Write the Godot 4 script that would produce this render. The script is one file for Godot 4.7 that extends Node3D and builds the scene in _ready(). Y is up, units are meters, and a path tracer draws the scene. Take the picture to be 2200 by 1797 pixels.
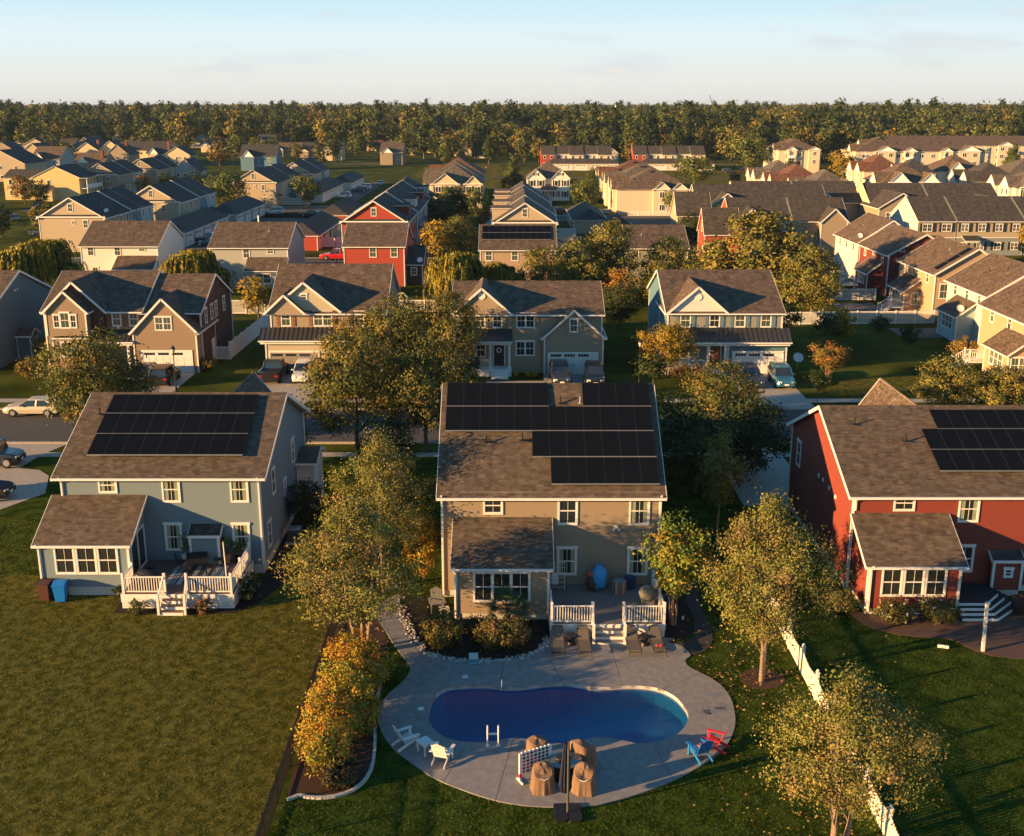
extends Node3D

# ---------------------------------------------------------------- mesh building
class MB:
	var v := PackedVector3Array()
	var n := PackedVector3Array()
	var c := PackedColorArray()
	var t := PackedVector2Array()
	var col := Color.WHITE
	func tri(a: Vector3, b: Vector3, d: Vector3) -> void:
		var m := (b - a).cross(d - a).normalized()
		var q := Vector3.UP.cross(m)
		q = Vector3.RIGHT if q.length_squared() < 0.0004 else q.normalized()
		var w := m.cross(q)
		for p: Vector3 in [a, d, b]:
			v.append(p); n.append(m); c.append(col); t.append(Vector2(p.dot(q), -p.dot(w)))
	func quad(a: Vector3, b: Vector3, d: Vector3, e: Vector3) -> void:
		var m := (d - a).cross(e - b).normalized()
		var q := Vector3.UP.cross(m)
		q = Vector3.RIGHT if q.length_squared() < 0.0004 else q.normalized()
		var w := m.cross(q)
		for p: Vector3 in [a, d, b, a, e, d]:
			v.append(p); n.append(m); c.append(col); t.append(Vector2(p.dot(q), -p.dot(w)))
	func box(lo: Vector3, hi: Vector3) -> void:
		obox(Transform3D(Basis(), (lo + hi) * 0.5), hi - lo)
	func obox(x: Transform3D, s: Vector3) -> void:
		var h := s * 0.5
		var p: Array[Vector3] = []
		for i in 8:
			p.append(x * Vector3(h.x if i & 1 else -h.x, h.y if i & 2 else -h.y, h.z if i & 4 else -h.z))
		quad(p[4], p[5], p[7], p[6]); quad(p[1], p[0], p[2], p[3])
		quad(p[5], p[1], p[3], p[7]); quad(p[0], p[4], p[6], p[2])
		quad(p[6], p[7], p[3], p[2]); quad(p[0], p[1], p[5], p[4])
	func beam(a: Vector3, b: Vector3, w: float, h: float) -> void:
		var z := (b - a).normalized()
		var x := Vector3.UP.cross(z)
		x = Vector3.RIGHT if x.length_squared() < 0.0001 else x.normalized()
		obox(Transform3D(Basis(x, z.cross(x), z), (a + b) * 0.5), Vector3(w, h, a.distance_to(b)))
	# smooth tube through points
	func tube(pts: Array, rad: Array, k := 8, caps := true) -> void:
		var rings := []
		var up := Vector3.UP
		for i in pts.size():
			var d: Vector3 = (pts[mini(i + 1, pts.size() - 1)] - pts[maxi(i - 1, 0)]).normalized()
			var x := up.cross(d)
			if x.length_squared() < 0.01:
				x = Vector3.RIGHT.cross(d)
			x = x.normalized()
			var y := d.cross(x)
			var ring := []
			for j in k:
				var a := TAU * j / k
				ring.append([pts[i] + (x * cos(a) + y * sin(a)) * rad[i], x * cos(a) + y * sin(a)])
			rings.append(ring)
		for i in rings.size() - 1:
			for j in k:
				var A = rings[i][j]; var B = rings[i][(j + 1) % k]; var C = rings[i + 1][(j + 1) % k]; var D = rings[i + 1][j]
				for q in [A, C, B, A, D, C]:
					v.append(q[0]); n.append(q[1]); c.append(col); t.append(Vector2(float(j) / k, q[0].y))
		if caps:
			for e in [0, rings.size() - 1]:
				for j in range(1, k - 1):
					if e: tri(rings[e][0][0], rings[e][j][0], rings[e][j + 1][0])
					else: tri(rings[e][0][0], rings[e][j + 1][0], rings[e][j][0])
	# lathe round Y
	func lathe(prof: Array, at: Vector3, k := 16) -> void:
		for i in prof.size() - 1:
			var p: Vector2 = prof[i]; var q: Vector2 = prof[i + 1]
			var nn := Vector2(q.y - p.y, p.x - q.x).normalized()
			for j in k:
				var a := TAU * j / k; var b := TAU * (j + 1) / k
				var ca := Vector3(cos(a), 0, sin(a)); var cb := Vector3(cos(b), 0, sin(b))
				var A := at + ca * p.x + Vector3.UP * p.y; var B := at + cb * p.x + Vector3.UP * p.y
				var C := at + cb * q.x + Vector3.UP * q.y; var D := at + ca * q.x + Vector3.UP * q.y
				var na := Vector3(ca.x * nn.x, nn.y, ca.z * nn.x); var nb := Vector3(cb.x * nn.x, nn.y, cb.z * nn.x)
				for w in [[A, na], [B, nb], [C, nb], [A, na], [C, nb], [D, na]]:
					v.append(w[0]); n.append(w[1]); c.append(col); t.append(Vector2(float(j) / k, w[0].y))
	# lumpy ellipsoid (displaced), for covers, stones, bushes' cores
	func blob(at: Vector3, r: Vector3, k := 8, m := 5, f = null) -> void:
		var g := []
		for i in m + 1:
			var row := []
			for j in k:
				var th := PI * i / m; var ph := TAU * j / k
				var d := Vector3(sin(th) * cos(ph), cos(th), sin(th) * sin(ph))
				var s := 1.0 if f == null else float(f.call(d))
				row.append([at + d * r * s, (d / r).normalized()])
			g.append(row)
		for i in m:
			for j in k:
				var A = g[i][j]; var B = g[i][(j + 1) % k]; var C = g[i + 1][(j + 1) % k]; var D = g[i + 1][j]
				for q in [A, C, B, A, D, C]:
					v.append(q[0]); n.append(q[1]); c.append(col); t.append(Vector2(q[0].x, q[0].z))
	# flat polygon facing up with optional skirt
	func poly(pts: PackedVector2Array, y: float, skirt := 0.0) -> void:
		var ix := Geometry2D.triangulate_polygon(pts)
		for i in range(0, ix.size(), 3):
			var p: Array[Vector3] = []
			for k in 3:
				p.append(Vector3(pts[ix[i + k]].x, y, pts[ix[i + k]].y))
			if (p[1] - p[0]).cross(p[2] - p[0]).y < 0:
				tri(p[0], p[2], p[1])
			else:
				tri(p[0], p[1], p[2])
		if skirt > 0:
			var cw := Geometry2D.is_polygon_clockwise(pts)
			for i in pts.size():
				var a := pts[i]; var b := pts[(i + 1) % pts.size()]
				if cw:
					var s := a; a = b; b = s
				quad(Vector3(a.x, y, a.y), Vector3(b.x, y, b.y), Vector3(b.x, y - skirt, b.y), Vector3(a.x, y - skirt, a.y))
	func mesh() -> ArrayMesh:
		var a := []
		a.resize(Mesh.ARRAY_MAX)
		a[Mesh.ARRAY_VERTEX] = v; a[Mesh.ARRAY_NORMAL] = n; a[Mesh.ARRAY_COLOR] = c; a[Mesh.ARRAY_TEX_UV] = t
		var m := ArrayMesh.new()
		if v.size() > 2:
			m.add_surface_from_arrays(Mesh.PRIMITIVE_TRIANGLES, a)
		return m

var R := RandomNumberGenerator.new()
var cache := {}
var pending := {}

func put(parent: Node, called: String, what, m: Material, at := Transform3D()) -> MeshInstance3D:
	var o := MeshInstance3D.new()
	o.name = called
	o.mesh = what.mesh() if what is MB else what
	o.material_override = m
	o.transform = at
	parent.add_child(o, true)
	return o

# a part of a thing whose mesh is given in world coordinates
func part(h: Node3D, called: String, what: MB, m: Material) -> MeshInstance3D:
	return put(h, called, what, m, Transform3D(Basis(), -h.position))

func thing(called: String, label: String, category: String, at := Vector3.ZERO, group := "") -> Node3D:
	var o := Node3D.new()
	o.name = called
	o.position = at
	add_child(o, true)
	o.set_meta("label", label); o.set_meta("category", category)
	if group: o.set_meta("group", group)
	return o

func one(called: String, what, m: Material, label: String, category: String, at := Transform3D(), group := "") -> MeshInstance3D:
	var o := put(self, called, what, m, at)
	o.set_meta("label", label); o.set_meta("category", category)
	if group: o.set_meta("group", group)
	return o

func copy(o: Node3D, at: Transform3D, label: String) -> Node3D:
	var c: Node3D = o.duplicate()
	c.name = String(o.name).rstrip("0123456789")
	add_child(c, true)
	c.transform = at
	c.set_meta("label", label)
	return c

func struct(called: String, what, m: Material, kind := "structure") -> MeshInstance3D:
	var o := put(self, called, what, m)
	o.set_meta("kind", kind)
	return o

func yaw(a: float, at: Vector3, s := 1.0) -> Transform3D:
	return Transform3D(Basis(Vector3.UP, a).scaled(Vector3.ONE * s), at)

func pv(a: Array) -> PackedVector2Array:
	var p := PackedVector2Array()
	for i in range(0, a.size(), 2):
		p.append(Vector2(a[i], a[i + 1]))
	return p

# ---------------------------------------------------------------- materials
func lin(r: float, g: float, b: float) -> Color:
	return Color(r, g, b).linear_to_srgb()

func noise_tex(seed_: int, freq: float, lo: Color, hi: Color, size := 512, oct := 4, mid = null) -> NoiseTexture2D:
	var f := FastNoiseLite.new()
	f.seed = seed_; f.frequency = freq; f.fractal_octaves = oct; f.noise_type = FastNoiseLite.TYPE_SIMPLEX_SMOOTH
	var t := NoiseTexture2D.new()
	t.width = size; t.height = size; t.seamless = true; t.noise = f; t.generate_mipmaps = false
	var g := Gradient.new()
	if mid == null:
		g.colors = PackedColorArray([lo, hi]); g.offsets = PackedFloat32Array([0.2, 0.8])
	else:
		g.colors = PackedColorArray([lo, mid, hi]); g.offsets = PackedFloat32Array([0.22, 0.5, 0.78])
	t.color_ramp = g
	return t

var T := {}
func textures() -> void:
	T.grain = noise_tex(3, 0.12, Color(0.86, 0.86, 0.86), Color.WHITE, 256, 3)
	T.patch = noise_tex(5, 0.016, Color(0.8, 0.79, 0.77), Color.WHITE, 512, 4)
	T.bump = noise_tex(9, 0.15, Color.BLACK, Color.WHITE, 256, 3)
	T.grass = noise_tex(11, 0.09, Color(0.55, 0.55, 0.5), Color(1, 1, 1), 512, 5)
	T.lawnp = noise_tex(12, 0.02, Color(0.62, 0.66, 0.5), Color(1, 0.97, 0.9), 512, 5)
	T.conc = noise_tex(21, 0.02, Color(0.9, 0.9, 0.9), Color(1, 1, 1), 512, 6)
	T.speck = noise_tex(25, 0.4, Color(0.35, 0.33, 0.32), Color(1, 1, 1), 256, 2)
	# shingle courses: 4 m square, 28 courses, rows of uneven tabs
	var im := Image.create(512, 512, false, Image.FORMAT_RGB8)
	R.seed = 77
	for r in 28:
		var y0 := int(r * 512.0 / 28); var y1 := int((r + 1) * 512.0 / 28)
		var x := 0
		while x < 512:
			var w := R.randi_range(18, 52)
			var g := R.randf_range(0.66, 1.0)
			im.fill_rect(Rect2i(x, y0, w, y1 - y0), Color(g, g * R.randf_range(0.95, 1.0), g * R.randf_range(0.9, 1.0)))
			im.fill_rect(Rect2i(x, y0, 1, y1 - y0), Color(g * 0.8, g * 0.8, g * 0.8))
			x += w
		im.fill_rect(Rect2i(0, y1 - 2, 512, 2), Color(0.5, 0.5, 0.5))
	T.shingle = ImageTexture.create_from_image(im)
	# brick: 2 m square, 30 courses of 9 bricks
	im = Image.create(512, 512, false, Image.FORMAT_RGB8)
	im.fill(Color(0.72, 0.68, 0.64))
	for r in 30:
		var y0 := int(r * 512.0 / 30)
		for k in 10:
			var g := R.randf_range(0.55, 1.0)
			im.fill_rect(Rect2i(k * 57 - (28 if r % 2 else 0), y0, 53, 14), Color(g, g * 0.97, g * 0.95))
	T.brick = ImageTexture.create_from_image(im)

func mat(id: String, c := Color.WHITE, rough := 0.8, o := {}) -> StandardMaterial3D:
	if cache.has(id):
		return cache[id]
	var m := StandardMaterial3D.new()
	m.resource_name = id
	m.albedo_color = c
	m.roughness = rough
	m.metallic_specular = o.get("spec", 0.4)
	m.metallic = o.get("metal", 0.0)
	if o.has("tex"):
		m.albedo_texture = o.tex
		var s: float = 1.0 / o.get("size", 1.0)
		m.uv1_scale = Vector3(s, s, s)
		if o.get("tri", false):
			m.uv1_triplanar = true; m.uv1_world_triplanar = true
	if o.has("det"):
		m.detail_enabled = true; m.detail_albedo = o.det; m.detail_blend_mode = BaseMaterial3D.BLEND_MODE_MUL
		m.detail_uv_layer = BaseMaterial3D.DETAIL_UV_2
		m.uv2_triplanar = true; m.uv2_world_triplanar = true
		var s2: float = 1.0 / o.get("dsize", 10.0)
		m.uv2_scale = Vector3(s2, s2, s2)
	if o.has("bump"):
		m.heightmap_enabled = true; m.heightmap_texture = o.bump; m.heightmap_scale = o.get("bs", 1.0)
	if o.get("vc", false):
		m.vertex_color_use_as_albedo = true
	if o.has("back"):
		m.backlight_enabled = true; m.backlight = o.back
	if o.has("coat"):
		m.clearcoat_enabled = true; m.clearcoat = o.coat; m.clearcoat_roughness = 0.05
	if o.has("alpha"):
		m.transparency = BaseMaterial3D.TRANSPARENCY_ALPHA
		m.albedo_color.a = o.alpha
	if o.has("sheen"):
		m.rim_enabled = true; m.rim = o.sheen
	m.cull_mode = BaseMaterial3D.CULL_DISABLED
	cache[id] = m
	return m

var M := {}
func materials() -> void:
	M.white = mat("white_paint", lin(0.76, 0.74, 0.70), 0.55, {"tex": T.grain, "size": 1.3})
	M.white_far = mat("white_trim", lin(0.74, 0.72, 0.68), 0.6)
	M.glass = mat("dark_glass", lin(0.018, 0.026, 0.028), 0.06, {"spec": 0.7})
	M.glass2 = mat("curtained_glass", lin(0.06, 0.08, 0.06), 0.12, {"spec": 0.7})
	M.pane = mat("clear_pane", Color(0.1, 0.14, 0.13), 0.02, {"alpha": 0.14, "spec": 0.6})
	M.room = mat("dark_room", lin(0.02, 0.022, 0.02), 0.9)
	M.curtain = mat("curtain", lin(0.36, 0.40, 0.26), 0.9)
	M.solar = mat("solar_cell", lin(0.006, 0.008, 0.013), 0.5, {"spec": 0.08, "tex": T.grain, "size": 0.5})
	M.black = mat("black_metal", lin(0.012, 0.012, 0.013), 0.45)
	M.rail = mat("grey_metal", lin(0.34, 0.36, 0.38), 0.4, {"metal": 0.6})
	M.stone = mat("foundation", lin(0.50, 0.47, 0.42), 0.9, {"tex": T.conc, "size": 2.0})
	M.metal_roof = mat("standing_seam", lin(0.035, 0.034, 0.034), 0.42, {"spec": 0.5})
	M.tab = mat("shingle_tab", Color.WHITE, 0.92, {"vc": true, "tex": T.grain, "size": 0.6, "det": T.patch, "dsize": 5.0})
	M.shutter_red = mat("brown_shutter", lin(0.20, 0.095, 0.055), 0.7)
	M.shutter_black = mat("black_shutter", lin(0.02, 0.02, 0.022), 0.7)
	M.shutter_blue = mat("slate_shutter", lin(0.10, 0.16, 0.20), 0.7)
	M.shutter_tan = mat("tan_shutter", lin(0.24, 0.19, 0.11), 0.7)
	M.door_dark = mat("dark_door", lin(0.02, 0.018, 0.02), 0.5)
	M.wood = mat("deck_wood", lin(0.17, 0.10, 0.075), 0.85, {"tex": T.grain, "size": 0.9})
	M.deck_grey = mat("deck_grey", lin(0.20, 0.18, 0.16), 0.85, {"tex": T.grain, "size": 0.9})

func roof(id: String, r: float, g: float, b: float) -> StandardMaterial3D:
	return mat("roof_" + id, lin(r * 1.25, g * 1.25, b * 1.25), 0.93, {"tex": T.shingle, "size": 4.0, "det": T.patch, "dsize": 9.0})

func siding(id: String, r: float, g: float, b: float) -> StandardMaterial3D:
	return mat("siding_" + id, lin(r * 1.07, g * 1.07, b * 1.07), 0.75, {"tex": T.grain, "size": 1.6})

# ---------------------------------------------------------------- houses
const N_ := 0.0
const W_ := -PI / 2
const E_ := PI / 2

# lap boards on a wall: P0 bottom left seen from outside, u to the right, w wide, up to ye, gable up to (px, py)
func lap(mb: MB, p0: Vector3, u: Vector3, w: float, ye: float, px := -1.0, py := 0.0, step := 0.18, each = null) -> void:
	var nn := u.cross(Vector3.UP)
	var top := maxf(ye, py)
	var y := 0.0
	var ext := func(h: float) -> Vector2:
		if h <= ye or px < 0: return Vector2(0, w)
		var f := clampf((h - ye) / (py - ye), 0, 1)
		return Vector2(px * f, lerpf(w, px, f))
	while y < top - 0.01:
		var y1 := minf(y + step, top)
		var a: Vector2 = ext.call(y); var b: Vector2 = ext.call(y1)
		var m := mb if each == null else MB.new()
		var A := p0 + u * a.x + Vector3.UP * y; var B := p0 + u * a.y + Vector3.UP * y
		var C := p0 + u * b.y + Vector3.UP * y1; var D := p0 + u * b.x + Vector3.UP * y1
		var o := nn * 0.017
		m.quad(A + o, B + o, C + nn * 0.003, D + nn * 0.003)
		m.quad(A, B, B + o, A + o)
		if each != null:
			m.quad(B, A, D, C)
			each.call(m)
		y = y1

# one roof plane: a, b eave (left, right seen from outside), c, d top (right, left)
func slope(H: Node3D, top: MB, trim: MB, a: Vector3, b: Vector3, c: Vector3, d: Vector3, lod: int, tone := Color(0.15, 0.115, 0.085)) -> void:
	var nn := (c - a).cross(d - b).normalized()
	if nn.length_squared() < 0.5: nn = (b - a).cross(c - a).normalized()
	var k := nn * 0.09
	if lod == 2:
		var rise := (d - a).length()
		var rows := int(((d + c) * 0.5 - (a + b) * 0.5).length() / 0.143)
		var up := nn * 0.004
		top.col = tone * 0.8
		top.quad(a - up, b - up, c - up, d - up)
		for r in rows:
			var t0 := float(r) / rows; var t1 := float(r + 1) / rows
			var L0 := a.lerp(d, t0); var R0 := b.lerp(c, t0); var L1 := a.lerp(d, t1); var R1 := b.lerp(c, t1)
			var wide := L0.distance_to(R0)
			if wide < 0.05: continue
			var x := 0.0
			while x < wide:
				var w := minf(R.randf_range(0.16, 0.44), wide - x)
				var f0 := x / wide; var f1 := (x + w) / wide
				var g := R.randf_range(0.72, 1.22)
				if R.randf() < 0.18: g *= 0.8
				top.col = Color(tone.r * g, tone.g * g * R.randf_range(0.96, 1.02), tone.b * g * R.randf_range(0.92, 1.05))
				var lift := nn * R.randf_range(0.007, 0.017)
				var p := L0.lerp(R0, f0) + lift; var q := L0.lerp(R0, f1) + lift
				var s := L1.lerp(R1, f1) + nn * 0.001; var e := L1.lerp(R1, f0) + nn * 0.001
				top.quad(p, q, s, e)
				top.col = top.col * 0.7
				top.quad(p - lift, q - lift, q, p)
				x += w
		top.col = Color.WHITE
	else:
		top.quad(a, b, c, d)
	trim.quad(a - k, b - k, b - nn * 0.005, a - nn * 0.005)
	trim.quad(b - k, c - k, c - nn * 0.005, b - nn * 0.005)
	trim.quad(d - k, a - k, a - nn * 0.005, d - nn * 0.005)
	trim.quad(d - k, c - k, b - k, a - k)

# a block with a gable roof. keys: x0 x1 z0(near) z1(far) y0 ye ax rise e r wall roof lod; gable: other material; faces
func block(H: Node3D, s: Dictionary) -> void:
	var x0: float = s.x0; var x1: float = s.x1; var z0: float = s.z0; var z1: float = s.z1
	var y0: float = s.get("y0", 0.0); var ye: float = s.ye; var rise: float = s.rise
	var e: float = s.get("e", 0.35); var r: float = s.get("r", 0.25); var lod: int = s.get("lod", 1)
	var wall: Material = s.wall; var rf: Material = s.roof
	var along_x: bool = s.get("ax", "x") == "x"
	var hip: bool = s.get("hip", false)
	var f: float = s.get("base", 0.0)
	taken.append(Rect2(x0, z1, x1 - x0, z0 - z1))
	var py := ye + rise
	var step := 0.18 if lod > 0 else 0.6
	var wm := MB.new()
	var gm := MB.new()
	var faces := [[Vector3(x0, y0 + f, z0), Vector3.RIGHT, x1 - x0, not along_x, "n"], [Vector3(x1, y0 + f, z1), Vector3.LEFT, x1 - x0, not along_x, "f"],
		[Vector3(x0, y0 + f, z1), Vector3.BACK, z0 - z1, along_x, "w"], [Vector3(x1, y0 + f, z0), Vector3.FORWARD, z0 - z1, along_x, "e"]]
	for q in faces:
		var g: bool = q[3] and not hip
		if s.get("skip", "").contains(q[4]):
			continue
		var vis: bool = q[4] != "f" and lod > 0
		var each = null
		if lod == 2 and s.get("boards", "").contains(q[4]):
			each = func(m: MB): part(H, "siding_board", m, wall)
		if vis and s.get("lap", true):
			lap(wm, q[0], q[1], q[2], ye - f - y0, q[2] * 0.5 if g else -1.0, py - f - y0 if g else 0.0, s.get("step", step), each)
		else:
			var A: Vector3 = q[0]; var B: Vector3 = q[0] + q[1] * q[2]
			var up := Vector3.UP * (ye - f - y0)
			wm.quad(A, B, B + up, A + up)
			if g:
				(gm if s.has("gable") else wm).tri(A + up, B + up, (A + B) * 0.5 + Vector3.UP * (py - f - y0))
	part(H, "wall", wm, wall)
	if gm.v.size(): part(H, "gable_wall", gm, s.gable)
	if f > 0:
		var fm := MB.new()
		fm.box(Vector3(x0 + 0.02, y0 - 0.2, z1 + 0.02), Vector3(x1 - 0.02, y0 + f, z0 - 0.02))
		part(H, "foundation", fm, M.stone)
	# roof
	var tm := MB.new(); var rm := MB.new(); var gut := MB.new()
	var tone: Color = s.get("tone", Color(0.15, 0.115, 0.085))
	var K: Array = []
	if along_x:
		var zc := (z0 + z1) * 0.5; var sl := rise / ((z0 - z1) * 0.5); var yl := ye - sl * e
		var hx := (x1 - x0) * 0.5 if hip and x1 - x0 < z0 - z1 else (z0 - z1) * 0.5
		var ra := x0 - r; var rb := x1 + r
		var ta := x0 + hx if hip else ra; var tb := x1 - hx if hip else rb
		K = [[Vector3(ra, yl, z0 + e), Vector3(rb, yl, z0 + e), Vector3(tb, py, zc), Vector3(ta, py, zc)], [Vector3(rb, yl, z1 - e), Vector3(ra, yl, z1 - e), Vector3(ta, py, zc), Vector3(tb, py, zc)]]
		if hip:
			K += [[Vector3(ra, yl, z1 - e), Vector3(ra, yl, z0 + e), Vector3(ta, py, zc), Vector3(ta, py, zc)], [Vector3(rb, yl, z0 + e), Vector3(rb, yl, z1 - e), Vector3(tb, py, zc), Vector3(tb, py, zc)]]
	else:
		var xc := (x0 + x1) * 0.5; var sl := rise / ((x1 - x0) * 0.5); var yl := ye - sl * e
		var hz := (x1 - x0) * 0.5
		var ra := z0 + r; var rb := z1 - r
		var ta := z0 - hz if hip else ra; var tb := z1 + hz if hip else rb
		K = [[Vector3(x0 - e, yl, rb), Vector3(x0 - e, yl, ra), Vector3(xc, py, ta), Vector3(xc, py, tb)], [Vector3(x1 + e, yl, ra), Vector3(x1 + e, yl, rb), Vector3(xc, py, tb), Vector3(xc, py, ta)]]
		if hip:
			K += [[Vector3(x0 - e, yl, ra), Vector3(x1 + e, yl, ra), Vector3(xc, py, ta), Vector3(xc, py, ta)], [Vector3(x1 + e, yl, rb), Vector3(x0 - e, yl, rb), Vector3(xc, py, tb), Vector3(xc, py, tb)]]
	var ki := 0
	for q in K:
		slope(H, tm, rm, q[0], q[1], q[2], q[3], lod if not (lod == 2 and ki == 1 and along_x) else 1, tone)
		ki += 1
		if lod > 0:
			var u: Vector3 = (q[1] - q[0]).normalized()
			var outw := u.cross(Vector3.UP)
			gut.beam(q[0] + outw * 0.05 - Vector3.UP * 0.05, q[1] + outw * 0.05 - Vector3.UP * 0.05, 0.11, 0.12)
		if not hip and lod > 0:
			for w in [[q[0], q[3]], [q[1], q[2]]]:
				var mid: Vector3 = (q[0] + q[1]) * 0.5
				var off: Vector3 = (w[0] - mid).normalized() * 0.012
				rm.beam(w[0] + off - Vector3.UP * 0.1, w[1] + off - Vector3.UP * 0.1, 0.03, 0.2)
	var rp := part(H, "roof", tm, M.tab if lod == 2 else rf)
	var tp := part(H, "fascia", rm, M.white if lod else M.white_far)
	if gut.v.size(): part(H, "gutter", gut, M.white)
	if lod == 2:
		var a: Vector3 = K[0][3]; var b: Vector3 = K[0][2]
		var cm := MB.new()
		var x := 0.0
		var L := a.distance_to(b)
		while x < L - 0.01:
			var w := minf(0.2, L - x)
			var g := R.randf_range(0.8, 1.1)
			cm.col = Color(tone.r * g, tone.g * g, tone.b * g)
			var p := a.lerp(b, x / L) + Vector3.UP * R.randf_range(0.02, 0.03); var q := a.lerp(b, (x + w) / L) + Vector3.UP * 0.02
			for sg in [1.0, -1.0]:
				var dn: Vector3 = Vector3(0, -0.07, 0.15 * sg) if along_x else Vector3(0.15 * sg, -0.07, 0)
				if sg > 0: cm.quad(p + dn, q + dn, q, p)
				else: cm.quad(q + dn, p + dn, p, q)
			x += w
		part(H, "ridge_cap", cm, M.tab)
	# corner boards and band
	if lod > 0 and s.get("corners", true):
		var cb := MB.new()
		for q in [[x0, z0], [x1, z0], [x0, z1], [x1, z1]]:
			cb.box(Vector3(q[0] - 0.06 if q[0] == x0 else q[0] - 0.07, y0 + f, q[1] - 0.07 if q[1] == z0 else q[1] - 0.06), Vector3(q[0] + 0.07 if q[0] == x0 else q[0] + 0.06, ye - 0.05, q[1] + 0.06 if q[1] == z0 else q[1] + 0.07))
		if s.get("frieze", lod == 2):
			cb.box(Vector3(x0 + 0.07, ye - 0.2, z0 + 0.018), Vector3(x1 - 0.07, ye - 0.02, z0 + 0.045))
		part(H, "corner_board", cb, M.white)

# lean-to: roof falls from the wall towards dir ("n" +Z, "w" -X, "e" +X)
func shed(H: Node3D, s: Dictionary) -> void:
	var x0: float = s.x0; var x1: float = s.x1; var z0: float = s.z0; var z1: float = s.z1
	var ye: float = s.ye; var yt: float = s.yt; var lod: int = s.get("lod", 1); var f: float = s.get("base", 0.0); var e: float = s.get("e", 0.3); var r: float = s.get("r", 0.25)
	var dir: String = s.get("dir", "n")
	var wall: Material = s.wall
	var wm := MB.new()
	var each = null
	if lod == 2: each = func(m: MB): part(H, "siding_board", m, wall)
	var tm := MB.new(); var rm := MB.new(); var gut := MB.new()
	if dir == "n":
		if s.get("walls", true):
			lap(wm, Vector3(x0, f, z0), Vector3.RIGHT, x1 - x0, ye - f, -1, 0, 0.18, each)
			lap(wm, Vector3(x0, f, z1), Vector3.BACK, z0 - z1, ye - f, 0.0, yt - f)
			lap(wm, Vector3(x1, f, z0), Vector3.FORWARD, z0 - z1, ye - f, z0 - z1, yt - f)
		var sl := (yt - ye) / (z0 - z1)
		var a := Vector3(x0 - r, ye - sl * e, z0 + e); var b := Vector3(x1 + r, ye - sl * e, z0 + e)
		slope(H, tm, rm, a, b, Vector3(x1 + r, yt, z1), Vector3(x0 - r, yt, z1), lod, s.get("tone", Color(0.15, 0.115, 0.085)))
		gut.beam(a + Vector3(0, -0.05, 0.05), b + Vector3(0, -0.05, 0.05), 0.11, 0.12)
		for q in [[a, Vector3(x0 - r, yt, z1), -0.012], [b, Vector3(x1 + r, yt, z1), 0.012]]:
			rm.beam(q[0] + Vector3(q[2], -0.09, 0), q[1] + Vector3(q[2], -0.09, 0), 0.03, 0.17)
	else:
		lap(wm, Vector3(x0, f, z1), Vector3.BACK, z0 - z1, ye - f)
		lap(wm, Vector3(x0, f, z0), Vector3.RIGHT, x1 - x0, ye - f, x1 - x0, yt - f)
		lap(wm, Vector3(x1, f, z1), Vector3.LEFT, x1 - x0, ye - f, 0.0, yt - f)
		var sl := (yt - ye) / (x1 - x0)
		var a := Vector3(x0 - e, ye - sl * e, z1 - r); var b := Vector3(x0 - e, ye - sl * e, z0 + r)
		slope(H, tm, rm, a, b, Vector3(x1, yt, z0 + r), Vector3(x1, yt, z1 - r), lod)
		gut.beam(a + Vector3(-0.05, -0.05, 0), b + Vector3(-0.05, -0.05, 0), 0.11, 0.12)
		for q in [[a, Vector3(x1, yt, z1 - r), -0.012], [b, Vector3(x1, yt, z0 + r), 0.012]]:
			rm.beam(q[0] + Vector3(0, -0.09, q[2]), q[1] + Vector3(0, -0.09, q[2]), 0.03, 0.17)
	if wm.v.size(): part(H, "sunroom_wall", wm, wall)
	if f > 0:
		var fm := MB.new()
		fm.box(Vector3(x0 + 0.02, -0.2, z1 + 0.02), Vector3(x1 - 0.02, f, z0 - 0.02))
		part(H, "foundation", fm, M.stone)
	part(H, s.get("name", "sunroom_roof"), tm, M.tab if lod == 2 else s.roof)
	part(H, "fascia", rm, M.white)
	part(H, "gutter", gut, M.white)
	if s.get("walls", true):
		var cb := MB.new()
		for q in [[x0, -0.06, 0.07], [x1, -0.07, 0.06]]:
			if dir == "n": cb.box(Vector3(q[0] + q[1], f, z0 - 0.07), Vector3(q[0] + q[2], ye - 0.05, z0 + 0.06))
		if dir == "w":
			cb.box(Vector3(x0 - 0.06, f, z0 - 0.07), Vector3(x0 + 0.07, ye - 0.05, z0 + 0.06))
			cb.box(Vector3(x0 - 0.06, f, z1 - 0.06), Vector3(x0 + 0.07, ye - 0.05, z1 + 0.07))
		part(H, "corner_board", cb, M.white)

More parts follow.
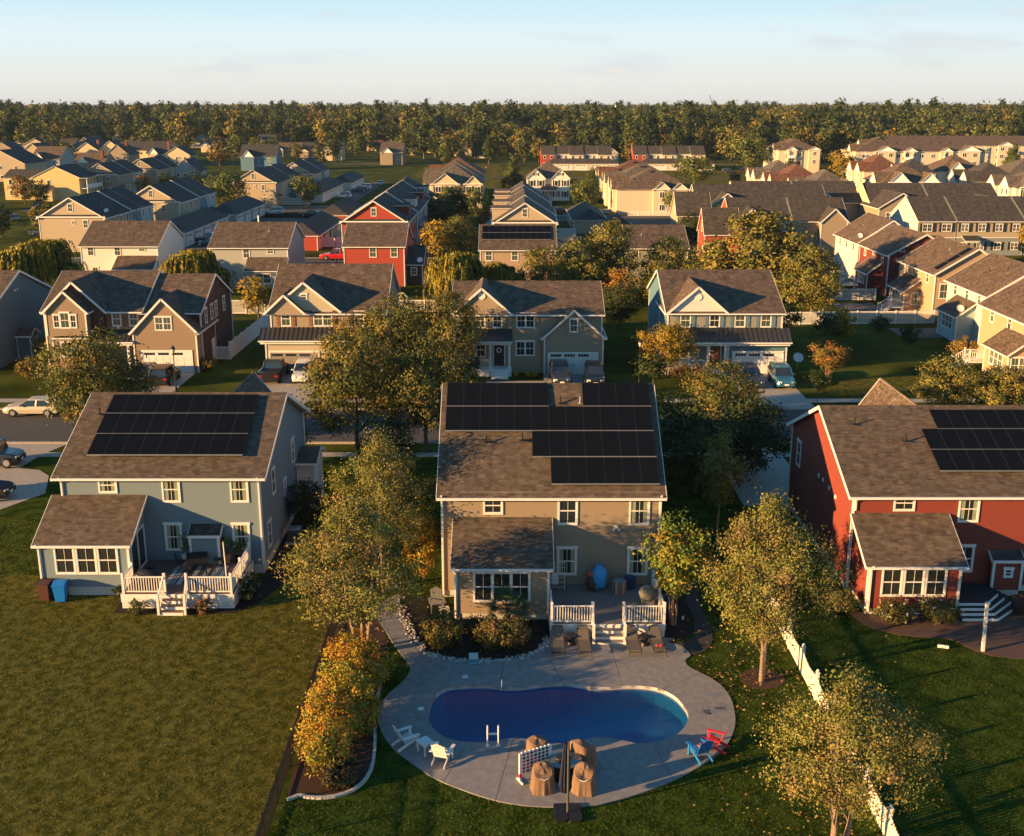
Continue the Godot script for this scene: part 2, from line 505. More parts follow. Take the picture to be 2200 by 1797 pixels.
# windows: centre on the wall plane, facing ang; w h outer size with trim; n lights side by side
func win(H: Node3D, at: Vector3, ang: float, w: float, h: float, n := 1, lod := 1, look := 0, bars := true) -> void:
	var key := "win%.2f_%.2f_%d_%d_%s" % [w, h, n, lod, bars]
	if not cache.has(key):
		var f := MB.new(); var g := MB.new(); var cu := MB.new(); var rm := MB.new()
		var t := 0.09 if lod else 0.1
		var dep := 0.06
		f.box(Vector3(-w / 2, -h / 2, 0), Vector3(w / 2, -h / 2 + t, dep))
		f.box(Vector3(-w / 2 - 0.04, h / 2 - t - 0.05, 0), Vector3(w / 2 + 0.04, h / 2, dep + 0.02))
		var cw := (w - t) / n
		for i in n + 1:
			var x := -w / 2 + t / 2 + cw * i
			f.box(Vector3(x - t / 2, -h / 2 + t, 0), Vector3(x + t / 2, h / 2 - t - 0.05, dep))
		for i in n:
			var xa := -w / 2 + t + cw * i; var xb := xa + cw - t
			var ya := -h / 2 + t; var yb := h / 2 - t - 0.05; var ym := (ya + yb) / 2
			if lod:
				f.box(Vector3(xa, ym - 0.03, 0.02), Vector3(xb, ym + 0.03, 0.05))
				for q in [[xa, ya, xb, ya + 0.04], [xa, yb - 0.04, xb, yb], [xa, ya + 0.04, xa + 0.035, yb - 0.04], [xb - 0.035, ya + 0.04, xb, yb - 0.04]]:
					f.box(Vector3(q[0], q[1], 0.02), Vector3(q[2], q[3], 0.046))
				if bars:
					var xm := (xa + xb) / 2
					f.box(Vector3(xm - 0.011, ya + 0.04, 0.03), Vector3(xm + 0.011, ym - 0.03, 0.043))
					f.box(Vector3(xm - 0.011, ym + 0.03, 0.03), Vector3(xm + 0.011, yb - 0.04, 0.043))
			var d := 0.037 if lod else 0.03
			g.quad(Vector3(xa, ya, d), Vector3(xb, ya, d), Vector3(xb, yb, d), Vector3(xa, yb, d))
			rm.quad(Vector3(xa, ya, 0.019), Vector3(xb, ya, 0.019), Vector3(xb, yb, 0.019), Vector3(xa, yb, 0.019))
			# curtains: two gathered strips
			if lod == 2:
				for sd in [0, 1]:
					var k := 7
					for j in k:
						var p0 := xa + 0.03 + j * 0.03; var p1 := p0 + 0.03
						if sd: p0 = xb - 0.03 - (j + 1) * 0.03; p1 = p0 + 0.03
						var za := 0.023 + 0.008 * (j % 2); var zb := 0.023 + 0.008 * ((j + 1) % 2)
						cu.quad(Vector3(p0, ya, za), Vector3(p1, ya, zb), Vector3(p1, yb, zb), Vector3(p0, yb, za))
		cache[key] = [f.mesh(), g.mesh(), cu.mesh(), rm.mesh()]
	var k: Array = cache[key]
	var x := Transform3D(Basis(Vector3.UP, ang), at - H.position)
	var o := put(H, "window", k[0], M.white if lod else M.white_far, x)
	if lod == 2:
		put(o, "pane", k[1], M.pane)
		put(o, "room_dark", k[3], M.room)
		if look: put(o, "curtain", k[2], M.curtain)
	else:
		put(o, "pane", k[1], M.glass2 if look else M.glass)

func shutters(H: Node3D, at: Vector3, ang: float, w: float, h: float, m: Material) -> void:
	var key := "shut%.2f" % h
	if not cache.has(key):
		var s := MB.new()
		s.box(Vector3(-0.19, -h / 2, 0), Vector3(0.19, h / 2, 0.045))
		for i in 2:
			s.box(Vector3(-0.13, -h / 2 + 0.1 + i * h / 2, 0.045), Vector3(0.13, -h / 2 + h * 0.42 + i * h / 2, 0.06))
		cache[key] = s.mesh()
	var b := Basis(Vector3.UP, ang)
	for sg in [-1.0, 1.0]:
		put(H, "shutter", cache[key], m, Transform3D(b, at + b * Vector3(sg * (w / 2 + 0.24), 0, 0.015) - H.position))

func garage_door(H: Node3D, at: Vector3, ang: float, w := 4.9, h := 2.15, col: Material = null) -> void:
	var b := Basis(Vector3.UP, ang)
	var fr := MB.new()
	for q in [[-w / 2 - 0.13, 0, -w / 2, h], [w / 2, 0, w / 2 + 0.13, h], [-w / 2 - 0.13, h, w / 2 + 0.13, h + 0.18]]:
		fr.box(Vector3(q[0], q[1], 0), Vector3(q[2], q[3], 0.07))
	put(H, "door_trim", fr, M.white, Transform3D(b, at - H.position))
	var d := MB.new()
	d.box(Vector3(-w / 2, 0, 0.018), Vector3(w / 2, h, 0.03))
	var n := int(w / 0.6)
	for r in 3:
		for i in n:
			var x := -w / 2 + (i + 0.5) * w / n
			d.box(Vector3(x - w / n / 2 + 0.06, r * 0.54 + 0.06, 0.03), Vector3(x + w / n / 2 - 0.06, r * 0.54 + 0.48, 0.045))
	var door := put(H, "garage_door", d, col if col else M.white, Transform3D(b, at - H.position))
	var hd := MB.new()
	for sg in [-0.12, 0.12]:
		hd.box(Vector3(sg - 0.02, 0.75, 0.045), Vector3(sg + 0.02, 1.05, 0.075))
	put(door, "handle", hd, M.black)
	var key := "gpane%d" % int(w * 10)
	if not cache.has(key):
		var p := MB.new()
		for k in 4:
			var x0 := -w / n + 0.14 + k * (w / n * 2 - 0.28) / 4
			p.quad(Vector3(x0 + 0.02, 1.74, 0.046), Vector3(x0 + (w / n * 2 - 0.28) / 4 - 0.02, 1.74, 0.046), Vector3(x0 + (w / n * 2 - 0.28) / 4 - 0.02, 1.98, 0.046), Vector3(x0 + 0.02, 1.98, 0.046))
		cache[key] = p.mesh()
	for i in n / 2:
		put(door, "pane", cache[key], M.glass, Transform3D(Basis(), Vector3(-w / 2 + (i * 2 + 1) * w / n, 0, 0)))

func entry_door(H: Node3D, at: Vector3, ang: float, w := 0.95, h := 2.1, m: Material = null) -> void:
	var b := Basis(Vector3.UP, ang)
	var f := MB.new()
	for q in [[-w / 2 - 0.12, 0, -w / 2, h + 0.14], [w / 2, 0, w / 2 + 0.12, h + 0.14], [-w / 2, h, w / 2, h + 0.14]]:
		f.box(Vector3(q[0], q[1], 0), Vector3(q[2], q[3], 0.06))
	put(H, "door_frame", f, M.white, Transform3D(b, at - H.position))
	var d := MB.new()
	d.box(Vector3(-w / 2, 0, 0.018), Vector3(w / 2, h, 0.03))
	for r in [[0.15, 0.8], [1.0, 1.9]]:
		for sg in [-1.0, 1.0]:
			d.box(Vector3(sg * w / 4 - w / 6, r[0], 0.03), Vector3(sg * w / 4 + w / 6, r[1], 0.042))
	var o := put(H, "door", d, m if m else M.door_dark, Transform3D(b, at - H.position))
	var k := MB.new()
	k.blob(Vector3(w / 2 - 0.1, 1.0, 0.07), Vector3(0.035, 0.035, 0.035), 6, 4)
	put(o, "handle", k, M.rail)

# standing seam porch roof falling towards +Z
func metal_roof(H: Node3D, x0: float, x1: float, z0: float, z1: float, ye: float, yt: float) -> void:
	var tm := MB.new(); var rm := MB.new()
	slope(H, tm, rm, Vector3(x0, ye, z0), Vector3(x1, ye, z0), Vector3(x1, yt, z1), Vector3(x0, yt, z1), 1)
	part(H, "porch_roof", tm, M.metal_roof)
	part(H, "fascia", rm, M.white)
	var g := MB.new()
	g.beam(Vector3(x0, ye - 0.06, z0 + 0.05), Vector3(x1, ye - 0.06, z0 + 0.05), 0.11, 0.12)
	g.box(Vector3(x0 + 0.15, ye - 0.36, z0 - 0.3), Vector3(x1 - 0.15, ye - 0.1, z0 - 0.12))
	part(H, "gutter", g, M.white)
	var s := MB.new()
	s.beam(Vector3(0, 0, 0), Vector3(0, yt - ye, z1 - z0), 0.04, 0.05)
	var sm := s.mesh()
	var n := int((x1 - x0) / 0.45)
	for i in n + 1:
		put(H, "roof_seam", sm, M.metal_roof, Transform3D(Basis(), Vector3(x0 + 0.03 + i * (x1 - x0 - 0.06) / n, ye + 0.025, z0) - H.position))

# railing from a to b: posts, rails and balusters, each a part
func railing(H: Node3D, a: Vector3, b: Vector3, posts := [true, true], h := 0.92, gap := 0.13, m: Material = null) -> void:
	if m == null: m = M.white
	if not cache.has("baluster"):
		var q := MB.new(); q.box(Vector3(-0.02, 0, -0.02), Vector3(0.02, 0.76, 0.02)); cache["baluster"] = q.mesh()
		q = MB.new(); q.box(Vector3(-0.06, 0, -0.06), Vector3(0.06, 1.08, 0.06)); q.box(Vector3(-0.075, 1.08, -0.075), Vector3(0.075, 1.11, 0.075))
		q.tri(Vector3(-0.07, 1.11, 0.07), Vector3(0.07, 1.11, 0.07), Vector3(0, 1.16, 0)); q.tri(Vector3(0.07, 1.11, 0.07), Vector3(0.07, 1.11, -0.07), Vector3(0, 1.16, 0))
		q.tri(Vector3(0.07, 1.11, -0.07), Vector3(-0.07, 1.11, -0.07), Vector3(0, 1.16, 0)); q.tri(Vector3(-0.07, 1.11, -0.07), Vector3(-0.07, 1.11, 0.07), Vector3(0, 1.16, 0))
		cache["railpost"] = q.mesh()
	var d := b - a
	var flat := Vector3(d.x, 0, d.z).length()
	var r := MB.new()
	r.beam(a + Vector3.UP * h, b + Vector3.UP * h, 0.075, 0.06)
	part(H, "top_rail", r, m)
	r = MB.new()
	r.beam(a + Vector3.UP * 0.12, b + Vector3.UP * 0.12, 0.05, 0.06)
	part(H, "bottom_rail", r, m)
	if posts[0]: put(H, "post", cache["railpost"], m, Transform3D(Basis(), a - H.position))
	if posts[1]: put(H, "post", cache["railpost"], m, Transform3D(Basis(), b - H.position))
	var n := int(flat / gap)
	for i in range(1, n):
		put(H, "baluster", cache["baluster"], m, Transform3D(Basis(), a.lerp(b, float(i) / n) + Vector3.UP * 0.14 - H.position))

func downspout(H: Node3D, x: float, z: float, y1: float, y0: float, side := 0.0) -> void:
	var d := MB.new()
	d.box(Vector3(x - 0.045, y0, z + 0.02), Vector3(x + 0.045, y1 - 0.45, z + 0.1))
	d.beam(Vector3(x, y1 - 0.47, z + 0.06), Vector3(x + side, y1 - 0.12, z + 0.38), 0.08, 0.07)
	part(H, "downspout", d, M.white)

func vent_pipe(H: Node3D, at: Vector3) -> void:
	var d := MB.new()
	d.tube([at, at + Vector3.UP * 0.42], [0.045, 0.045], 8)
	d.obox(Transform3D(Basis(), at + Vector3(0, 0.03, 0)), Vector3(0.3, 0.03, 0.3))
	d.tube([at, at + Vector3.UP * 0.12], [0.1, 0.05], 8)
	part(H, "vent_pipe", d, M.black if R.randf() < 0.7 else M.rail)

# panels on the roof plane Y = y0 + s (z0 - Z); list of [x, z_low, count, width, height]
func solar(H: Node3D, y0: float, z0: float, s: float, rows: Array) -> void:
	var nn := Vector3(0, 1, s).normalized()
	var up := Vector3(0, s, -1).normalized()
	for r in rows:
		var key := "panel%.2f_%.2f" % [r[3], r[4]]
		if not cache.has(key):
			var f := MB.new(); var g := MB.new()
			var w: float = r[3] - 0.02; var h: float = r[4] - 0.025
			g.quad(Vector3(0.02, 0.02, 0.034), Vector3(w - 0.02, 0.02, 0.034), Vector3(w - 0.02, h - 0.02, 0.034), Vector3(0.02, h - 0.02, 0.034))
			for q in [[0, 0, w, 0.02], [0, h - 0.02, w, h], [0, 0.02, 0.02, h - 0.02], [w - 0.02, 0.02, w, h - 0.02]]:
				f.box(Vector3(q[0], q[1], 0), Vector3(q[2], q[3], 0.037))
			cache[key] = [f.mesh(), g.mesh()]
		for i in r[2]:
			var x: float = r[0] + i * r[3]
			var at := Vector3(x, y0 + s * (z0 - r[1]), r[1]) + nn * 0.09
			var p := put(H, "solar_panel", cache[key][0], M.black, Transform3D(Basis(Vector3.RIGHT, up, nn), at - H.position))
			put(p, "cell_glass", cache[key][1], M.solar)
		var rl := MB.new()
		var a := Vector3(r[0], y0 + s * (z0 - r[1]), r[1]) + nn * 0.105 - up * 0.03
		rl.beam(a, a + Vector3.RIGHT * (r[2] * r[3]), 0.05, 0.05)
		part(H, "mounting_rail", rl, M.rail)

# ---------------------------------------------------------------- vegetation
# leaf faces scattered round clump centres; pal: linear colours; up: how far the clump's tone leans to a lighter hue
func leaves(cent: PackedVector3Array, crad: PackedFloat32Array, per: int, size: float, pal: Array, mid: Vector3, flat := 0.75, vary := 0.25) -> ArrayMesh:
	var n := cent.size() * per
	var v := PackedVector3Array(); var no := PackedVector3Array(); var c := PackedColorArray(); var ix := PackedInt32Array()
	v.resize(n * 4); no.resize(n * 4); c.resize(n * 4); ix.resize(n * 6)
	var i := 0
	for k in cent.size():
		var tone: Color = pal[R.randi() % pal.size()]
		var tone2: Color = pal[R.randi() % pal.size()]
		var g := R.randf_range(1.0 - vary, 1.0 + vary)
		for j in per:
			var d := Vector3(R.randfn(), R.randfn() * flat, R.randfn())
			var p := cent[k] + d * crad[k] * 0.5
			var out := (p - mid).normalized() * 0.55 + d.normalized() * 0.45
			var a := Vector3(R.randf() - 0.5, R.randf() - 0.5, R.randf() - 0.5).normalized()
			var nn := (out + a * 0.9).normalized()
			var x := nn.cross(Vector3(R.randf() - 0.5, R.randf() - 0.5, R.randf() - 0.5)).normalized()
			var y := nn.cross(x)
			var s := size * R.randf_range(0.65, 1.3)
			var o := i * 4
			v[o] = p - x * s * 0.5; v[o + 1] = p + y * s * 0.34; v[o + 2] = p + x * s * 0.5; v[o + 3] = p - y * s * 0.34
			var sn := (nn + out * 0.6).normalized()
			no[o] = sn; no[o + 1] = sn; no[o + 2] = sn; no[o + 3] = sn
			var cc := tone.lerp(tone2, R.randf() * 0.6) * (g * R.randf_range(0.75, 1.25))
			c[o] = cc; c[o + 1] = cc; c[o + 2] = cc; c[o + 3] = cc
			var q := i * 6
			ix[q] = o; ix[q + 1] = o + 1; ix[q + 2] = o + 2; ix[q + 3] = o; ix[q + 4] = o + 2; ix[q + 5] = o + 3
			i += 1
	var a2 := []
	a2.resize(Mesh.ARRAY_MAX)
	a2[Mesh.ARRAY_VERTEX] = v; a2[Mesh.ARRAY_NORMAL] = no; a2[Mesh.ARRAY_COLOR] = c; a2[Mesh.ARRAY_INDEX] = ix
	var m := ArrayMesh.new()
	m.add_surface_from_arrays(Mesh.PRIMITIVE_TRIANGLES, a2)
	return m

# kind of tree -> [trunk mesh, crown mesh, bark]. spec: h height, r radius, low crown base, stems, clumps, per, cr, leaf, pal, shape 0 round, 1 upright oval, 2 cone, 3 vase
func tree_kind(id: String, s: Dictionary) -> Array:
	if cache.has(id): return cache[id]
	R.seed = hash(id)
	var h: float = s.h; var r: float = s.r; var low: float = s.low; var shape: int = s.get("shape", 0)
	var stems: int = s.get("stems", 1)
	var cent := PackedVector3Array(); var cr := PackedFloat32Array()
	var mid := Vector3(0, lerpf(low, h, 0.42), 0)
	var n: int = s.clumps
	var lobes := []
	for i in 7:
		lobes.append([Vector3(R.randfn(), R.randfn() * 0.7, R.randfn()).normalized(), R.randf_range(-0.22, 0.2)])
	for i in n:
		var d := Vector3(R.randfn(), R.randfn(), R.randfn()).normalized()
		var f := pow(R.randf(), 0.38)
		var t := (d.y + 1) * 0.5
		var rr := 1.0
		if shape == 1: rr = sin(PI * clampf(0.12 + t * 0.88, 0, 1)) * 0.9 + 0.12
		elif shape == 2: rr = (1.0 - t) * 1.15 + 0.06
		elif shape == 3: rr = 0.45 + t * 0.75
		for l in lobes:
			rr += l[1] * maxf(0.0, d.dot(l[0]) - 0.55) * 2.2
		var y := low + (h - low) * (0.5 + d.y * 0.5 * f) if shape != 2 else low + (h - low) * R.randf() * R.randf_range(0.7, 1.0)
		if shape == 2:
			t = (y - low) / (h - low); rr = (1.0 - t) * 1.1 + 0.05
			cent.append(Vector3(cos(i * 2.4), 0, sin(i * 2.4)) * r * rr * f + Vector3.UP * y)
		else:
			var hz := Vector3(d.x, 0, d.z)
			cent.append(hz * r * rr * f + Vector3.UP * y)
		cr.append(s.cr * R.randf_range(0.6, 1.25))
	var tb := MB.new()
	var tr: float = s.get("tr", h * 0.022)
	for k in stems:
		var a := TAU * k / stems + 0.7
		var lean := 0.0 if stems == 1 else r * 0.33
		var foot := Vector3(cos(a), 0, sin(a)) * (0.0 if stems == 1 else tr * 2.2)
		var topp := Vector3(cos(a) * lean, h * 0.82, sin(a) * lean)
		var pts := []; var rad := []
		for i in 6:
			var t := i / 5.0
			pts.append(foot.lerp(topp, t) + Vector3(R.randfn(), 0, R.randfn()) * 0.05 * h * 0.12 * (1 if i > 0 else 0))
			rad.append(tr * (1.15 if i == 0 else 1.0) * (1.0 - t * 0.82))
		tb.tube(pts, rad, 7)
		var nb: int = s.get("limbs", 9)
		for i in nb:
			var t := R.randf_range(0.3, 0.95)
			var p0: Vector3 = pts[int(t * 4.99)]
			var best := cent[R.randi() % n]
			for q in 4:
				var cnd := cent[R.randi() % n]
				if cnd.distance_to(p0) < best.distance_to(p0) and cnd.y > p0.y - 0.3: best = cnd
			var m1 := p0.lerp(best, 0.5) + Vector3.UP * 0.08 * h * 0.3
			tb.tube([p0, m1, best], [tr * 0.36 * (1.1 - t * 0.6), tr * 0.2, tr * 0.07], 5, false)
	cache[id] = [tb.mesh(), leaves(cent, cr, s.per, s.leaf, s.pal, mid, 0.75, s.get("vary", 0.28)), s.get("bark", "bark")]
	return cache[id]

func willow_kind(id: String, h: float, r: float, n: int, pal: Array) -> Array:
	if cache.has(id): return cache[id]
	R.seed = hash(id)
	var v := PackedVector3Array(); var no := PackedVector3Array(); var c := PackedColorArray()
	var heads := []
	for i in 26:
		var d := Vector3(R.randfn(), absf(R.randfn()) * 0.8, R.randfn()).normalized()
		heads.append(Vector3(d.x * r * R.randf_range(0.45, 0.95), h * (0.5 + 0.5 * d.y) * R.randf_range(0.86, 1.02), d.z * r * R.randf_range(0.45, 0.95)))
	for i in n:
		var hd: Vector3 = heads[R.randi() % heads.size()]
		var top := hd + Vector3(R.randfn() * 0.55, R.randf_range(-0.3, 0.25), R.randfn() * 0.55)
		var out := Vector3(top.x, 0, top.z).normalized()
		var L := minf(top.y - 0.5, R.randf_range(1.2, h * 0.62))
		var tone: Color = pal[R.randi() % pal.size()] * R.randf_range(0.7, 1.3)
		var side := Vector3(R.randfn(), 0, R.randfn()).normalized()
		var seg := int(L / 0.3) + 2
		for k in seg:
			var t := float(k) / seg
			var p := top + out * (0.7 * sqrt(t)) + Vector3.DOWN * L * t * t * (0.4 + 0.6 / maxf(t, 0.3)) * 0.75
			for q in 2:
				var w := side.rotated(Vector3.UP, R.randf() * TAU) * 0.055
				var e := p + Vector3(R.randfn() * 0.1, -0.42, R.randfn() * 0.1)
				var nn := (out + Vector3(R.randfn(), 0.4, R.randfn()) * 0.5).normalized()
				var cc := tone * R.randf_range(0.8, 1.2)
				if (w * 2.0).cross(e - p).dot(nn) > 0.0: w = -w
				for z in [p - w, p + w, e + w * 0.4, p - w, e + w * 0.4, e - w * 0.4]:
					v.append(z); no.append(nn); c.append(cc)
	var a := []
	a.resize(Mesh.ARRAY_MAX)
	a[Mesh.ARRAY_VERTEX] = v; a[Mesh.ARRAY_NORMAL] = no; a[Mesh.ARRAY_COLOR] = c
	var m := ArrayMesh.new()
	m.add_surface_from_arrays(Mesh.PRIMITIVE_TRIANGLES, a)
	var tb := MB.new()
	tb.tube([Vector3.ZERO, Vector3(0.1, h * 0.25, 0), Vector3(0, h * 0.5, 0.1)], [0.32, 0.26, 0.18], 8)
	for hd in heads:
		tb.tube([Vector3(0, h * 0.42, 0.1), Vector3(hd.x * 0.5, h * 0.72, hd.z * 0.5), hd], [0.13, 0.08, 0.03], 5, false)
	cache[id] = [tb.mesh(), m, "bark"]
	return cache[id]

func tree(kind: Array, called: String, label: String, at: Vector3, s := 1.0, turn := 0.0, sq := 1.0, cat := "tree", group := "") -> Node3D:
	var o := thing(called, label, cat, at, group)
	o.transform = Transform3D(Basis(Vector3.UP, turn).scaled_local(Vector3(s * sq, s, s * sq)), at)
	put(o, "trunk", kind[0], M[kind[2]])
	put(o, "crown", kind[1], M.leaf)
	return o

func plant_materials() -> void:
	M.leaf = mat("leaf", Color.WHITE, 0.62, {"vc": true, "back": Color(0.5, 0.5, 0.32), "spec": 0.25})
	M.bark = mat("bark_grey", lin(0.12, 0.095, 0.075), 0.95, {"tex": T.grain, "size": 0.4})
	M.bark_pale = mat("bark_birch", lin(0.48, 0.36, 0.27), 0.9, {"tex": T.speck, "size": 1.1})
	M.bark_tan = mat("bark_myrtle", lin(0.33, 0.19, 0.11), 0.8, {"tex": T.grain, "size": 0.5})

# grass blades over an area: many copies of one tuft
func tufts(called: String, pts: Callable, n: int, pal: Array, size := 1.0, seed_ := 1) -> void:
	R.seed = seed_
	if not cache.has("tuft"):
		var b := PackedVector3Array(); var nn := PackedVector3Array()
		for i in 9:
			var a := R.randf() * TAU
			var p := Vector3(cos(a * 3.1), 0, sin(a * 2.3)) * 0.06
			var d := Vector3(cos(a), 0, sin(a))
			var w := Vector3(-d.z, 0, d.x) * 0.011
			var tip := p + d * R.randf_range(0.01, 0.06) + Vector3.UP * R.randf_range(0.05, 0.1)
			if (w * 2.0).cross(tip - p).dot(Vector3.UP + d * 0.5) > 0.0: w = -w
			for q in [p - w, p + w, tip]:
				b.append(q); nn.append((Vector3.UP + d * 0.5).normalized())
		var ar := []
		ar.resize(Mesh.ARRAY_MAX)
		ar[Mesh.ARRAY_VERTEX] = b; ar[Mesh.ARRAY_NORMAL] = nn
		var m := ArrayMesh.new()
		m.add_surface_from_arrays(Mesh.PRIMITIVE_TRIANGLES, ar)
		cache["tuft"] = m
	scatter(called, cache["tuft"], M.leaf, pts, n, pal, size * 0.7, size * 1.4, 0.3)

# copies of a mesh as one object; pts returns a place or INF
func scatter(called: String, mesh: Mesh, m: Material, pts: Callable, n: int, pal: Array, s0: float, s1: float, vary := 0.25, parent: Node = null) -> MultiMeshInstance3D:
	var buf := PackedFloat32Array()
	buf.resize(n * 16)
	var k := 0
	for i in n:
		var p: Vector3 = pts.call()
		if p.y == INF: continue
		var a := R.randf() * TAU; var s := R.randf_range(s0, s1); var sy := s * R.randf_range(0.85, 1.2)
		var ca := cos(a) * s; var sa := sin(a) * s
		var c: Color = pal[R.randi() % pal.size()]
		var g := R.randf_range(1 - vary, 1 + vary)
		var o := k * 16
		buf[o] = ca; buf[o + 2] = sa; buf[o + 3] = p.x; buf[o + 5] = sy; buf[o + 7] = p.y; buf[o + 8] = -sa; buf[o + 10] = ca; buf[o + 11] = p.z
		buf[o + 12] = c.r * g; buf[o + 13] = c.g * g; buf[o + 14] = c.b * g; buf[o + 15] = 1.0
		k += 1
	buf.resize(k * 16)
	var mm := MultiMesh.new()
	mm.transform_format = MultiMesh.TRANSFORM_3D
	mm.use_colors = true
	mm.mesh = mesh
	mm.instance_count = k
	mm.buffer = buf
	var o := MultiMeshInstance3D.new()
	o.name = called
	o.multimesh = mm
	o.material_override = m
	(parent if parent else self).add_child(o, true)
	o.set_meta("kind", "stuff")
	return o

# ---------------------------------------------------------------- camera, sky, sun
func sky_image() -> ImageTexture:
	var w := 4096; var h := 2048
	var im := Image.create(w, h, false, Image.FORMAT_RGB8)
	# rows from the zenith down
	var stops := [[90.0, Color(0.13, 0.36, 0.58)], [50.0, Color(0.20, 0.45, 0.65)], [25.0, Color(0.38, 0.58, 0.72)], [12.0, Color(0.53, 0.70, 0.79)], [5.0, Color(0.71, 0.82, 0.865)], [3.0, Color(0.79, 0.845, 0.86)], [1.2, Color(0.815, 0.82, 0.80)], [0.0, Color(0.80, 0.79, 0.77)], [-90.0, Color(0.80, 0.79, 0.77)]]
	var grad := func(e: float) -> Color:
		for i in range(1, stops.size()):
			if e >= stops[i][0]:
				return stops[i][1].lerp(stops[i - 1][1], smoothstep(stops[i][0], stops[i - 1][0], e))
		return stops[-1][1]
	for y in h:
		var e := 90.0 - (y + 0.5) / h * 180.0
		im.fill_rect(Rect2i(0, y, w, 1), grad.call(e))
	# thin low clouds all round
	var f := FastNoiseLite.new(); f.seed = 41; f.frequency = 0.011; f.fractal_octaves = 5; f.noise_type = FastNoiseLite.TYPE_SIMPLEX_SMOOTH
	var big := FastNoiseLite.new(); big.seed = 7; big.frequency = 0.0035; big.fractal_octaves = 2
	for y in range(h / 2 - 120, h / 2 - 4):
		var e := 90.0 - (y + 0.5) / h * 180.0
		var base: Color = grad.call(e)
		var band := exp(-pow((e - 3.1) / 1.0, 2.0)) + 0.55 * exp(-pow((e - 1.7) / 0.5, 2.0)) + 0.5 * exp(-pow((e - 7.5) / 2.0, 2.0))
		for x in w:
			var a := TAU * x / w
			var px := cos(a) * 652.0; var pz := sin(a) * 652.0
			var dens := f.get_noise_3d(px, e * 60.0, pz) * 0.65 + big.get_noise_3d(px, e * 25.0, pz) * 0.85
			var k := smoothstep(0.16, 0.62, dens) * band
			if k > 0.003:
				var lit := smoothstep(0.35, 0.75, dens)
				var cc := Color(0.73, 0.745, 0.765).lerp(Color(0.90, 0.835, 0.785), lit)
				im.set_pixel(x, y, base.lerp(cc, minf(k, 1.0) * 0.72))
	return ImageTexture.create_from_image(im)

func world() -> void:
	var cam := Camera3D.new()
	cam.name = "camera"
	cam.fov = rad_to_deg(2.0 * atan(898.5 / 2400.0))
	cam.position = Vector3(0, 25.05, 0)
	cam.rotation.x = -deg_to_rad(15.7)
	cam.far = 12000.0
	cam.near = 0.2
	add_child(cam)
	cam.current = true
	var we := WorldEnvironment.new()
	we.name = "world"
	var e := Environment.new()
	e.background_mode = Environment.BG_SKY
	var sk := Sky.new()
	var pm := PanoramaSkyMaterial.new()
	pm.panorama = sky_image()
	sk.sky_material = pm
	e.sky = sk
	e.sky_rotation.y = deg_to_rad(SKY_TURN)
	e.background_energy_multiplier = 0.42
	e.tonemap_mode = Environment.TONE_MAPPER_LINEAR
	e.tonemap_exposure = 3.2
	e.sdfgi_enabled = true; e.ssao_enabled = true; e.ssil_enabled = true
	if FOG > 0:
		e.fog_enabled = true
		e.fog_density = FOG
		e.fog_light_color = Color(0.66, 0.78, 0.92)
	we.environment = e
	add_child(we)
	var sun := DirectionalLight3D.new()
	sun.name = "sun"
	var az := deg_to_rad(22.0); var el := deg_to_rad(10.7)
	var d := Vector3(cos(az) * cos(el), -sin(el), -sin(az) * cos(el))
	sun.basis = Basis.looking_at(d, Vector3.UP)
	sun.light_color = Color(1.0, 0.79, 0.52)
	sun.light_energy = 1.6
	sun.light_angular_distance = 0.5
	sun.shadow_enabled = true
	add_child(sun)

const SKY_TURN := 24.0
const FOG := 0.00005

# ---------------------------------------------------------------- ground and pool
func rects(called: String, list: Array, y: float, m: Material, kind := "structure") -> MeshInstance3D:
	var b := MB.new()
	for q in list:
		b.quad(Vector3(q[0], y, q[3]), Vector3(q[2], y, q[3]), Vector3(q[2], y, q[1]), Vector3(q[0], y, q[1]))
	return struct(called, b, m, kind)

func ground_mats() -> void:
	M.ground = mat("ground_grass", lin(0.135, 0.16, 0.035), 0.95, {"tex": T.grass, "size": 9.0, "tri": true, "det": T.lawnp, "dsize": 90.0, "spec": 0.1})
	M.lawn = mat("lawn_green", lin(0.085, 0.135, 0.022), 0.95, {"tex": T.grass, "size": 2.2, "tri": true, "det": T.lawnp, "dsize": 12.0, "spec": 0.1})
	M.lawn_dry = mat("lawn_dry", lin(0.215, 0.20, 0.05), 0.95, {"tex": T.grass, "size": 1.8, "tri": true, "det": T.lawnp, "dsize": 7.0, "spec": 0.1})
	M.mulch = mat("mulch", lin(0.028, 0.02, 0.015), 0.98, {"tex": T.speck, "size": 0.8, "tri": true})
	M.litter = mat("leaf_litter", lin(0.15, 0.075, 0.045), 0.98, {"tex": T.speck, "size": 0.7, "tri": true})
	M.concrete = mat("concrete", lin(0.56, 0.55, 0.53), 0.85, {"tex": T.conc, "size": 5.0, "tri": true, "det": T.speck, "dsize": 0.8})
	M.walk = mat("sidewalk_concrete", lin(0.36, 0.32, 0.27), 0.9, {"tex": T.conc, "size": 4.0, "tri": true})
	M.asphalt = mat("asphalt", lin(0.16, 0.155, 0.15), 0.9, {"tex": T.conc, "size": 6.0, "tri": true, "det": T.speck, "dsize": 1.2})
	M.dark_walk = mat("dark_aggregate", lin(0.09, 0.08, 0.072), 0.9, {"tex": T.speck, "size": 0.5, "tri": true})
	M.paver = mat("paver_brown", lin(0.20, 0.12, 0.095), 0.9, {"tex": T.speck, "size": 0.9, "tri": true})

